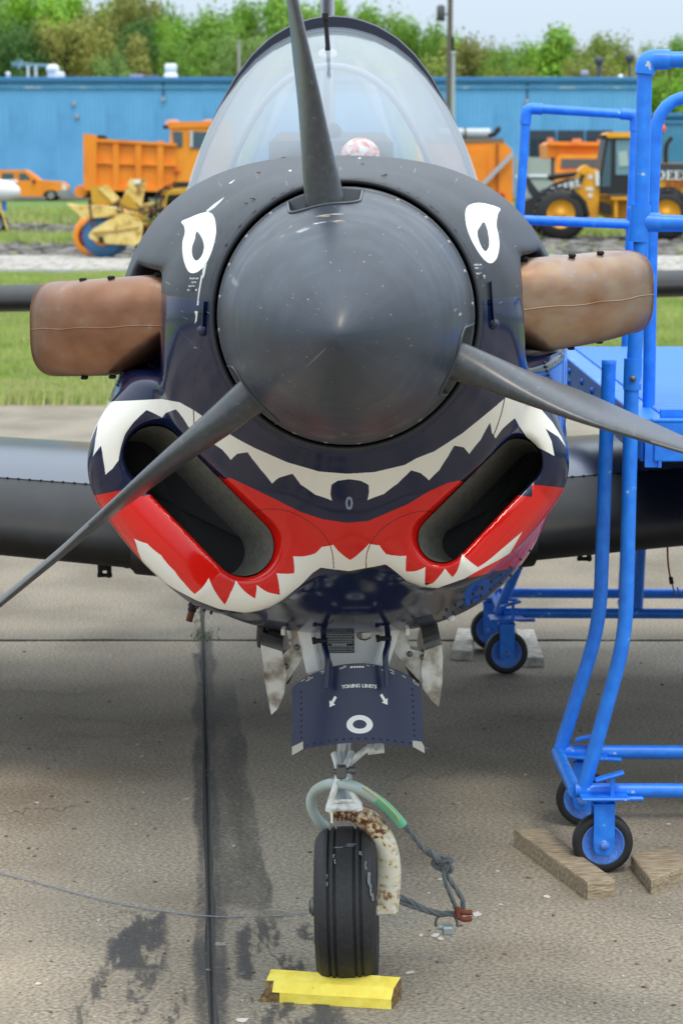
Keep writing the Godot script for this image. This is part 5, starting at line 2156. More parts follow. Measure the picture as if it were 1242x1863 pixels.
func build_small_things() -> void:
	# ---- yellow chock in front of the nose wheel
	var q0 := on_ground(468, 1822)
	var q1 := on_ground(712, 1840)
	var dirx := (q1 - q0).normalized()
	var dirz := Vector3(dirx.z, 0, -dirx.x)
	if dirz.z > 0:
		dirz = -dirz
	var L := q0.distance_to(q1)
	var m := MB.new()
	var top := MB.new()
	var hh := 0.052
	var N := 18
	var prof := [[0.0, 0.0], [0.0, hh * 0.42], [0.016, hh * 0.80], [0.058, hh], [0.064, hh * 0.93], [0.066, 0.0]]
	var rows := []
	for i in N + 1:
		var t := float(i) / N
		var row := []
		for p in prof:
			var along := t * L
			if i == 0:
				along += 0.034 * p[1] / hh + rng.randf() * 0.002
			if i == N:
				along -= 0.002 - 0.010 * p[0] / 0.066 + rng.randf() * 0.002
			row.append(q0 + dirx * along + dirz * (p[0] + 0.010 * t) + Vector3(0, p[1] * (1.0 + 0.012 * sin(i * 0.6)) + 0.0004, 0))
		rows.append(row)
	for i in N:
		for j in prof.size() - 1:
			var painted := j == 1 or j == 2 or (j == 0 and i > 2 and i < N)
			if j == 2 and i < 0:
				painted = false
			if j == 1 and (i == 0 or i == 1):
				painted = rng.randf() < 0.3
			var tgt: MB = top if painted and j <= 2 else m
			tgt.quad(rows[i][j], rows[i + 1][j], rows[i + 1][j + 1], rows[i][j + 1], -1)
	for k in [0, N]:
		var cc := Vector3.ZERO
		for p in rows[k]:
			cc += p
		cc /= prof.size()
		for j in prof.size():
			m.tri(cc, rows[k][j], rows[k][(j + 1) % prof.size()], -1)
	var base := q0 + dirx * L * 0.5
	var ch := thing("wheel_chock", "yellow painted wooden wheel chock with chipped ends in front of the nose wheel", "wheel chock", Vector3(base.x, 0, base.z))
	for t in [[top, "painted_face", M.chock_yellow], [m, "bare_wood", M.chock_bare]]:
		var mb: MB = t[0]
		# outward facing
		var cen := base + Vector3(0, 0.02, 0) + dirz * 0.03
		for i in range(0, mb.v.size(), 3):
			var a := mb.v[i]
			var nn := (mb.v[i + 1] - a).cross(mb.v[i + 2] - a)
			if nn.dot(a - cen - dirx * (a - cen).dot(dirx) * (0.0 if absf((a - cen).dot(dirx)) < L * 0.47 else -1.0)) > 0.0:
				var s := mb.v[i + 1]
				mb.v[i + 1] = mb.v[i + 2]
				mb.v[i + 2] = s
		part(t[1], mb, t[2], ch)
	# ---- timber blocks by the castors
	plank("timber_block", [on_ground(934, 1538), on_ground(1068, 1638), on_ground(1118, 1632), on_ground(990, 1536)], 0.044, M.weathered_wood, "long grey weathered timber lying aslant in front of the nearest blue castor", "timber blocks under the stand")
	plank("timber_block", [on_ground(1146, 1580), on_ground(1183, 1628), on_ground(1262, 1594), on_ground(1212, 1560)], 0.036, M.weathered_wood, "short brown timber block behind the nearest castor at the right edge", "timber blocks under the stand")
	plank("timber_block", [on_ground(820, 1200), on_ground(858, 1202), on_ground(866, 1160), on_ground(832, 1159)], 0.036, M.pale_wood, "pale timber block left of the far castors under the aircraft", "timber blocks under the stand")
	plank("timber_block", [on_ground(948, 1213), on_ground(989, 1213), on_ground(970, 1160), on_ground(938, 1160)], 0.034, M.pale_wood, "pale timber block right of the far castors with a dark end", "timber blocks under the stand")
	# ---- hose and rope tied round the nose leg
	var d := 4.95
	var ti := thing("tie_down_rope", "grey tie down rope in a pale hose sleeve looped round the nose leg", "rope", Vector3(0.1, 0, -4.95))
	m = MB.new()
	m.tube(smooth_path([at(592, 1504, 5.04), at(577, 1490, 5.03), at(566, 1464, 5.02), at(572, 1441, 5.0), at(596, 1427, 4.93), at(625, 1426, 4.90), at(652, 1434, 4.89), at(680, 1452, 4.91)], 7), 0.0118, 14)
	var hs := part("hose_sleeve", m, M.hose_clear, ti)
	m = MB.new()
	m.tube(smooth_path([at(676, 1448, 4.91), at(700, 1466, 4.93), at(718, 1484, 4.95), at(732, 1500, 4.96)], 7), 0.0112, 14)
	part("hose_end", m, M.hose_green, hs)
	m = MB.new()
	m.tube(smooth_path([at(660, 1432, 4.878), at(690, 1453, 4.895), at(716, 1478, 4.925), at(726, 1492, 4.94)], 7), 0.0018, 6)
	part("hose_stripe", m, mat("stripe_yellow", Color(0.80, 0.74, 0.45), 0.5), hs)
	# rope from the hose to the knot, then a double loop to the hook
	var knot := at(803, 1571, 5.02)
	m = MB.new()
	rope(m, smooth_path([at(728, 1494, 4.96), at(748, 1516, 4.98), at(770, 1545, 5.0), at(790, 1560, 5.01), knot], 6), 0.0062)
	rope(m, smooth_path([knot, at(812, 1592, 5.02), at(830, 1618, 5.03), at(842, 1642, 5.04), at(838, 1664, 5.05)], 6), 0.0060)
	rope(m, smooth_path([knot + Vector3(0.004, 0, 0.006), at(808, 1598, 5.01), at(818, 1626, 5.02), at(828, 1650, 5.04), at(834, 1664, 5.05)], 6), 0.0050)
	part("rope_length", m, M.rope_grey, ti)
	m = MB.new()
	rope(m, smooth_path([at(716, 1628, 5.03), at(744, 1639, 5.04), at(772, 1654, 5.05), at(800, 1662, 5.05), at(832, 1662, 5.05)], 6), 0.0068)
	rope(m, smooth_path([at(722, 1640, 5.03), at(750, 1650, 5.04), at(780, 1660, 5.05), at(806, 1667, 5.05)], 6), 0.0045)
	part("rope_length", m, M.rope_grey, ti)
	m = MB.new()
	for k in 3:
		var pts := PackedVector3Array()
		var c := knot + Vector3(-0.004 + k * 0.006, 0.004 - k * 0.006, 0.002)
		var a1: Vector3 = [Vector3(1, 0.6, 0).normalized(), Vector3(0.4, -1, 0.2).normalized(), Vector3(1, -0.2, 0.3).normalized()][k]
		var a2 := a1.cross(Vector3(0.5, 0.5, -0.7)).normalized()
		for i in 15:
			var a := TAU * i / 14.0
			pts.append(c + a1 * cos(a) * 0.015 + a2 * sin(a) * 0.013)
		rope(m, pts, 0.0062)
	rope(m, smooth_path([knot + Vector3(0, 0.006, 0.01), at(818, 1562, 5.0), at(823, 1570, 5.0)], 5), 0.0075)
	rope(m, smooth_path([knot, at(792, 1560, 5.0), at(780, 1545, 5.0)], 5), 0.0075)
	part("knot", m, M.rope_grey, ti)
	# rusty hook and the anchor ring
	m = MB.new()
	var hk := at(840, 1663, 5.04)
	m.tube(smooth_path([hk + Vector3(-0.012, 0.012, 0), hk + Vector3(0.002, 0.008, 0.012), hk + Vector3(0.02, 0.006, 0.006)], 5), 0.0065, 8)
	m.tube(smooth_path([hk + Vector3(-0.010, -0.002, 0.01), hk + Vector3(0.004, -0.008, 0.014), hk + Vector3(0.019, -0.008, 0.006)], 5), 0.0062, 8)
	m.tube(PackedVector3Array([hk + Vector3(-0.008, -0.004, 0.012), hk + Vector3(-0.010, 0.014, 0.008)]), 0.0075, 8)
	part("hook", m, mat("hook_rust", Color(0.42, 0.20, 0.13), 0.8), ti)
	m = MB.new()
	var rc := at(812, 1677, 5.06)
	var rp := PackedVector3Array()
	for i in 21:
		var a := PI * 1.15 * i / 20.0 - 0.25
		rp.append(rc + Vector3(cos(a) * 0.024, sin(a) * 0.018 - 0.004, -0.02 * sin(a)))
	m.tube(rp, 0.0034, 8)
	var sh := part("anchor_ring", m, M.dull_steel, ti)
	m = MB.new()
	m.box(rc + Vector3(0.002, -0.014, 0.012), Vector3(0.026, 0.02, 0.03), Basis(), 0.004)
	m.tube(PackedVector3Array([rc + Vector3(-0.018, -0.010, 0.008), rc + Vector3(-0.008, -0.010, 0.008)]), 0.007, 8)
	part("anchor_bolt", m, mat("zinc", Color(0.62, 0.66, 0.67), 0.5, 0.4), sh)
	# ---- thin cable on the ground at the left
	m = MB.new()
	var path := []
	for p in [[-60, 1566], [0, 1588], [90, 1612], [180, 1636], [270, 1654], [350, 1665], [420, 1669], [500, 1667], [572, 1661]]:
		path.append(on_ground(p[0], p[1], 0.004) + Vector3(0, 0.001, 0))
	path[8] = at(574, 1660, 5.0)
	m.tube(smooth_path(path, 8), 0.0017, 7)
	single("ground_cable", m, M.cable_grey, Vector3(-0.3, 0, -5.4), "thin grey cable lying across the concrete left of the nose wheel", "cable")
	# ---- bungee hanging from the right wing
	var bg := thing("bungee_cord", "red elastic cord with a dark hook hanging below the wing at the right edge", "cord", at(1218, 1090, 6.9))
	m = MB.new()
	m.tube(smooth_path([at(1213, 985, 6.95), at(1214, 1020, 6.93), at(1217, 1044, 6.92), at(1220, 1056, 6.9)], 6), 0.0028, 8)
	part("elastic", m, M.red_cord, bg)
	m = MB.new()
	m.tube(PackedVector3Array([at(1219, 1050, 6.9), at(1221, 1062, 6.9)]), 0.0065, 10)
	part("ferrule", m, M.dark, bg)
	m = MB.new()
	m.tube(smooth_path([at(1221, 1060, 6.9), at(1225, 1074, 6.9), at(1229, 1082, 6.9), at(1233, 1078, 6.9), at(1231, 1068, 6.9)], 6), 0.0022, 8)
	part("wire_hook", m, M.dull_steel, bg)

# a twisted rope: three strands wound round the path
func rope(m: MB, path: PackedVector3Array, r: float) -> void:
	# resample evenly
	var pts := PackedVector3Array()
	var step := r * 0.9
	var acc := 0.0
	pts.append(path[0])
	for i in path.size() - 1:
		var a := path[i]
		var b := path[i + 1]
		var l := a.distance_to(b)
		while acc + step < l + 1e-9:
			acc += step
			pts.append(a.lerp(b, acc / l))
		acc -= l
	if pts.size() < 4:
		m.tube(path, r, 8)
		return
	for k in 3:
		var sp := PackedVector3Array()
		for i in pts.size():
			var t := (pts[mini(i + 1, pts.size() - 1)] - pts[maxi(i - 1, 0)]).normalized()
			var s := t.cross(Vector3(0.3, 0.2, 0.93)).normalized()
			var u := t.cross(s)
			var a := i * 0.42 + TAU * k / 3.0
			sp.append(pts[i] + (s * cos(a) + u * sin(a)) * r * 0.48)
		m.tube(sp, r * 0.58, 6)

# ================================================================== ground
func sheet(x0_: float, x1_: float, q0: float, q1: float, y: float, n := 1, wob := 0.0) -> MB:
	var m := MB.new()
	var fn := FastNoiseLite.new()
	fn.seed = int(q0 * 10)
	fn.frequency = 0.12
	for i in n:
		var xa := lerpf(x0_, x1_, float(i) / n)
		var xb := lerpf(x0_, x1_, float(i + 1) / n)
		var za := q0 + wob * fn.get_noise_1d(xa)
		var zb := q0 + wob * fn.get_noise_1d(xb)
		var zc := q1 + wob * fn.get_noise_1d(xa + 500.0)
		var zd := q1 + wob * fn.get_noise_1d(xb + 500.0)
		m.quad(Vector3(xa, y, -zc), Vector3(xb, y, -zd), Vector3(xb, y, -zb), Vector3(xa, y, -za), 1)
	return m

func joint_x(q: float) -> float:
	return -0.267 - 0.0625 * (q - 4.7)

func build_ground() -> void:
	# open ground to the horizon
	var m := sheet(-700, 700, -300, 800, -0.12)
	structure("ground", m, worn("far_soil", [[0.0, Color(0.30, 0.28, 0.25)], [0.45, Color(0.40, 0.37, 0.33)], [0.55, Color(0.34, 0.40, 0.20)], [1.0, Color(0.40, 0.47, 0.22)]], 0.02, 0.03, 0.95, 0.0, 0, 101, 5))
	# ---- concrete apron: slabs with joints
	var cm := worn("concrete", [[0.0, Color(0.42, 0.385, 0.34)], [0.28, Color(0.545, 0.505, 0.455)], [0.5, Color(0.625, 0.59, 0.54)], [0.7, Color(0.675, 0.64, 0.59)], [0.85, Color(0.73, 0.70, 0.655)], [1.0, Color(0.86, 0.84, 0.80)]], 0.11, 0.62, 0.88, 0.0, 0, 103, 5, 0.12, 1024)
	cm.detail_enabled = true
	cm.detail_blend_mode = BaseMaterial3D.BLEND_MODE_MUL
	cm.detail_albedo = noise_tex("concrete_coarse", 0.006, 1024, [[0.0, Color(0.80, 0.77, 0.73)], [0.35, Color(0.90, 0.89, 0.87)], [0.55, Color(0.96, 0.95, 0.93)], [0.75, Color(1.0, 0.985, 0.96)], [1.0, Color(0.94, 0.95, 0.96)]], 0, 105, 6)
	cm.detail_uv_layer = BaseMaterial3D.DETAIL_UV_2
	cm.uv2_triplanar = true
	cm.uv2_scale = Vector3.ONE * 0.19
	var variants := []
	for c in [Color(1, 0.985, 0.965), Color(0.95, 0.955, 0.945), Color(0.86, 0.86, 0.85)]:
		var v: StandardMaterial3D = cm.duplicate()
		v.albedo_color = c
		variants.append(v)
	var apron := Node3D.new()
	apron.name = "concrete_apron"
	add_child(apron)
	apron.set_meta("kind", "structure")
	var rows := [-4.5, 0.1, 4.42 - 0.1, 8.75, 13.3, 17.9]
	rows = [-4.9, -0.4, 4.15, 8.75, 13.3, 17.9]
	for r in rows.size() - 1:
		for c in range(-4, 4):
			var q0: float = rows[r] + 0.006
			var q1: float = rows[r + 1] - 0.006
			var ol := PackedVector2Array()
			# slightly chipped edges
			var e := [[c, q0, c + 1, q0], [c + 1, q0, c + 1, q1], [c + 1, q1, c, q1], [c, q1, c, q0]]
			for k in 4:
				for i in 24:
					var t := i / 24.0
					var q := lerpf(e[k][1], e[k][3], t)
					var cx := lerpf(e[k][0], e[k][2], t)
					var x: float = joint_x(q) + cx * 4.57
					var inset := 0.007 + absf(rng.randfn()) * 0.004
					if k == 1:
						x -= inset
					elif k == 3:
						x += inset
					elif k == 0:
						x = clampf(x, joint_x(q) + c * 4.57 + 0.007, joint_x(q) + (c + 1) * 4.57 - 0.007)
						q += 0.004 + absf(rng.randfn()) * 0.010
					else:
						x = clampf(x, joint_x(q) + c * 4.57 + 0.007, joint_x(q) + (c + 1) * 4.57 - 0.007)
						q -= 0.004 + absf(rng.randfn()) * 0.012
					ol.append(Vector2(x, q))
			var b := MB.new()
			b.prism(ol, Transform3D(Basis(Vector3(1, 0, 0), Vector3(0, 0, -1), Vector3(0, 1, 0)), Vector3(0, -0.03, 0)), 0.06)
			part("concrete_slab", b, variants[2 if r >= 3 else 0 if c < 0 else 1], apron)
	m = sheet(-30, 30, -6, 17.92, -0.008)
	part("joint_filler", m, mat("sealant", Color(0.27, 0.265, 0.26), 0.9), apron)
	# ---- tar smeared along the long joint
	var im := Image.create(640, 1280, false, Image.FORMAT_RGBA8)
	var fa := FastNoiseLite.new()
	fa.seed = 3
	fa.frequency = 0.02
	fa.fractal_octaves = 5
	for y in 1280:
		var q := 4.3 + 4.6 * y / 1280.0
		for x in 640:
			var dx := -0.62 + 1.24 * x / 640.0
			var n1 := fa.get_noise_2d(x * 1.6, y * 0.35)
			var n2 := fa.get_noise_2d(x * 0.5 + 300.0, y * 0.25 + 77.0)
			var n3 := fa.get_noise_2d(x * 5.0, y * 4.0 + 500.0)
			var a := 0.0
			var wl := 0.036 + 0.022 * n2
			var wr := 0.034 + 0.018 * fa.get_noise_2d(20.0, y * 0.3)
			if q > 8.5:
				wl *= 0.4
			var soft := 0.010 + 0.006 * n1
			var band := smoothstep(-wl - soft, -wl + soft, dx) * (1.0 - smoothstep(wr - soft, wr + soft, dx))
			a = band * (0.50 + 0.35 * n1 + 0.25 * n2)
			a = maxf(a, (1.0 - smoothstep(0.006, 0.016, absf(dx))) * (0.70 + 0.4 * n3))
			# a broad thin film to the right of it
			var wide := 0.155 - 0.018 * (q - 5.0) + 0.016 * n2
			var film := smoothstep(-0.01, 0.01, dx) * (1.0 - smoothstep(wide - 0.006, wide + 0.006, dx)) * smoothstep(5.43, 5.5, q + 0.06 * n2) * (1.0 - smoothstep(7.6, 8.2, q))
			a = maxf(a, film * (0.34 + 0.20 * n1 + 0.15 * n2))
			# worn patches near the bottom of the view, rubbed through in streaks
			var rub := fa.get_noise_2d(x * 1.1, y * 0.5 + 900.0) + 0.45 * n3 + 0.25 * fa.get_noise_2d(x * 7.0, y * 0.8)
			var left := smoothstep(-0.245, -0.225, dx) * (1.0 - smoothstep(-0.12, -0.09, dx)) * smoothstep(5.0, 5.06, q) * (1.0 - smoothstep(5.40, 5.48, q))
			a = maxf(a, left * smoothstep(-0.30, 0.02, rub + 0.3 * n2) * 0.74)
			var right := smoothstep(0.04, 0.07, dx) * (1.0 - smoothstep(0.24, 0.32, dx)) * (1.0 - smoothstep(5.3, 5.5, q))
			a = maxf(a, right * smoothstep(-0.08, 0.22, rub + 0.3 * n2) * 0.68)
			var low := smoothstep(-0.32, -0.26, dx) * (1.0 - smoothstep(-0.02, 0.0, dx)) * (1.0 - smoothstep(4.98, 5.12, q))
			a = maxf(a, low * smoothstep(0.12, 0.42, rub) * 0.6)
			a -= maxf(0.0, n3) * 0.35
			im.set_pixel(x, 1279 - y, Color(0.285, 0.285, 0.29, clampf(a, 0.0, 0.92)))
	var tm := mat("tar_film", Color.WHITE, 0.75)
	tm.albedo_texture = ImageTexture.create_from_image(im)
	tm.transparency = BaseMaterial3D.TRANSPARENCY_ALPHA
	tm.texture_repeat = false
	m = MB.new()
	for side in [0, 1]:
		var xa := -0.62 if side == 0 else 0.0035
		var xb := -0.0035 if side == 0 else 0.62
		var p := [Vector3(joint_x(8.9) + xa, 0.003, -8.9), Vector3(joint_x(8.9) + xb, 0.003, -8.9), Vector3(joint_x(4.3) + xb, 0.003, -4.3), Vector3(joint_x(4.3) + xa, 0.003, -4.3)]
		var ua := (xa + 0.62) / 1.24
		var ub := (xb + 0.62) / 1.24
		m.tri(p[0], p[1], p[2], 1, Vector2(ua, 0), Vector2(ub, 0), Vector2(ub, 1))
		m.tri(p[0], p[2], p[3], 1, Vector2(ua, 0), Vector2(ub, 1), Vector2(ua, 1))
	part("tar_smear", m, tm, apron)
	# droppings and grit on the concrete
	var spots := MB.new()
	var list := [[868, 1664, 10, 5], [792, 1702, 9, 4], [766, 1702, 5, 3], [800, 1708, 8, 3], [775, 1362, 6, 2], [745, 1770, 9, 3], [802, 1600, 7, 2], [250, 1355, 4, 2], [258, 1376, 5, 2], [340, 1454, 8, 2], [68, 1461, 5, 2], [262, 1442, 3, 2], [248, 1500, 3, 2], [255, 1585, 3, 2], [400, 1718, 14, 3], [442, 1771, 6, 4], [425, 1540, 4, 2], [180, 1675, 3, 2], [905, 1585, 5, 2], [910, 1646, 6, 2], [995, 1632, 8, 3], [1078, 1330, 4, 2], [835, 1462, 3, 2], [955, 1410, 4, 2], [1215, 1500, 6, 2], [70, 1790, 6, 2], [440, 1857, 14, 3], [780, 1625, 3, 2]]
	for k in 150:
		list.append([rng.randf_range(0, 1242), rng.randf_range(1180, 1863), rng.randf_range(0.8, 2.4), rng.randf_range(0.5, 1.4)])
	for s in list:
		var c := on_ground(s[0], s[1])
		var r: float = s[2] / 860.0
		var r2: float = s[3] / 860.0 * 3.6
		var pts := []
		for i in 9:
			var a := TAU * i / 9
			var k := rng.randf_range(0.6, 1.25)
			pts.append(c + Vector3(cos(a) * r * k, 0.0015, sin(a) * r2 * k))
		for i in 9:
			spots.tri(c + Vector3(0, 0.003, 0), pts[i], pts[(i + 1) % 9], 1)
	var sp := part("pale_droppings", spots, mat("dropping", Color(0.80, 0.78, 0.74), 0.9), apron)
	sp.set_meta("kind", "stuff")
	# grit: small stones lying about
	var grit := MB.new()
	for k in 130:
		var c := on_ground(rng.randf_range(0, 1242), rng.randf_range(1180, 1863))
		var r := rng.randf_range(0.0015, 0.005)
		grit.ball(c + Vector3(0, r * 0.4, 0), Vector3(r * rng.randf_range(0.8, 1.8), r * 0.7, r), 6, 4)
	part("grit", grit, worn("grit", [[0.0, Color(0.22, 0.19, 0.16)], [0.5, Color(0.45, 0.38, 0.31)], [1.0, Color(0.70, 0.66, 0.6)]], 0.05, 3.0, 0.9), apron).set_meta("kind", "stuff")
	# pale scratches
	var scr := MB.new()
	for k in 70:
		var c := on_ground(rng.randf_range(0, 1242), rng.randf_range(1250, 1863))
		var a := rng.randf_range(-0.35, 0.35) if rng.randf() < 0.7 else rng.randf() * PI
		var l := rng.randf_range(0.02, 0.11)
		var bend := rng.randfn() * 0.25
		var prev := c + Vector3(0, 0.0022, 0)
		for i in 5:
			var d := Vector3(cos(a + bend * i), 0, sin(a + bend * i))
			var nn := Vector3(-d.z, 0, d.x) * rng.randf_range(0.0004, 0.0013)
			var nxt := prev + d * l / 5.0
			scr.quad(prev - nn, prev + nn, nxt + nn, nxt - nn, 1)
			prev = nxt
	part("pale_scratches", scr, mat("scratch", Color(0.74, 0.71, 0.67), 0.9), apron).set_meta("kind", "stuff")
	# hairline cracks and drying lines in the concrete
	var cr := MB.new()
	for e in [[0, 1262, 180, 1258], [20, 1296, 240, 1312], [120, 1335, 330, 1345], [430, 1312, 540, 1286], [0, 1348, 140, 1362], [820, 1262, 1010, 1240], [900, 1300, 1130, 1322], [700, 1420, 860, 1398], [0, 1480, 150, 1470], [560, 1800, 460, 1700]]:
		var n := 26
		var prev := on_ground(e[0], e[1], 0.0015)
		var off := 0.0
		for i in range(1, n + 1):
			off = off * 0.8 + rng.randfn() * 3.0
			var nxt := on_ground(lerpf(e[0], e[2], float(i) / n), lerpf(e[1], e[3], float(i) / n) + off, 0.0015)
			var d := (nxt - prev).normalized()
			var nn := Vector3(-d.z, 0, d.x) * rng.randf_range(0.0006, 0.0018)
			cr.quad(prev - nn, prev + nn, nxt + nn, nxt - nn, 1)
			prev = nxt
	part("hairline_cracks", cr, mat("crack", Color(0.42, 0.395, 0.36), 0.95), apron).set_meta("kind", "stuff")
	# weeds in the crossing of the joints
	var weeds := MB.new()
	for k in 90:
		var c := Vector3(joint_x(8.8) + rng.randfn() * 0.03, 0, -8.8 - rng.randfn() * 0.06)
		if k > 50:
			c = Vector3(joint_x(9.4) + rng.randfn() * 0.012, 0, -rng.randf_range(8.8, 10.2))
		blade(weeds, c, rng.randf_range(0.008, 0.024), 0.003)
	part("joint_weeds", weeds, worn("weed_green", [[0.0, Color(0.22, 0.30, 0.08)], [1.0, Color(0.42, 0.50, 0.16)]], 0.05, 3.0, 0.8), apron).set_meta("kind", "stuff")
	# ---- lawn
	var lawn_m := worn("lawn_soil", [[0.0, Color(0.36, 0.42, 0.17)], [0.4, Color(0.43, 0.51, 0.21)], [0.6, Color(0.48, 0.56, 0.24)], [1.0, Color(0.56, 0.57, 0.34)]], 0.03, 0.16, 0.95, 0.0, 0, 111, 5)
	structure("lawn", sheet(-60, 60, 17.93, 41.0, -0.01, 80, 0.06), lawn_m)
	grass("lawn_grass", 17.95, 41.0, 62000)
	# ---- service road, gravel and rough ground beyond
	structure("service_road", sheet(-120, 120, 40.8, 42.4, 0.012, 40, 0.15), worn("asphalt", [[0.0, Color(0.36, 0.38, 0.40)], [1.0, Color(0.47, 0.49, 0.50)]], 0.05, 0.4, 0.85, 0.0, 0, 121))
	structure("gravel_strip", sheet(-120, 120, 42.2, 50.0, 0.004, 60, 0.7), worn("gravel", [[0.0, Color(0.36, 0.34, 0.31)], [0.35, Color(0.57, 0.55, 0.52)], [0.6, Color(0.68, 0.66, 0.63)], [1.0, Color(0.80, 0.79, 0.77)]], 0.09, 0.35, 0.95, 0.0, 0, 123, 5))
	structure("dirt", sheet(-160, 160, 49.6, 104.0, -0.02, 60, 1.0), worn("dirt", [[0.0, Color(0.24, 0.22, 0.21)], [0.4, Color(0.36, 0.33, 0.31)], [0.52, Color(0.44, 0.41, 0.37)], [0.58, Color(0.36, 0.40, 0.20)], [0.75, Color(0.38, 0.46, 0.18)], [1.0, Color(0.60, 0.57, 0.50)]], 0.03, 0.055, 0.95, 0.0, 0, 125, 6))
	structure("verge", sheet(-200, 200, 99.0, 146.0, -0.004, 60, 1.6), worn("verge", [[0.0, Color(0.24, 0.34, 0.10)], [0.5, Color(0.33, 0.45, 0.13)], [1.0, Color(0.46, 0.52, 0.22)]], 0.03, 0.08, 0.95, 0.0, 0, 127))
	# clods and stones on the rough ground
	var st := MB.new()
	st.ball(Vector3.ZERO, Vector3(1, 0.7, 1), 7, 5)
	var mm := MultiMesh.new()
	mm.transform_format = MultiMesh.TRANSFORM_3D
	mm.use_colors = true
	mm.mesh = st.mesh()
	mm.instance_count = 5200
	for i in 5200:
		var q := 42.5 + 50.0 * pow(rng.randf(), 1.6)
		var white := q < 50.0
		var s := rng.randf_range(0.02, 0.06) if white else rng.randf_range(0.03, 0.13)
		mm.set_instance_transform(i, Transform3D(Basis(Vector3.UP, rng.randf() * TAU).scaled(Vector3(s * 1.6, s * 0.7, s)), Vector3(rng.randf_range(-0.19, 0.19) * q, 0.0, -q)))
		var g := rng.randf_range(0.20, 0.48) if white else rng.randf_range(0.05, 0.20)
		mm.set_instance_color(i, Color(g, g * 0.95, g * 0.87))
	var mi := MultiMeshInstance3D.new()
	mi.name = "loose_stones"
	mi.multimesh = mm
	var sm := mat("stone", Color.WHITE, 0.95)
	sm.vertex_color_use_as_albedo = true
	mi.material_override = sm
	add_child(mi)
	tag(mi, "loose stones and clods scattered over the gravel strip and rough ground", "stones", "", "stuff")
	# rough grass beyond the gravel
	grass("rough_grass", 51.0, 110.0, 16000)

func blade(m: MB, c: Vector3, h: float, w: float) -> void:
	var a := rng.randf() * TAU
	var d := Vector3(cos(a), 0, sin(a))
	var lean := Vector3(rng.randfn(), 0, rng.randfn()) * h * 0.35
	m.tri(c - d * w, c + d * w, c + lean + Vector3(0, h, 0), -1)

func grass(called: String, q0: float, q1: float, count: int) -> void:
	var tuft := MB.new()
	for k in 9:
		blade(tuft, Vector3(rng.randfn() * 0.035, 0, rng.randfn() * 0.035), rng.randf_range(0.03, 0.075), 0.0045)
	var mm := MultiMesh.new()
	mm.transform_format = MultiMesh.TRANSFORM_3D
	mm.use_colors = true
	mm.mesh = tuft.mesh()
	mm.instance_count = count
	var fn := FastNoiseLite.new()
	fn.seed = 8
	fn.frequency = 0.25
	var far := q0 > 45.0
	var fp := FastNoiseLite.new()
	fp.seed = 18
	fp.frequency = 0.05
	for i in count:
		var q := lerpf(q0, q1, pow(rng.randf(), 1.25))
		if rng.randf() < 0.08 and not far:
			q = q0 + absf(rng.randfn()) * 0.12
		var x := rng.randf_range(-0.175, 0.175) * q
		if far:
			for tries in 12:
				if fp.get_noise_2d(x * 0.6, q * 2.0) > 0.05:
					break
				q = lerpf(q0, q1, pow(rng.randf(), 1.25))
				x = rng.randf_range(-0.175, 0.175) * q
		var n := fn.get_noise_2d(x * 2.0, q * 2.0)
		var s := rng.randf_range(0.7, 1.5) * (1.0 + 0.6 * n)
		if far:
			s *= rng.randf_range(1.6, 3.4)
		mm.set_instance_transform(i, Transform3D(Basis(Vector3.UP, rng.randf() * TAU).scaled(Vector3(s * 1.3, s, s * 1.3)), Vector3(x, -0.01, -q)))
		var c := Color(0.21, 0.32, 0.05).lerp(Color(0.35, 0.43, 0.11), clampf(0.5 + n * 1.2 + rng.randfn() * 0.2, 0, 1))
		if rng.randf() < 0.16 + 0.3 * maxf(0.0, -n) + (0.25 if q < 19.5 and not far else 0.0):
			c = Color(0.46, 0.40, 0.22).lerp(c, rng.randf() * 0.6)
		mm.set_instance_color(i, c)
	var mi := MultiMeshInstance3D.new()
	mi.name = called
	mi.multimesh = mm
	var gm := mat("grass_blade", Color.WHITE, 0.7)
	gm.vertex_color_use_as_albedo = true
	gm.backlight_enabled = true
	gm.backlight = Color(0.35, 0.35, 0.35)
	mi.material_override = gm
	add_child(mi)
	tag(mi, "short green grass growing on the strip beyond the apron" if not far else "tufts of rough grass growing on the dark dirt", "grass", "", "stuff")

# ================================================================== buildings, trees, poles
func lp(called: String, b: MB, m: Material, parent: Node3D) -> MeshInstance3D:
	# a part built in its thing's own coordinates
	var o := MeshInstance3D.new()
	o.name = numbered(called, str(parent.get_instance_id()))
	o.mesh = b.mesh()
	o.material_override = m
	parent.add_child(o)
	return o

func lbox(called: String, c: Vector3, s: Vector3, m: Material, parent: Node3D, bevel := 0.02) -> MeshInstance3D:
	var b := MB.new()
	b.box(c, s, Basis(), bevel)
	return lp(called, b, m, parent)

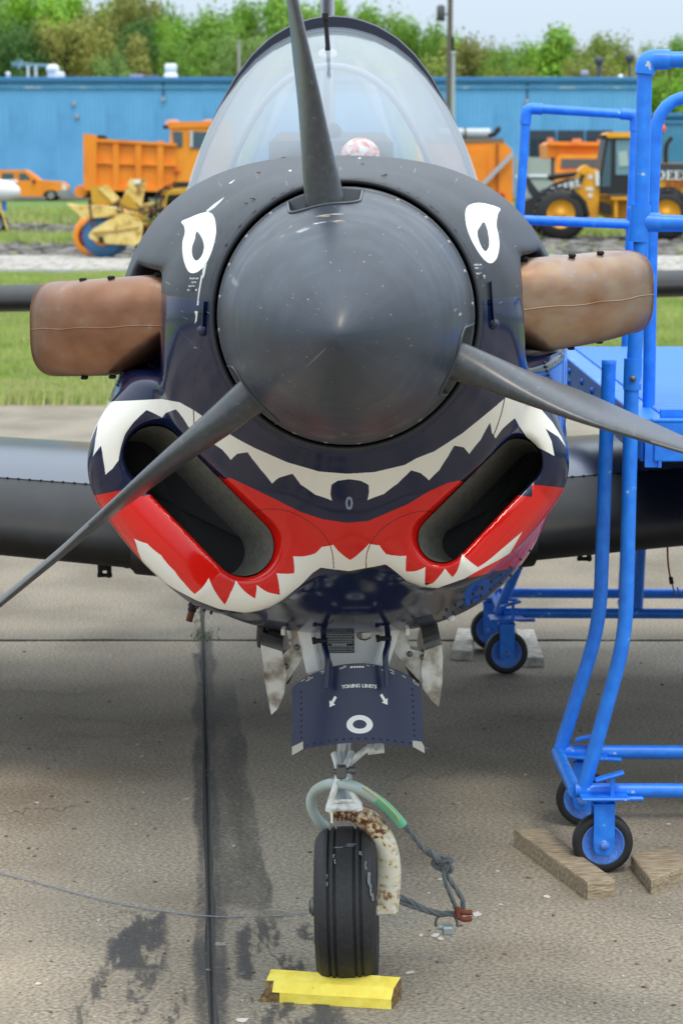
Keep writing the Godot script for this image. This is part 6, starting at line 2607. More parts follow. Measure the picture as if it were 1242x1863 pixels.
func build_buildings() -> void:
	var blue := worn("siding_blue", [[0.0, Color(0.33, 0.58, 0.79)], [0.5, Color(0.37, 0.635, 0.84)], [1.0, Color(0.41, 0.67, 0.87)]], 0.01, 0.06, 0.5, 0.0, 0, 201, 3)
	var teal := worn("siding_teal", [[0.0, Color(0.23, 0.49, 0.61)], [0.5, Color(0.27, 0.535, 0.655)], [1.0, Color(0.31, 0.57, 0.69)]], 0.01, 0.06, 0.5, 0.0, 0, 203, 3)
	var trim := mat("trim_blue", Color(0.20, 0.46, 0.68), 0.5)
	# one corrugated panel, three metres wide
	for e in [[-45.0, 18.55, 150.0, 7.38, 12.0, blue, "long low blue metal warehouse with white vents on its roof", "warehouse"], [18.8, 60.0, 168.0, 5.6, 12.0, teal, "lower blue green metal shed at the right behind the wheel loader", "shed"]]:
		var w := thing(e[7], e[6], "building", Vector3((e[0] + e[1]) / 2.0, 0, -e[2]))
		var hgt: float = e[3]
		var b := MB.new()
		var n := 10
		for i in n:
			var x := 3.0 * i / n
			b.quad(Vector3(x, 0, 0), Vector3(x, hgt, 0), Vector3(x + 0.19, hgt, 0), Vector3(x + 0.19, 0, 0), -1)
			b.quad(Vector3(x + 0.19, 0, 0), Vector3(x + 0.19, hgt, 0), Vector3(x + 0.215, hgt, 0.035), Vector3(x + 0.215, 0, 0.035), -1)
			b.quad(Vector3(x + 0.215, 0, 0.035), Vector3(x + 0.215, hgt, 0.035), Vector3(x + 0.265, hgt, 0.035), Vector3(x + 0.265, 0, 0.035), -1)
			b.quad(Vector3(x + 0.265, 0, 0.035), Vector3(x + 0.265, hgt, 0.035), Vector3(x + 0.30, hgt, 0), Vector3(x + 0.30, 0, 0), -1)
		var pm := b.mesh()
		var width: float = e[1] - e[0]
		var count := int(width / 3.0)
		for i in count:
			var p := put("wall_panel", pm, e[5], w)
			p.position = Vector3(-width / 2.0 + i * width / count, 0, 0.05)
			p.scale = Vector3(width / count / 3.0, 1, 1)
		lbox("wall_body", Vector3(0, hgt / 2.0, -e[4] / 2.0), Vector3(width - 0.1, hgt, e[4]), e[5], w, 0.0)
		lbox("roof_edge", Vector3(0, hgt + 0.05, -e[4] / 2.0 + 0.1), Vector3(width + 0.3, 0.28, e[4] + 0.5), trim, w, 0.03)
		lbox("gutter", Vector3(0, hgt - 0.45, 0.16), Vector3(width + 0.1, 0.10, 0.10), worn("gutter_blue", [[0.0, Color(0.28, 0.56, 0.78)], [0.75, Color(0.40, 0.66, 0.84)], [0.85, Color(0.75, 0.80, 0.82)], [1.0, Color(0.8, 0.82, 0.83)]], 0.02, 0.03, 0.5), w, 0.02)
		lbox("plinth", Vector3(0, 0.2, 0.08), Vector3(width, 0.4, 0.12), mat("plinth_grey", Color(0.5, 0.5, 0.48), 0.9), w, 0.0)
		if e[7] == "warehouse":
			# window band with panes, a pale roller door, downpipe and lamps
			var px := func(x: float) -> float: return (x - 621.0) * 149.9 / 4300.0 - w.position.x
			var ph := func(y: float) -> float: return at(621, y, 149.9).y
			for k in 3:
				var xa: float = px.call(958.0 + k * 51.0)
				var xb: float = px.call(958.0 + k * 51.0 + 47.0)
				var ya: float = ph.call(286.0)
				var yb: float = ph.call(237.0)
				var f := lbox("window", Vector3((xa + xb) / 2.0, (ya + yb) / 2.0, 0.08), Vector3(xb - xa, yb - ya, 0.12), mat("window_frame", Color(0.20, 0.26, 0.32), 0.5), w, 0.0)
				for r in 3:
					for c in 3:
						lbox("pane", Vector3(lerpf(xa, xb, (c + 0.5) / 3.0), lerpf(ya, yb, (r + 0.5) / 3.0), 0.15), Vector3((xb - xa) / 3.0 - 0.06, (yb - ya) / 3.0 - 0.06, 0.03), mat("far_glass", Color(0.16, 0.22, 0.28) if (r + c) % 2 else Color(0.12, 0.17, 0.22), 0.12) if r < 2 else mat("far_glass_low", Color(0.20, 0.24, 0.29), 0.15), f, 0.0)
			lbox("roller_door", Vector3(px.call(978.0), ph.call(330.0), 0.12), Vector3(1.9, 3.0, 0.10), mat("door_grey", Color(0.60, 0.63, 0.63), 0.6), w, 0.02)
			for c in [[302, 150, 178], [953, 152, 182]]:
				lbox("conduit", Vector3(px.call(float(c[0])), (ph.call(float(c[1])) + ph.call(float(c[2]))) / 2.0, 0.13), Vector3(0.07, ph.call(float(c[1])) - ph.call(float(c[2])), 0.07), M.dark, w, 0.0)
				lbox("wall_lamp", Vector3(px.call(float(c[0])), ph.call(c[2] + 3.0), 0.18), Vector3(0.22, 0.28, 0.25), mat("lamp_grey", Color(0.6, 0.62, 0.64), 0.5), w, 0.04)
			for c in [[147, 212], [142, 189]]:
				lbox("wall_lamp", Vector3(px.call(float(c[0])), ph.call(float(c[1])), 0.15), Vector3(0.22, 0.28, 0.16), M.lamp_grey, w, 0.04)
	# ---- on the roof
	var rooftop := func(px: float, q: float) -> Vector3: return Vector3((px - 621.0) * q / 4300.0, 7.55, -q)
	var wh := mat("vent_white", Color(0.86, 0.87, 0.88), 0.5)
	var v := thing("roof_vent", "white two part roof vent at the left end of the warehouse roof", "roof vent", rooftop.call(108.0, 152.0), "vents on the warehouse roof")
	var b := MB.new()
	b.lathe(PackedVector2Array([Vector2(0.36, 0), Vector2(0.36, 0.45), Vector2(0.42, 0.5), Vector2(0.42, 0.72), Vector2(0.25, 0.88), Vector2(0.0, 0.92)]), Transform3D(Basis(), Vector3(-0.1, 0, 0)), 16)
	lp("cowl", b, wh, v)
	lbox("housing", Vector3(0.32, 0.22, 0), Vector3(0.62, 0.44, 0.7), wh, v, 0.08)
	v = thing("roof_vent", "white round roof vent with a flared collar near the middle of the roof", "roof vent", rooftop.call(316.0, 152.0), "vents on the warehouse roof")
	b = MB.new()
	b.lathe(PackedVector2Array([Vector2(0.44, 0), Vector2(0.44, 0.28), Vector2(0.38, 0.32), Vector2(0.34, 0.42)]), Transform3D(), 16)
	lp("collar", b, wh, v)
	b = MB.new()
	b.lathe(PackedVector2Array([Vector2(0.34, 0.40), Vector2(0.39, 0.48), Vector2(0.39, 0.88), Vector2(0.32, 0.94), Vector2(0.0, 0.96)]), Transform3D(), 16)
	lp("cowl", b, wh, v)
	v = thing("roof_vent", "small white domed roof vent left of the roof antenna", "roof vent", rooftop.call(25.0, 152.0), "vents on the warehouse roof")
	b = MB.new()
	b.lathe(PackedVector2Array([Vector2(0.13, 0), Vector2(0.13, 0.22), Vector2(0.17, 0.26), Vector2(0.15, 0.4), Vector2(0.0, 0.46)]), Transform3D(), 12)
	lp("cowl", b, wh, v)
	v = thing("roof_vent", "small white dome at the right end of the warehouse roof", "roof vent", rooftop.call(1120.0, 151.0), "vents on the warehouse roof")
	b = MB.new()
	b.ball(Vector3(0, 0.08, 0), Vector3(0.17, 0.17, 0.17), 12, 8)
	lp("cowl", b, wh, v)
	v = thing("roof_hatch", "low mauve grey roof hatch beside the round white vent", "roof hatch", rooftop.call(270.0, 152.0))
	lbox("lid", Vector3(-0.5, 0.14, 0), Vector3(0.85, 0.28, 0.9), mat("hatch_mauve", Color(0.55, 0.52, 0.62), 0.6), v, 0.06)
	lbox("frame", Vector3(0.42, 0.12, 0), Vector3(0.95, 0.24, 0.8), mat("hatch_dark", Color(0.33, 0.31, 0.35), 0.6), v, 0.04)
	v = thing("roof_antenna", "pale blue lattice antenna on two short white posts on the roof", "antenna", rooftop.call(65.0, 152.0))
	for s in [-1, 1]:
		b = MB.new()
		b.tube(PackedVector3Array([Vector3(0.1 + s * 0.28, 0, 0), Vector3(0.1 + s * 0.28, 0.82, 0)]), 0.05, 6)
		b.tube(PackedVector3Array([Vector3(0.1 + s * 0.18, 0, 0.1), Vector3(0.1 + s * 0.18, 0.82, 0.1)]), 0.03, 6)
		lp("post", b, wh, v)
	b = MB.new()
	b.tube(PackedVector3Array([Vector3(-1.2, 1.0, 0), Vector3(1.15, 0.86, 0)]), 0.045, 6)
	b.tube(PackedVector3Array([Vector3(-1.2, 0.84, 0), Vector3(1.15, 0.76, 0)]), 0.035, 6)
	for k in 9:
		var x := -1.1 + k * 0.26
		b.tube(PackedVector3Array([Vector3(x, 0.99 - k * 0.015, 0), Vector3(x + 0.13, 0.83 - k * 0.008, 0)]), 0.02, 5)
	b.tube(PackedVector3Array([Vector3(-0.75, 0.6, 0.1), Vector3(-0.5, 1.2, 0), Vector3(-0.85, 1.1, 0)]), 0.04, 6)
	lp("boom", b, mat("antenna_blue", Color(0.50, 0.64, 0.74), 0.5), v)
	# lamps on posts at the right end of the roof
	for e in [[1081, 105, 149.0, "tall hooded lamp post rising behind the right end of the warehouse roof", 0.15], [1136, 100, 151.5, "slim lamp post right of the hooded lamp at the roof end", 0.08]]:
		var q: float = e[2] + 14.0
		var base := Vector3((e[0] - 621.0) * q / 4300.0, 0, -q)
		v = thing("lamp_post", e[3], "lamp post", base, "lamp posts behind the warehouse")
		var top: float = at(621, e[1], q).y
		b = MB.new()
		b.tube(PackedVector3Array([Vector3.ZERO, Vector3(0, top - 0.2, 0)]), [0.2, e[4]], 8)
		lp("post", b, mat("post_grey", Color(0.28, 0.30, 0.32), 0.6), v)
		b = MB.new()
		b.lathe(PackedVector2Array([Vector2(0.16, -0.5), Vector2(0.30, -0.35), Vector2(0.34, -0.1), Vector2(0.30, 0.0), Vector2(0.0, 0.08)]), Transform3D(Basis(), Vector3(0, top, 0)), 12)
		lp("lamp_head", b, M.post_grey, v)
	v = thing("floodlight", "small pale floodlight on the roof left of the hooded lamp post", "floodlight", rooftop.call(1056.0, 152.0))
	lbox("stand", Vector3(0, 0.12, 0), Vector3(0.08, 0.26, 0.08), M.post_grey, v, 0.0)
	lbox("lamp_head", Vector3(0, 0.38, 0), Vector3(0.5, 0.34, 0.22), M.lamp_grey, v, 0.06)

func build_poles() -> void:
	var q := 120.0
	var x := (813.0 - 621.0) * q / 4300.0
	var p := thing("utility_pole", "tall grey wooden utility pole with a dark transformer near its top", "utility pole", Vector3(x, 0, -q))
	var b := MB.new()
	b.tube(PackedVector3Array([Vector3.ZERO, Vector3(0.05, 12.5, 0)]), [0.19, 0.12], 10)
	lp("pole", b, worn("pole_wood", [[0.0, Color(0.30, 0.28, 0.25)], [1.0, Color(0.47, 0.45, 0.41)]], 0.03, 1.0, 0.9, 0.0, 0, 211), p)
	b = MB.new()
	b.lathe(PackedVector2Array([Vector2(0.0, -0.4), Vector2(0.21, -0.38), Vector2(0.21, 0.3), Vector2(0.12, 0.4), Vector2(0.0, 0.42)]), Transform3D(Basis(), Vector3(-0.42, 9.55, 0)), 12)
	b.box(Vector3(-0.2, 9.5, 0), Vector3(0.4, 0.08, 0.1))
	lp("transformer", b, mat("transformer_grey", Color(0.30, 0.31, 0.32), 0.6), p)
	b = MB.new()
	b.box(Vector3(0, 10.6, 0.15), Vector3(2.2, 0.12, 0.12))
	for k in 4:
		b.lathe(PackedVector2Array([Vector2(0.0, 0), Vector2(0.05, 0.0), Vector2(0.06, 0.1), Vector2(0.03, 0.18), Vector2(0.0, 0.18)]), Transform3D(Basis(), Vector3(-0.95 + k * 0.63, 10.66, 0.15)), 8)
	lp("crossarm", b, M.pole_wood, p)
	b = MB.new()
	b.tube(PackedVector3Array([Vector3(0.18, 8.4, 0.1), Vector3(0.18, 6.0, 0.1)]), 0.07, 6)
	lp("cable_drop", b, M.dark, p)
	# wires to the next pole, outside the frame
	for k in 3:
		b = MB.new()
		var pts := PackedVector3Array()
		for i in 21:
			var t := i / 20.0
			pts.append(Vector3(x + lerpf(-0.9 + k * 0.63, 60.0, t), 10.85 + 3.4 * t - 3.0 * t * (1 - t), -q - 20.0 * t))
		b.tube(pts, 0.016, 5)
		single("power_line", b, M.dark, Vector3(x, 0, -q), "%s of the three thin overhead wires running right from the utility pole" % ["leftmost", "middle", "rightmost"][k], "power line", "overhead wires")
	q = 118.0
	x = (821.0 - 621.0) * q / 4300.0
	p = thing("steel_post", "slim pale grey steel post just right of the utility pole", "post", Vector3(x, 0, -q))
	b = MB.new()
	b.tube(PackedVector3Array([Vector3.ZERO, Vector3(0, at(621, 98, q).y, 0)]), [0.10, 0.09], 10)
	lp("post", b, mat("galvanised", Color(0.66, 0.69, 0.71), 0.5, 0.2), p)
	lbox("cap", Vector3(0, at(621, 96, q).y, 0), Vector3(0.26, 0.12, 0.26), M.galvanised, p, 0.03)
	q = 172.0
	x = (438.0 - 621.0) * q / 4300.0
	p = thing("steel_post", "thin pale post rising behind the warehouse left of the canopy", "post", Vector3(x, 0, -q))
	b = MB.new()
	b.tube(PackedVector3Array([Vector3.ZERO, Vector3(0, at(621, 76, q).y, 0)]), [0.13, 0.11], 8)
	lp("post", b, mat("post_pale", Color(0.62, 0.62, 0.56), 0.7), p)
	lbox("cap", Vector3(0, at(621, 75, q).y, 0), Vector3(0.3, 0.1, 0.3), M.post_pale, p, 0.02)

# ------------------------------------------------------------------ trees
func tree_shapes() -> Array:
	var out := []
	for kind in 6:
		var r := RandomNumberGenerator.new()
		r.seed = 500 + kind
		var tr := MB.new()
		var tips := []
		tr.tube(smooth_path([Vector3(0, 0, 0), Vector3(0.008, 0.2, 0.0), Vector3(-0.01, 0.45, 0.01), Vector3(0.01, 0.8, 0)], 3), [0.020, 0.018, 0.017, 0.016, 0.015, 0.013, 0.011, 0.009, 0.007, 0.005], 7)
		var narrow := kind == 3
		var spread: float = [0.30, 0.36, 0.33, 0.17, 0.40, 0.28][kind]
		var nl: int = [17, 20, 16, 15, 22, 13][kind]
		for i in nl:
			var h := lerpf(0.24, 0.90, pow((i + 0.5) / nl, 0.85))
			var a := i * 2.4 + r.randf()
			var w := spread * sqrt(maxf(0.05, 1.0 - pow((h - 0.52) / 0.52, 2.0))) * r.randf_range(0.55, 1.1)
			if narrow:
				w = spread * (1.05 - h) * r.randf_range(0.8, 1.3)
			var base := Vector3(0, h - 0.10, 0)
			var tip := Vector3(cos(a) * w, h + r.randf_range(-0.02, 0.05), sin(a) * w)
			tr.tube(PackedVector3Array([base, base.lerp(tip, 0.5) + Vector3(0, 0.015, 0), tip]), [0.008, 0.005, 0.002], 5, false)
			tips.append([tip, r.randf_range(0.09, 0.15) * (0.75 if narrow else 1.0)])
			if r.randf() < 0.8:
				tips.append([tip.lerp(base, 0.45) + Vector3(r.randfn() * 0.02, 0.02, r.randfn() * 0.02), r.randf_range(0.08, 0.12)])
		tips.append([Vector3(0, 0.92, 0), 0.07])
		var verts := PackedVector3Array()
		var norms := PackedVector3Array()
		var cols := PackedColorArray()
		for t in tips:
			var c: Vector3 = t[0]
			var rad: float = t[1]
			var tone := r.randf_range(0.72, 1.22)
			var hue := r.randf_range(-0.06, 0.06)
			var count := int(190.0 * (rad / 0.09) * (rad / 0.09))
			for k in count:
				var d := Vector3(r.randfn(), r.randfn() * 0.8, r.randfn())
				d = d.normalized() * rad * pow(r.randf(), 0.4) * r.randf_range(0.75, 1.3)
				var p := c + d
				var nrm := (d.normalized() + Vector3(r.randfn(), r.randfn() + 0.5, r.randfn()) * 0.55).normalized()
				var u := nrm.cross(Vector3(r.randfn(), r.randfn(), r.randfn())).normalized()
				var w := nrm.cross(u)
				var s := r.randf_range(0.007, 0.0155)
				var g := tone * r.randf_range(0.78, 1.22)
				var col := Color(g * (1.0 + hue), g, g * (1.0 - hue))
				for tri in [[-1.0, -0.5, 1.0, -0.4, 0.1, 1.0], [-0.7, 0.6, 0.2, -1.0, 0.9, 0.5]]:
					for q in [0, 2, 1]:
						verts.append(p + u * tri[q * 2] * s + w * tri[q * 2 + 1] * s)
						norms.append(nrm)
						cols.append(col)
		var arr := []
		arr.resize(Mesh.ARRAY_MAX)
		arr[Mesh.ARRAY_VERTEX] = verts
		arr[Mesh.ARRAY_NORMAL] = norms
		arr[Mesh.ARRAY_COLOR] = cols
		var am := ArrayMesh.new()
		am.add_surface_from_arrays(Mesh.PRIMITIVE_TRIANGLES, arr)
		out.append([tr.mesh(), am])
	return out

func build_trees() -> void:
	var shapes := tree_shapes()
	var bark := mat("bark", Color(0.26, 0.23, 0.20), 0.9)
	var tones := {
		"bright green": Color(0.58, 0.76, 0.24), "mid green": Color(0.52, 0.68, 0.26), "dark green": Color(0.36, 0.52, 0.24), "olive": Color(0.58, 0.65, 0.28), "tan": Color(0.66, 0.66, 0.32),
		"pale green": Color(0.58, 0.70, 0.38), "brownish": Color(0.58, 0.60, 0.30)}
	for t in tones:
		var m := mat("leaf " + t, tones[t], 0.65)
		m.vertex_color_use_as_albedo = true
		m.backlight_enabled = true
		m.backlight = Color(0.7, 0.7, 0.7)
	# photo x of the trunk, photo y of the top, half width in photo pixels, tone, distance, shape
	var list := [
		[-70, -40, 95, "bright green", 190, 0], [-18, 8, 62, "mid green", 182, 4], [42, 34, 58, "dark green", 176, 1], [62, -50, 80, "bright green", 205, 0], [128, 26, 72, "tan", 180, 1], [140, -30, 70, "bright green", 204, 2],
		[196, -6, 62, "olive", 202, 0], [236, -24, 72, "brownish", 196, 4], [246, 34, 52, "dark green", 184, 2], [218, 88, 36, "pale green", 177, 5], [258, 54, 30, "tan", 178, 3], [292, -8, 46, "mid green", 200, 2],
		[330, 22, 52, "bright green", 192, 1], [336, 66, 44, "mid green", 180, 4], [392, 16, 58, "mid green", 190, 0], [440, -8, 62, "mid green", 198, 1], [452, 60, 56, "pale green", 182, 4], [505, -16, 66, "bright green", 196, 2], [560, 4, 66, "mid green", 190, 0],
		[610, -10, 60, "bright green", 200, 4], [655, 2, 58, "mid green", 195, 1], [706, 18, 50, "bright green", 196, 2], [690, 70, 50, "pale green", 182, 0], [752, 32, 52, "mid green", 190, 4], [798, 52, 44, "bright green", 196, 1], [770, 92, 44, "olive", 180, 5], [842, 60, 50, "brownish", 188, 0],
		[880, 78, 40, "olive", 196, 4], [915, 78, 40, "mid green", 186, 2], [962, 72, 44, "mid green", 192, 1], [932, 118, 46, "olive", 178, 4], [1004, 36, 46, "bright green", 186, 3], [990, 78, 44, "bright green", 190, 0], [1040, 86, 48, "olive", 188, 5],
		[1078, 54, 50, "olive", 194, 1], [1066, 104, 46, "brownish", 182, 4], [1124, 82, 44, "olive", 192, 0], [1104, 118, 46, "tan", 181, 4], [1168, 106, 40, "olive", 190, 2], [1216, 58, 52, "mid green", 192, 1], [1196, 132, 40, "bright green", 184, 5], [1266, 84, 52, "bright green", 188, 0], [1320, 70, 60, "mid green", 195, 4]]
	var places := ["rising above the blue building", "behind the roof line", "in the wood behind the warehouse", "at the edge of the wood"]
	var i := 0
	for e in list:
		var q: float = e[4]
		var h: float = at(621, e[1], q).y
		var x: float = (e[0] - 621.0) * q / 4300.0
		var half: float = 1.45 * e[2] * q / 4300.0
		var near := "above the left part of the blue roof" if e[0] < 160 else "above the roof between the antenna and the round vent" if e[0] < 320 else "left of the canopy above the roof" if e[0] < 470 else "behind the canopy arch" if e[0] < 740 else "around the utility pole" if e[0] < 870 else "between the utility pole and the lamp posts" if e[0] < 1050 else "around the lamp posts at the roof end" if e[0] < 1160 else "behind the tall blue stand post"
		var size := "tall" if e[1] < 10 else "low" if e[1] > 80 else "medium"
		var t := thing("tree", "%s %s tree %s, %s" % [size, e[3], near, ["leftmost there", "left there", "middle there", "right there", "rightmost there"][clampi(int((e[0] - (0 if e[0] < 160 else 160 if e[0] < 320 else 320 if e[0] < 470 else 470 if e[0] < 740 else 740 if e[0] < 870 else 870 if e[0] < 1050 else 1050 if e[0] < 1160 else 1160)) / 32.0), 0, 4)]], "tree", Vector3(x, 0, -q), "trees of the wood behind the warehouse")
		var sp: float = [0.40, 0.46, 0.43, 0.24, 0.50, 0.38][e[5]]
		var s := Vector3(half / sp, h / 1.0, half / sp)
		for k in 2:
			var o := MeshInstance3D.new()
			o.name = ["trunk", "crown"][k]
			o.mesh = shapes[e[5]][k]
			o.material_override = bark if k == 0 else M["leaf " + e[3]]
			o.transform = Transform3D(Basis(Vector3.UP, i * 1.3).scaled(s), Vector3.ZERO)
			t.add_child(o)
		i += 1
	# the wood behind, too deep to tell trees apart
	var mm := MultiMesh.new()
	mm.transform_format = MultiMesh.TRANSFORM_3D
	mm.use_colors = true
	mm.mesh = shapes[1][1]
	mm.instance_count = 70
	for k in 70:
		var q := rng.randf_range(214, 240)
		var x := lerpf(-0.19, 0.19, (k + rng.randf()) / 70.0) * q
		var h := lerpf(15.5, 8.8, clampf((x / q + 0.15) / 0.26, 0.0, 1.0)) * rng.randf_range(0.82, 0.98)
		mm.set_instance_transform(k, Transform3D(Basis(Vector3.UP, rng.randf() * TAU).scaled(Vector3(11.5, h, 11.5)), Vector3(x, 0, -q)))
		mm.set_instance_color(k, Color(0.8, 0.85, 0.8).lerp(Color(1.1, 1.0, 0.7), rng.randf()))
	var mi := MultiMeshInstance3D.new()
	mi.name = "distant_wood"
	mi.multimesh = mm
	mi.material_override = M["leaf mid green"]
	add_child(mi)
	tag(mi, "far off green wood seen as one mass between the nearer crowns", "wood", "", "stuff")

# ================================================================== vehicles on the far side
var vq := 100.0
var vo := Vector3.ZERO

func V(px: float, py: float) -> Vector2:
	# photo point to a thing's own coordinates, in the upright plane at distance vq
	var p := at(px, py, vq)
	return Vector2(p.x - vo.x, p.y - vo.y)

func at_vehicle(px: float, q: float) -> Vector3:
	vq = q
	vo = Vector3((px - 621.0) * q / 4300.0, 0, -q)
	return vo

func side(called: String, pts: Array, z: float, depth: float, m: Material, parent: Node3D) -> MeshInstance3D:
	# an outline seen from the side, as thick as it is; z is its middle
	var o := PackedVector2Array()
	for p in pts:
		o.append(V(p[0], p[1]))
	var b := MB.new()
	b.prism(o, Transform3D(Basis(), Vector3(0, 0, z)), depth)
	return lp(called, b, m, parent)

func wheel(parent: Node3D, c: Vector3, r: float, w: float, disc: Material, lugs := 0) -> MeshInstance3D:
	var b := MB.new()
	var xf := frame(c, Vector3(0, 0, 1))
	b.lathe(PackedVector2Array([Vector2(r * 0.55, -w / 2), Vector2(r * 0.86, -w / 2), Vector2(r * 0.97, -w * 0.38), Vector2(r, -w * 0.2), Vector2(r, w * 0.2), Vector2(r * 0.97, w * 0.38), Vector2(r * 0.86, w / 2), Vector2(r * 0.55, w / 2)]), xf, 36, false)
	for k in lugs:
		var a := TAU * k / lugs
		var d := Vector3(cos(a), sin(a), 0)
		for s in [-1, 1]:
			b.box(c + d * r * 1.0 + Vector3(0, 0, s * w * 0.22), Vector3(r * 0.07, r * 0.10, w * 0.5), Basis(Vector3(0, 0, 1), a) * Basis(Vector3(1, 0, 0), s * 0.5), 0.0)
	var ty := lp("wheel", b, M.black_rubber, parent)
	b = MB.new()
	b.lathe(PackedVector2Array([Vector2(0, w * 0.40), Vector2(r * 0.18, w * 0.40), Vector2(r * 0.22, w * 0.28), Vector2(r * 0.42, w * 0.24), Vector2(r * 0.50, w * 0.42), Vector2(r * 0.57, w * 0.46), Vector2(r * 0.57, -w * 0.4), Vector2(0, -w * 0.3)]), xf, 28)
	lp("rim", b, disc, ty)
	return ty

func build_vehicles() -> void:
	var orange := worn("truck_orange", [[0.0, Color(0.84, 0.47, 0.07)], [0.4, Color(0.91, 0.535, 0.10)], [1.0, Color(0.93, 0.57, 0.14)]], 0.01, 0.12, 0.5, 0.0, 0, 301, 3)
	var amber := worn("plant_yellow", [[0.0, Color(0.80, 0.54, 0.07)], [0.5, Color(0.88, 0.62, 0.10)], [1.0, Color(0.91, 0.67, 0.15)]], 0.01, 0.15, 0.45, 0.0, 0, 303, 3)
	var cream := worn("faded_yellow", [[0.0, Color(0.45, 0.32, 0.16)], [0.28, Color(0.66, 0.53, 0.26)], [0.42, Color(0.80, 0.69, 0.38)], [1.0, Color(0.88, 0.80, 0.54)]], 0.012, 0.5, 0.6, 0.0, 0, 305, 5)
	var mustard := mat("mustard", Color(0.72, 0.56, 0.14), 0.6)
	var glass := mat("cab_glass", Color(0.26, 0.36, 0.40), 0.08)
	var dark := mat("chassis_black", Color(0.12, 0.12, 0.12), 0.7)
	var grey := mat("machine_grey", Color(0.20, 0.22, 0.25), 0.5)
	var disc := mat("wheel_grey", Color(0.55, 0.56, 0.57), 0.4, 0.3)
	# ---- orange pickup
	var t := thing("pickup_truck", "orange pickup truck parked in front of the blue warehouse at the far left", "pickup truck", at_vehicle(40, 142.0))
	side("body", [[122, 340], [113, 331], [72, 328], [-48, 329], [-48, 356], [-34, 357], [-32, 352], [-26, 347], [-14, 347], [-8, 352], [-6, 357], [78, 357], [80, 351], [86, 346], [100, 346], [106, 352], [107, 357], [122, 356]], -0.95, 1.9, orange, t)
	side("cab", [[72, 328], [50, 311.5], [44, 309], [-2, 309], [-9, 313], [-12, 329]], -0.95, 1.68, orange, t)
	for z in [-0.10, -1.80]:
		side("side_window", [[35, 315], [46, 315], [60, 330], [35, 330]], z, 0.04, glass, t)
		side("side_window", [[4, 315], [25, 315], [25, 330], [2, 330]], z, 0.04, glass, t)
	side("door_seam", [[30, 314], [30.8, 314], [30.8, 354], [30, 354]], 0.0, 0.02, dark, t)
	side("bumper", [[104, 347], [123, 346], [124, 356], [106, 357]], -0.95, 1.98, disc, t)
	side("headlight", [[114, 333], [121.5, 340], [121.5, 346], [113, 345]], -0.95, 1.94, mat("lamp_clear", Color(0.82, 0.85, 0.86), 0.2), t)
	side("mirror", [[60, 327], [65, 327], [65, 333], [60, 333]], 0.12, 0.12, dark, t)
	for x in [93, -20]:
		for z in [-0.15, -1.75]:
			var c := V(x, 354.5)
			wheel(t, Vector3(c.x, 0.38, z), 0.38, 0.26, disc)
	# ---- orange dump truck
	t = thing("dump_truck", "orange dump truck with a ribbed steel body parked behind the yellow road sweeper", "dump truck", at_vehicle(240, 85.0))
	side("dump_body", [[152, 248], [176, 252], [322, 262], [318, 348], [160, 346], [154, 340]], -1.25, 2.4, orange, t)
	side("body_post", [[152, 243], [177, 246], [176, 348], [153, 346]], 0.0, 0.22, orange, t)
	side("body_rail", [[176, 252], [322, 261], [322, 266], [176, 258]], 0.02, 0.2, orange, t)
	side("body_rail", [[176, 294], [320, 299], [320, 303], [176, 298]], -0.01, 0.14, orange, t)
	side("body_rail", [[176, 340], [318, 342], [318, 349], [176, 347]], 0.02, 0.2, orange, t)
	for x in [[206, 217], [247, 258], [287, 298]]:
		side("body_rib", [[x[0], 256], [x[1], 257], [x[1], 344], [x[0], 344]], 0.0, 0.18, orange, t)
	side("tail_hinge", [[176, 246], [190, 246], [194, 253], [176, 252]], -0.4, 0.5, dark, t)
	var cab := side("cab", [[310, 226], [412, 224], [420, 272], [424, 332], [306, 332]], -1.2, 2.2, amber_orange(orange), t)
	side("roof", [[306, 222], [414, 220], [414, 231], [306, 233]], -1.2, 2.3, orange, cab)
	for w in [[[314, 239], [332, 240], [332, 267], [316, 267]], [[345, 239], [378, 240], [380, 270], [346, 270]]]:
		side("window", w, -0.08, 0.05, glass, cab)
	side("window_bar", [[346, 238], [351, 238], [351, 268], [346, 268]], 0.0, 0.06, mat("mirror_silver", Color(0.75, 0.77, 0.78), 0.3), cab)
	for x in [[299, 325], [366, 392]]:
		side("roof_beacon", [[x[0], 221], [x[0] + 6, 217], [x[1] - 4, 217], [x[1], 222], [x[1], 231], [x[0], 232]], -0.5, 0.35, mat("beacon_pink", Color(0.85, 0.68, 0.66), 0.3), cab)
	side("horn", [[296, 228], [308, 227], [308, 234], [297, 235]], -0.2, 0.2, dark, cab)
	b_round("cab_badge", V(322, 312), 0.09, 0.0, mat("badge_red", Color(0.80, 0.30, 0.08), 0.5), cab)
	side("chassis", [[150, 347], [420, 345], [420, 362], [150, 360]], -1.25, 0.9, dark, t)
	side("tail_block", [[134, 345], [142, 337], [156, 340], [160, 352], [148, 360], [136, 356]], -0.6, 0.9, orange, t)
	side("battery_box", [[314, 331], [345, 331], [345, 352], [314, 352]], -0.3, 0.5, dark, t)
	side("step_frame", [[300, 353], [338, 353], [338, 357], [300, 357]], -0.1, 0.3, mustard, t)
	for x in [186, 238, 392]:
		for z in [-0.25, -2.15]:
			var c := V(x, 380)
			wheel(t, Vector3(c.x, 0.52, z), 0.52, 0.32, orange)
	# ---- towed road sweeper, faded yellow
	t = thing("road_sweeper", "faded yellow towed road sweeper with a round blue bristle brush", "road sweeper", at_vehicle(205, 48.6))
	# the far wheel, orange with a red hub
	var b := MB.new()
	var c2 := V(156, 412)
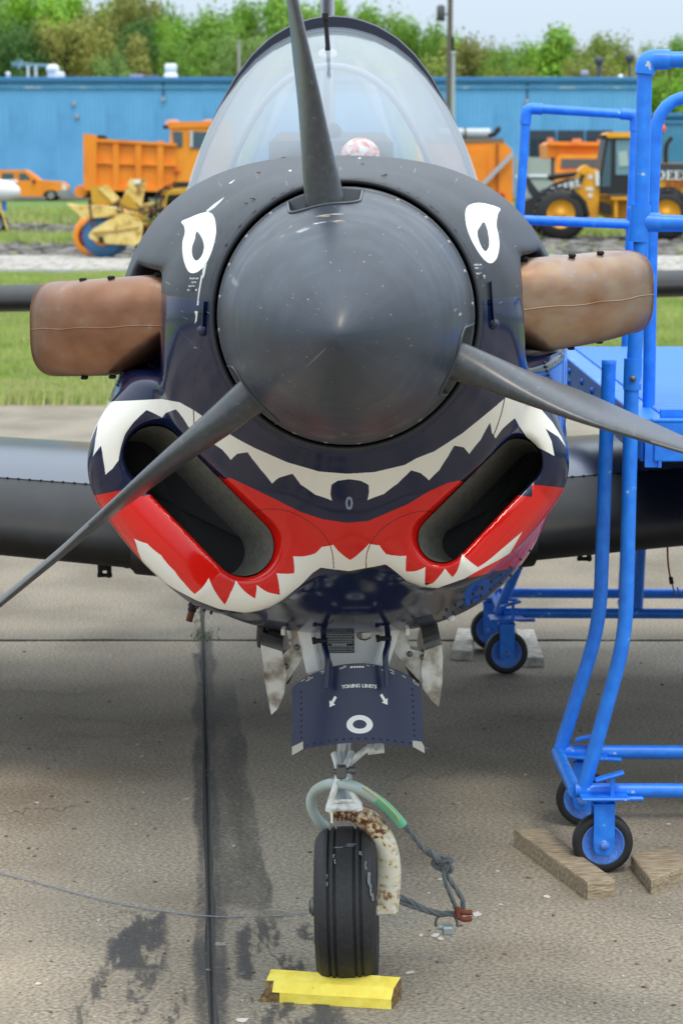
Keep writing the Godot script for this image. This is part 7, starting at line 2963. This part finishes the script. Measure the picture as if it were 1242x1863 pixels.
	b.lathe(PackedVector2Array([Vector2(0.26, -0.09), Vector2(0.36, -0.10), Vector2(0.41, -0.05), Vector2(0.41, 0.05), Vector2(0.36, 0.10), Vector2(0.26, 0.09)]), frame(Vector3(c2.x, 0.41, -1.1), Vector3(-0.45, 0, 1)), 30, false)
	var wl := lp("wheel", b, orange, t)
	b = MB.new()
	b.lathe(PackedVector2Array([Vector2(0.0, 0.03), Vector2(0.1, 0.05), Vector2(0.26, 0.07), Vector2(0.26, -0.07), Vector2(0.0, -0.03)]), frame(Vector3(c2.x, 0.41, -1.1), Vector3(-0.45, 0, 1)), 24)
	lp("rim", b, mat("hub_red", Color(0.55, 0.13, 0.10), 0.5), wl)
	# bristle brush
	b = MB.new()
	var bc := V(190, 428)
	var xf := frame(Vector3(bc.x, 0.44, -0.35), Vector3(-0.15, 0, 1))
	for k in 90:
		var a := TAU * k / 90.0
		for j in 3:
			var a2 := a + rng.randf_range(-0.02, 0.02)
			var d := Vector3(cos(a2), 0, sin(a2))
			var z := -0.28 + j * 0.26
			var r0 := 0.20
			var r1 := 0.44 + rng.randf_range(-0.012, 0.012)
			b.tube(PackedVector3Array([xf * (d * r0 + Vector3(0, z, 0)), xf * (d * r1 + Vector3(0, z + rng.randf_range(0, 0.08), 0))]), [0.010, 0.014], 4, false)
	b.lathe(PackedVector2Array([Vector2(0.18, -0.32), Vector2(0.40, -0.30), Vector2(0.425, 0.0), Vector2(0.40, 0.30), Vector2(0.18, 0.32)]), xf, 30)
	var br := lp("brush", b, worn("bristle_blue", [[0.0, Color(0.16, 0.30, 0.44)], [0.5, Color(0.26, 0.45, 0.62)], [1.0, Color(0.36, 0.55, 0.70)]], 0.06, 3.0, 0.8, 0.0, 0, 311), t)
	b = MB.new()
	b.lathe(PackedVector2Array([Vector2(0.0, 0.36), Vector2(0.14, 0.36), Vector2(0.20, 0.33), Vector2(0.20, -0.2), Vector2(0.0, -0.2)]), xf, 24)
	lp("brush_core", b, orange, br)
	side("brush_hood", [[121, 371], [140, 374], [168, 373], [206, 377], [238, 389], [232, 396], [206, 394], [165, 397], [149, 396], [136, 382]], -0.3, 0.75, cream, t)
	side("side_guard", [[163, 427], [172, 416], [206, 396], [228, 384], [240, 392], [262, 402], [259, 440], [247, 446], [200, 443], [178, 438], [166, 434]], 0.16, 0.10, cream, t)
	side("guard_rib", [[170, 422], [218, 418], [256, 412], [256, 415], [218, 421.5], [172, 425.5]], 0.22, 0.03, mat("guard_ochre", Color(0.62, 0.50, 0.24), 0.6), t)  # rib in a duller yellow than the guard
	side("guard_latch", [[182, 432], [186, 428], [191, 434], [192, 442], [182, 442]], 0.24, 0.04, dark, t)
	side("deflector", [[163, 342], [190, 335], [198, 340], [217, 362], [210, 372], [166, 370]], -0.2, 0.06, mustard, t)
	side("deflector_face", [[178, 343], [192, 337], [217, 361], [205, 370]], -0.15, 0.03, cream, t)
	side("deflector", [[236, 325], [266, 326], [258, 374], [246, 386], [219, 372]], -0.1, 0.06, cream, t)
	side("deflector_fold", [[219, 364], [232, 352], [254, 378], [246, 388], [216, 376]], -0.05, 0.03, mustard, t)
	side("label_plate", [[244, 327], [256, 327], [255, 334], [243, 334]], -0.05, 0.02, mat("plate_white", Color(0.85, 0.85, 0.82), 0.5), t)
	b = MB.new()
	b.tube(PackedVector3Array([Vector3(V(163, 362).x, V(163, 362).y, 0.1), Vector3(V(171, 414).x, V(171, 414).y, 0.2)]), 0.022, 8)
	lp("support_rod", b, M.rusty, t)
	side("frame", [[240, 372], [300, 366], [356, 372], [356, 384], [300, 384], [246, 396]], -0.4, 0.5, cream, t)
	side("drawbar", [[250, 398], [290, 408], [330, 420], [330, 430], [280, 424], [246, 412]], -0.3, 0.16, mustard, t)
	side("engine_block", [[296, 350], [345, 348], [350, 400], [300, 404]], -0.5, 0.7, dark, t)
	side("engine_top", [[292, 344], [352, 340], [352, 352], [292, 356]], -0.4, 0.6, mustard, t)
	side("hydraulic_pump", [[240, 380], [262, 376], [268, 396], [246, 404]], 0.05, 0.2, mustard, t)
	for k in 3:
		b = MB.new()
		var xa := 284.0 + k * 9.0
		var y := [344, 338, 348][k] as float
		var pts := []
		for p in [[xa, 412], [xa, y + 12], [xa + 8, y], [xa + 28, y - 2]]:
			var w := V(p[0], p[1])
			pts.append(Vector3(w.x, w.y, -0.05 + k * 0.07))
		b.tube(bent(pts, 0.12, 5), 0.022, 8)
		lp("guard_hoop", b, [dark, M.rusty, mustard][k], t)
	for k in 5:
		b = MB.new()
		var h0 := V(rng.randf_range(200, 260), rng.randf_range(366, 392))
		var h1 := V(rng.randf_range(270, 330), rng.randf_range(360, 410))
		b.tube(smooth_path([Vector3(h0.x, h0.y, 0.1), Vector3(lerpf(h0.x, h1.x, 0.4), minf(h0.y, h1.y) - 0.12, 0.2), Vector3(h1.x, h1.y, 0.0)], 6), 0.014, 6)
		lp("hydraulic_hose", b, dark, t)
	for k in 26:
		var w := V(rng.randf_range(228, 310), rng.randf_range(376, 424))
		b = MB.new()
		b.box(Vector3(w.x, w.y, rng.randf_range(-0.1, 0.15)), Vector3(rng.randf_range(0.05, 0.14), rng.randf_range(0.04, 0.12), 0.1), Basis(Vector3(0, 0, 1), rng.randf()), 0.01)
		lp("linkage", b, [mustard, M.rusty, cream, dark][k % 4], t)
	var c3 := V(250, 432)
	wheel(t, Vector3(c3.x + 0.15, 0.30, -0.9), 0.30, 0.2, dark)
	c3 = V(330, 410)
	wheel(t, Vector3(c3.x, 0.33, -0.5), 0.33, 0.22, dark)
	# ---- orange truck body behind the cowling on the right
	t = thing("service_truck", "orange box bodied truck with a silver silencer on its roof right of the cockpit", "truck", at_vehicle(860, 75.0))
	var bx := side("box_body", [[760, 258], [915, 256], [933, 276], [932, 396], [760, 396]], -1.2, 2.3, orange, t)
	side("roof_edge", [[756, 253], [913, 251], [917, 258], [756, 261]], -1.2, 2.36, mat("roof_grey", Color(0.45, 0.42, 0.38), 0.6), bx)
	side("door_panel", [[852, 272], [884, 271], [884, 388], [852, 388]], -0.02, 0.06, orange, bx)
	side("corner_post", [[902, 262], [906, 262], [906, 392], [902, 392]], 0.0, 0.06, mat("seam_brown", Color(0.62, 0.30, 0.06), 0.6), bx)
	side("diagonal_strut", [[872, 335], [930, 276], [933, 284], [876, 342]], 0.12, 0.08, M.galvanised, bx)
	b_round("tail_lamp", V(912, 356), 0.09, 0.05, mat("lamp_red", Color(0.70, 0.06, 0.04), 0.3), bx)
	b = MB.new()
	b.tube(PackedVector3Array([Vector3(V(800, 242).x, V(800, 242).y, -0.7), Vector3(V(894, 242).x, V(894, 242).y, -0.7)]), 0.165, 14)
	var sil := lp("silencer", b, M.galvanised, t)
	b = MB.new()
	b.tube(bent([Vector3(V(890, 245).x, V(890, 245).y, -0.6), Vector3(V(902, 244).x, V(902, 244).y, -0.6), Vector3(V(907, 234).x, V(907, 234).y, -0.6), Vector3(V(912, 234).x, V(912, 234).y, -0.6)], 0.1, 5), 0.085, 10)
	b.tube(PackedVector3Array([Vector3(V(846, 242).x, V(846, 242).y, -0.7), Vector3(V(849, 242).x, V(849, 242).y, -0.7)]), 0.185, 14)
	lp("exhaust_pipe", b, dark, sil)
	side("chassis", [[760, 394], [930, 394], [930, 404], [760, 404]], -1.2, 0.9, dark, t)
	for x in [800, 905]:
		for z in [-0.2, -2.1]:
			var c := V(x, 400)
			wheel(t, Vector3(c.x, 0.48, z), 0.48, 0.3, disc)
	# ---- orange truck seen from the front, behind the loader
	t = thing("dump_truck", "orange dump truck facing the camera behind the wheel loader", "dump truck", at_vehicle(1050, 96.0))
	side("dump_body", [[997, 262], [1006, 257], [1094, 258], [1102, 263], [1100, 288], [998, 288]], -2.6, 3.6, orange, t)
	side("body_visor", [[1000, 258], [1100, 259], [1100, 265], [1000, 264]], -0.7, 0.5, orange, t)
	for x in [[998, 1008, 250], [1044, 1060, 252], [1090, 1100, 253]]:
		side("marker_lamp", [[x[0], x[2]], [x[1], x[2]], [x[1] + 1, 259], [x[0] - 1, 259]], -0.7, 0.2, mat("lamp_amber", Color(0.85, 0.55, 0.40), 0.3), t)
	cab = side("cab", [[1012, 292], [1018, 281], [1088, 281], [1096, 292], [1097, 340], [1010, 340]], -0.9, 1.6, amber_orange(orange), t)
	side("windscreen", [[1021, 289], [1088, 289], [1091, 307], [1019, 307]], -0.08, 0.05, mat("screen_grey", Color(0.34, 0.36, 0.38), 0.1), cab)
	side("bonnet", [[1010, 312], [1098, 312], [1100, 372], [1008, 372]], 0.35, 0.9, amber_orange(orange), t)
	side("grille", [[1032, 330], [1078, 330], [1078, 362], [1032, 362]], 0.82, 0.06, dark, t)
	for x in [1016, 1082]:
		side("headlight", [[x, 340], [x + 10, 340], [x + 10, 348], [x, 348]], 0.82, 0.06, M.lamp_clear, t)
	side("mirror", [[1002, 286], [1007, 286], [1007, 330], [1002, 330]], -0.1, 0.12, dark, t)
	side("bumper", [[1004, 372], [1104, 372], [1104, 382], [1004, 382]], 0.6, 0.6, dark, t)
	for x in [1016, 1092]:
		b = MB.new()
		var w := V(x, 380)
		b.lathe(PackedVector2Array([Vector2(0.0, -0.15), Vector2(0.46, -0.15), Vector2(0.5, -0.08), Vector2(0.5, 0.08), Vector2(0.46, 0.15), Vector2(0.0, 0.15)]), frame(Vector3(w.x, 0.5, 0.0), Vector3(1, 0, 0)), 24)
		lp("wheel", b, M.black_rubber, t)
	# ---- pale container by the building
	t = thing("storage_container", "pale grey metal container beside the warehouse behind the loader arm", "container", at_vehicle(975, 138.0))
	side("box", [[940, 286], [1001, 286], [1001, 362], [940, 362]], -1.2, 2.4, M.door_grey, t)
	side("lid_rail", [[938, 318], [1003, 318], [1003, 324], [938, 324]], 0.03, 0.1, wh_(), t)
	side("rib", [[960, 287], [962, 287], [962, 361], [960, 361]], 0.02, 0.06, M.lamp_grey, t)
	build_loader(amber, dark, grey, glass)
	# ---- the nose of a white aircraft at the far left
	t = thing("parked_aircraft", "white nose of another parked aircraft at the left edge of the picture", "aircraft", at_vehicle(-20, 67.0))
	b = MB.new()
	var prof := PackedVector2Array()
	for k in 13:
		var a := PI / 2 * k / 12.0
		prof.append(Vector2(0.36 * pow(sin(a), 0.75), 1.25 * cos(a)))
	prof.append(Vector2(0.42, -1.2))
	prof.append(Vector2(0.40, -3.2))
	prof.append(Vector2(0.12, -6.0))
	var tip := V(38, 345)
	b.lathe(prof, frame(Vector3(tip.x - 1.25, tip.y, 0), Vector3(1, -0.05, 0)), 28)
	lp("fuselage", b, wh_(), t)
	b = MB.new()
	var s0 := V(-2, 366)
	var s1 := V(8, 392)
	var s2 := V(16, 418)
	b.tube(smooth_path([Vector3(s0.x, s0.y, 0.2), Vector3(s1.x, s1.y, 0.2), Vector3(s2.x, s2.y, 0.2)], 6), 0.07, 8, true, 0.5)
	lp("gear_leg", b, cream, t)
	b = MB.new()
	b.tube(PackedVector3Array([Vector3(V(8, 362).x, V(8, 362).y, 0.0), Vector3(V(9, 384).x, V(9, 384).y, 0.0)]), 0.07, 8)
	lp("brace", b, M.castor_blue, t)
	var wc := V(-4, 408)
	wheel(t, Vector3(wc.x, 0.3, 0.0), 0.3, 0.16, disc)
	side("wing", [[-120, 330], [-30, 328], [-28, 334], [-120, 338]], -3.0, 8.0, wh_(), t)

func wh_() -> StandardMaterial3D:
	return mat("vent_white", Color(0.86, 0.87, 0.88), 0.5)

func amber_orange(_o: Material) -> StandardMaterial3D:
	return worn("cab_orange", [[0.0, Color(0.86, 0.52, 0.08)], [0.5, Color(0.92, 0.58, 0.12)], [1.0, Color(0.93, 0.61, 0.17)]], 0.01, 0.12, 0.45, 0.0, 0, 307, 3)

func b_round(called: String, c: Vector2, r: float, z: float, m: Material, parent: Node3D) -> void:
	var b := MB.new()
	b.lathe(PackedVector2Array([Vector2(0, 0.03), Vector2(r * 0.8, 0.03), Vector2(r, 0.015), Vector2(r, -0.03)]), frame(Vector3(c.x, c.y, z), Vector3(0, 0, 1)), 16)
	lp(called, b, m, parent)

func build_loader(amber: Material, dark: Material, grey: Material, glass: Material) -> void:
	var t := thing("wheel_loader", "yellow wheel loader with black cab and lift arms parked right of the aircraft", "wheel loader", at_vehicle(1110, 61.0))
	for x in [1020, 1212]:
		var c := V(x, 396)
		for z in [-0.3, -2.1]:
			wheel(t, Vector3(c.x, 0.665, z), 0.665, 0.5, amber, 22)
	side("front_frame", [[1043, 330], [1052, 318], [1062, 304], [1070, 300], [1078, 306], [1092, 309], [1094, 340], [1090, 396], [1070, 397], [1062, 372], [1048, 352]], -0.9, 0.9, amber, t)
	side("front_fender", [[1036, 352], [1052, 352], [1066, 366], [1073, 392], [1068, 396], [1062, 374], [1052, 360], [1036, 356]], -0.3, 0.56, dark, t)
	var arm := side("lift_arm", [[955, 318], [960, 318], [972, 336], [984, 352], [996, 343], [1010, 333], [1034, 325], [1058, 324], [1062, 312], [1066, 318], [1060, 334], [1044, 345], [1020, 350], [1000, 356], [984, 366], [972, 362], [962, 346]], -0.5, 0.22, mat("arm_black", Color(0.13, 0.15, 0.19), 0.5), t)
	var tx := MeshInstance3D.new()
	tx.name = "lettering"
	tx.mesh = text_mesh("DEERE", 0.19, 0.01)
	tx.material_override = M.mark_white
	var tp := V(1031, 339)
	tx.transform = Transform3D(Basis(Vector3(0, 0, 1), 0.32), Vector3(tp.x, tp.y - 0.02, -0.38))
	arm.add_child(tx)
	var b := MB.new()
	b.tube(PackedVector3Array([Vector3(V(966, 322).x, V(966, 322).y, -0.7), Vector3(V(1006, 322).x, V(1006, 322).y, -0.7)]), 0.05, 10)
	lp("cylinder_rod", b, M.galvanised, t)
	b = MB.new()
	b.tube(PackedVector3Array([Vector3(V(1000, 323).x, V(1000, 323).y, -0.7), Vector3(V(1060, 316).x, V(1060, 316).y, -0.7)]), 0.075, 10)
	lp("hydraulic_cylinder", b, dark, t)
	side("coupler", [[944, 372], [966, 360], [980, 366], [978, 396], [950, 400]], -0.9, 1.6, dark, t)
	side("arm_pivot", [[1058, 306], [1064, 300], [1068, 308], [1064, 318], [1058, 316]], -0.4, 0.3, amber, t)
	for y in [[1076, 322], [1076, 356]]:
		side("decal", [[y[0] - 4, y[1] - 4], [y[0] + 4, y[1] - 4], [y[0] + 4, y[1] + 4], [y[0] - 4, y[1] + 4]], -0.44, 0.02, M.plate_white, t)
	side("decal", [[1068, 341], [1082, 341], [1082, 347], [1068, 347]], -0.44, 0.02, M.plate_white, t)
	side("frame_light", [[1084, 312], [1092, 312], [1092, 338], [1086, 338]], -0.4, 0.1, M.lamp_clear, t)
	# cab
	var cab := side("cab", [[1104, 250], [1164, 250], [1182, 262], [1184, 354], [1094, 354], [1092, 322]], -1.0, 1.3, mat("cab_black", Color(0.11, 0.12, 0.14), 0.35), t)
	side("cab_window", [[1108, 254], [1114, 254], [1112, 340], [1096, 340], [1097, 322]], -0.34, 0.03, glass, cab)
	side("cab_window", [[1122, 254], [1160, 254], [1168, 304], [1160, 318], [1122, 318]], -0.34, 0.03, mat("cab_glass_pale", Color(0.42, 0.56, 0.60), 0.08), cab)
	side("seat_back", [[1126, 276], [1142, 274], [1146, 302], [1128, 303]], -0.31, 0.02, mat("seat_pale", Color(0.62, 0.70, 0.68), 0.6), cab)
	side("cab_roof", [[1104, 244], [1110, 240], [1190, 240], [1197, 244], [1197, 250], [1106, 250]], -1.0, 1.5, amber, cab)
	side("wiper_motor", [[1094, 246], [1104, 244], [1106, 252], [1097, 254]], -0.4, 0.2, dark, cab)
	# lower frame, steps
	side("lower_frame", [[1092, 356], [1186, 356], [1186, 398], [1150, 402], [1110, 398], [1092, 390]], -1.0, 0.8, amber, t)
	side("step", [[1112, 358], [1150, 358], [1150, 364], [1112, 364]], -0.3, 0.4, amber, t)
	side("step", [[1118, 364], [1124, 364], [1124, 396], [1118, 396]], -0.25, 0.2, amber, t)
	side("step", [[1142, 364], [1148, 364], [1148, 396], [1142, 396]], -0.25, 0.2, amber, t)
	side("hose_bundle", [[1094, 366], [1112, 372], [1114, 392], [1096, 388]], -0.35, 0.3, dark, t)
	# rear hood
	var hood := side("hood", [[1182, 296], [1300, 298], [1318, 330], [1316, 368], [1250, 366], [1240, 352], [1226, 346], [1205, 344], [1190, 350], [1184, 356]], -1.0, 1.3, amber, t)
	side("hood_band", [[1182, 297], [1302, 299], [1312, 326], [1184, 326]], -0.33, 0.06, grey, hood)
	for e in [["DEERE", 1234, 321, 0.23, M.mark_white], ["624K", 1236, 337, 0.21, mat("decal_rust", Color(0.62, 0.30, 0.10), 0.5)]]:
		var x := MeshInstance3D.new()
		x.name = numbered("lettering", str(hood.get_instance_id()))
		x.mesh = text_mesh(e[0], e[3], 0.02, "Droid Serif" if e[0] == "DEERE" else "Droid Sans")
		x.material_override = e[4]
		var p := V(e[1], e[2] - 2)
		x.position = Vector3(p.x, p.y, -0.28)
		hood.add_child(x)
	side("rear_fender", [[1180, 352], [1192, 346], [1232, 346], [1250, 366], [1246, 370], [1230, 352], [1194, 352], [1184, 362]], -0.3, 0.5, grey, t)
	b = MB.new()
	b.tube(bent([Vector3(V(1219, 298).x, V(1219, 298).y, -0.9), Vector3(V(1219, 262).x, V(1219, 262).y, -0.9), Vector3(V(1230, 249).x, V(1230, 249).y, -0.9)], 0.2, 6), 0.06, 10)
	lp("exhaust_stack", b, dark, t)
	b = MB.new()
	b.tube(PackedVector3Array([Vector3(V(1196, 248).x, V(1196, 248).y, -0.5), Vector3(V(1209, 240).x, V(1209, 240).y, -0.5)]), 0.025, 8)
	var st := lp("beacon_arm", b, dark, t)
	b = MB.new()
	b.ball(Vector3(V(1209, 233).x, V(1209, 233).y, -0.5), Vector3(0.085, 0.095, 0.085), 12, 8)
	lp("beacon", b, mat("beacon_orange", Color(0.95, 0.35, 0.08), 0.3), st)
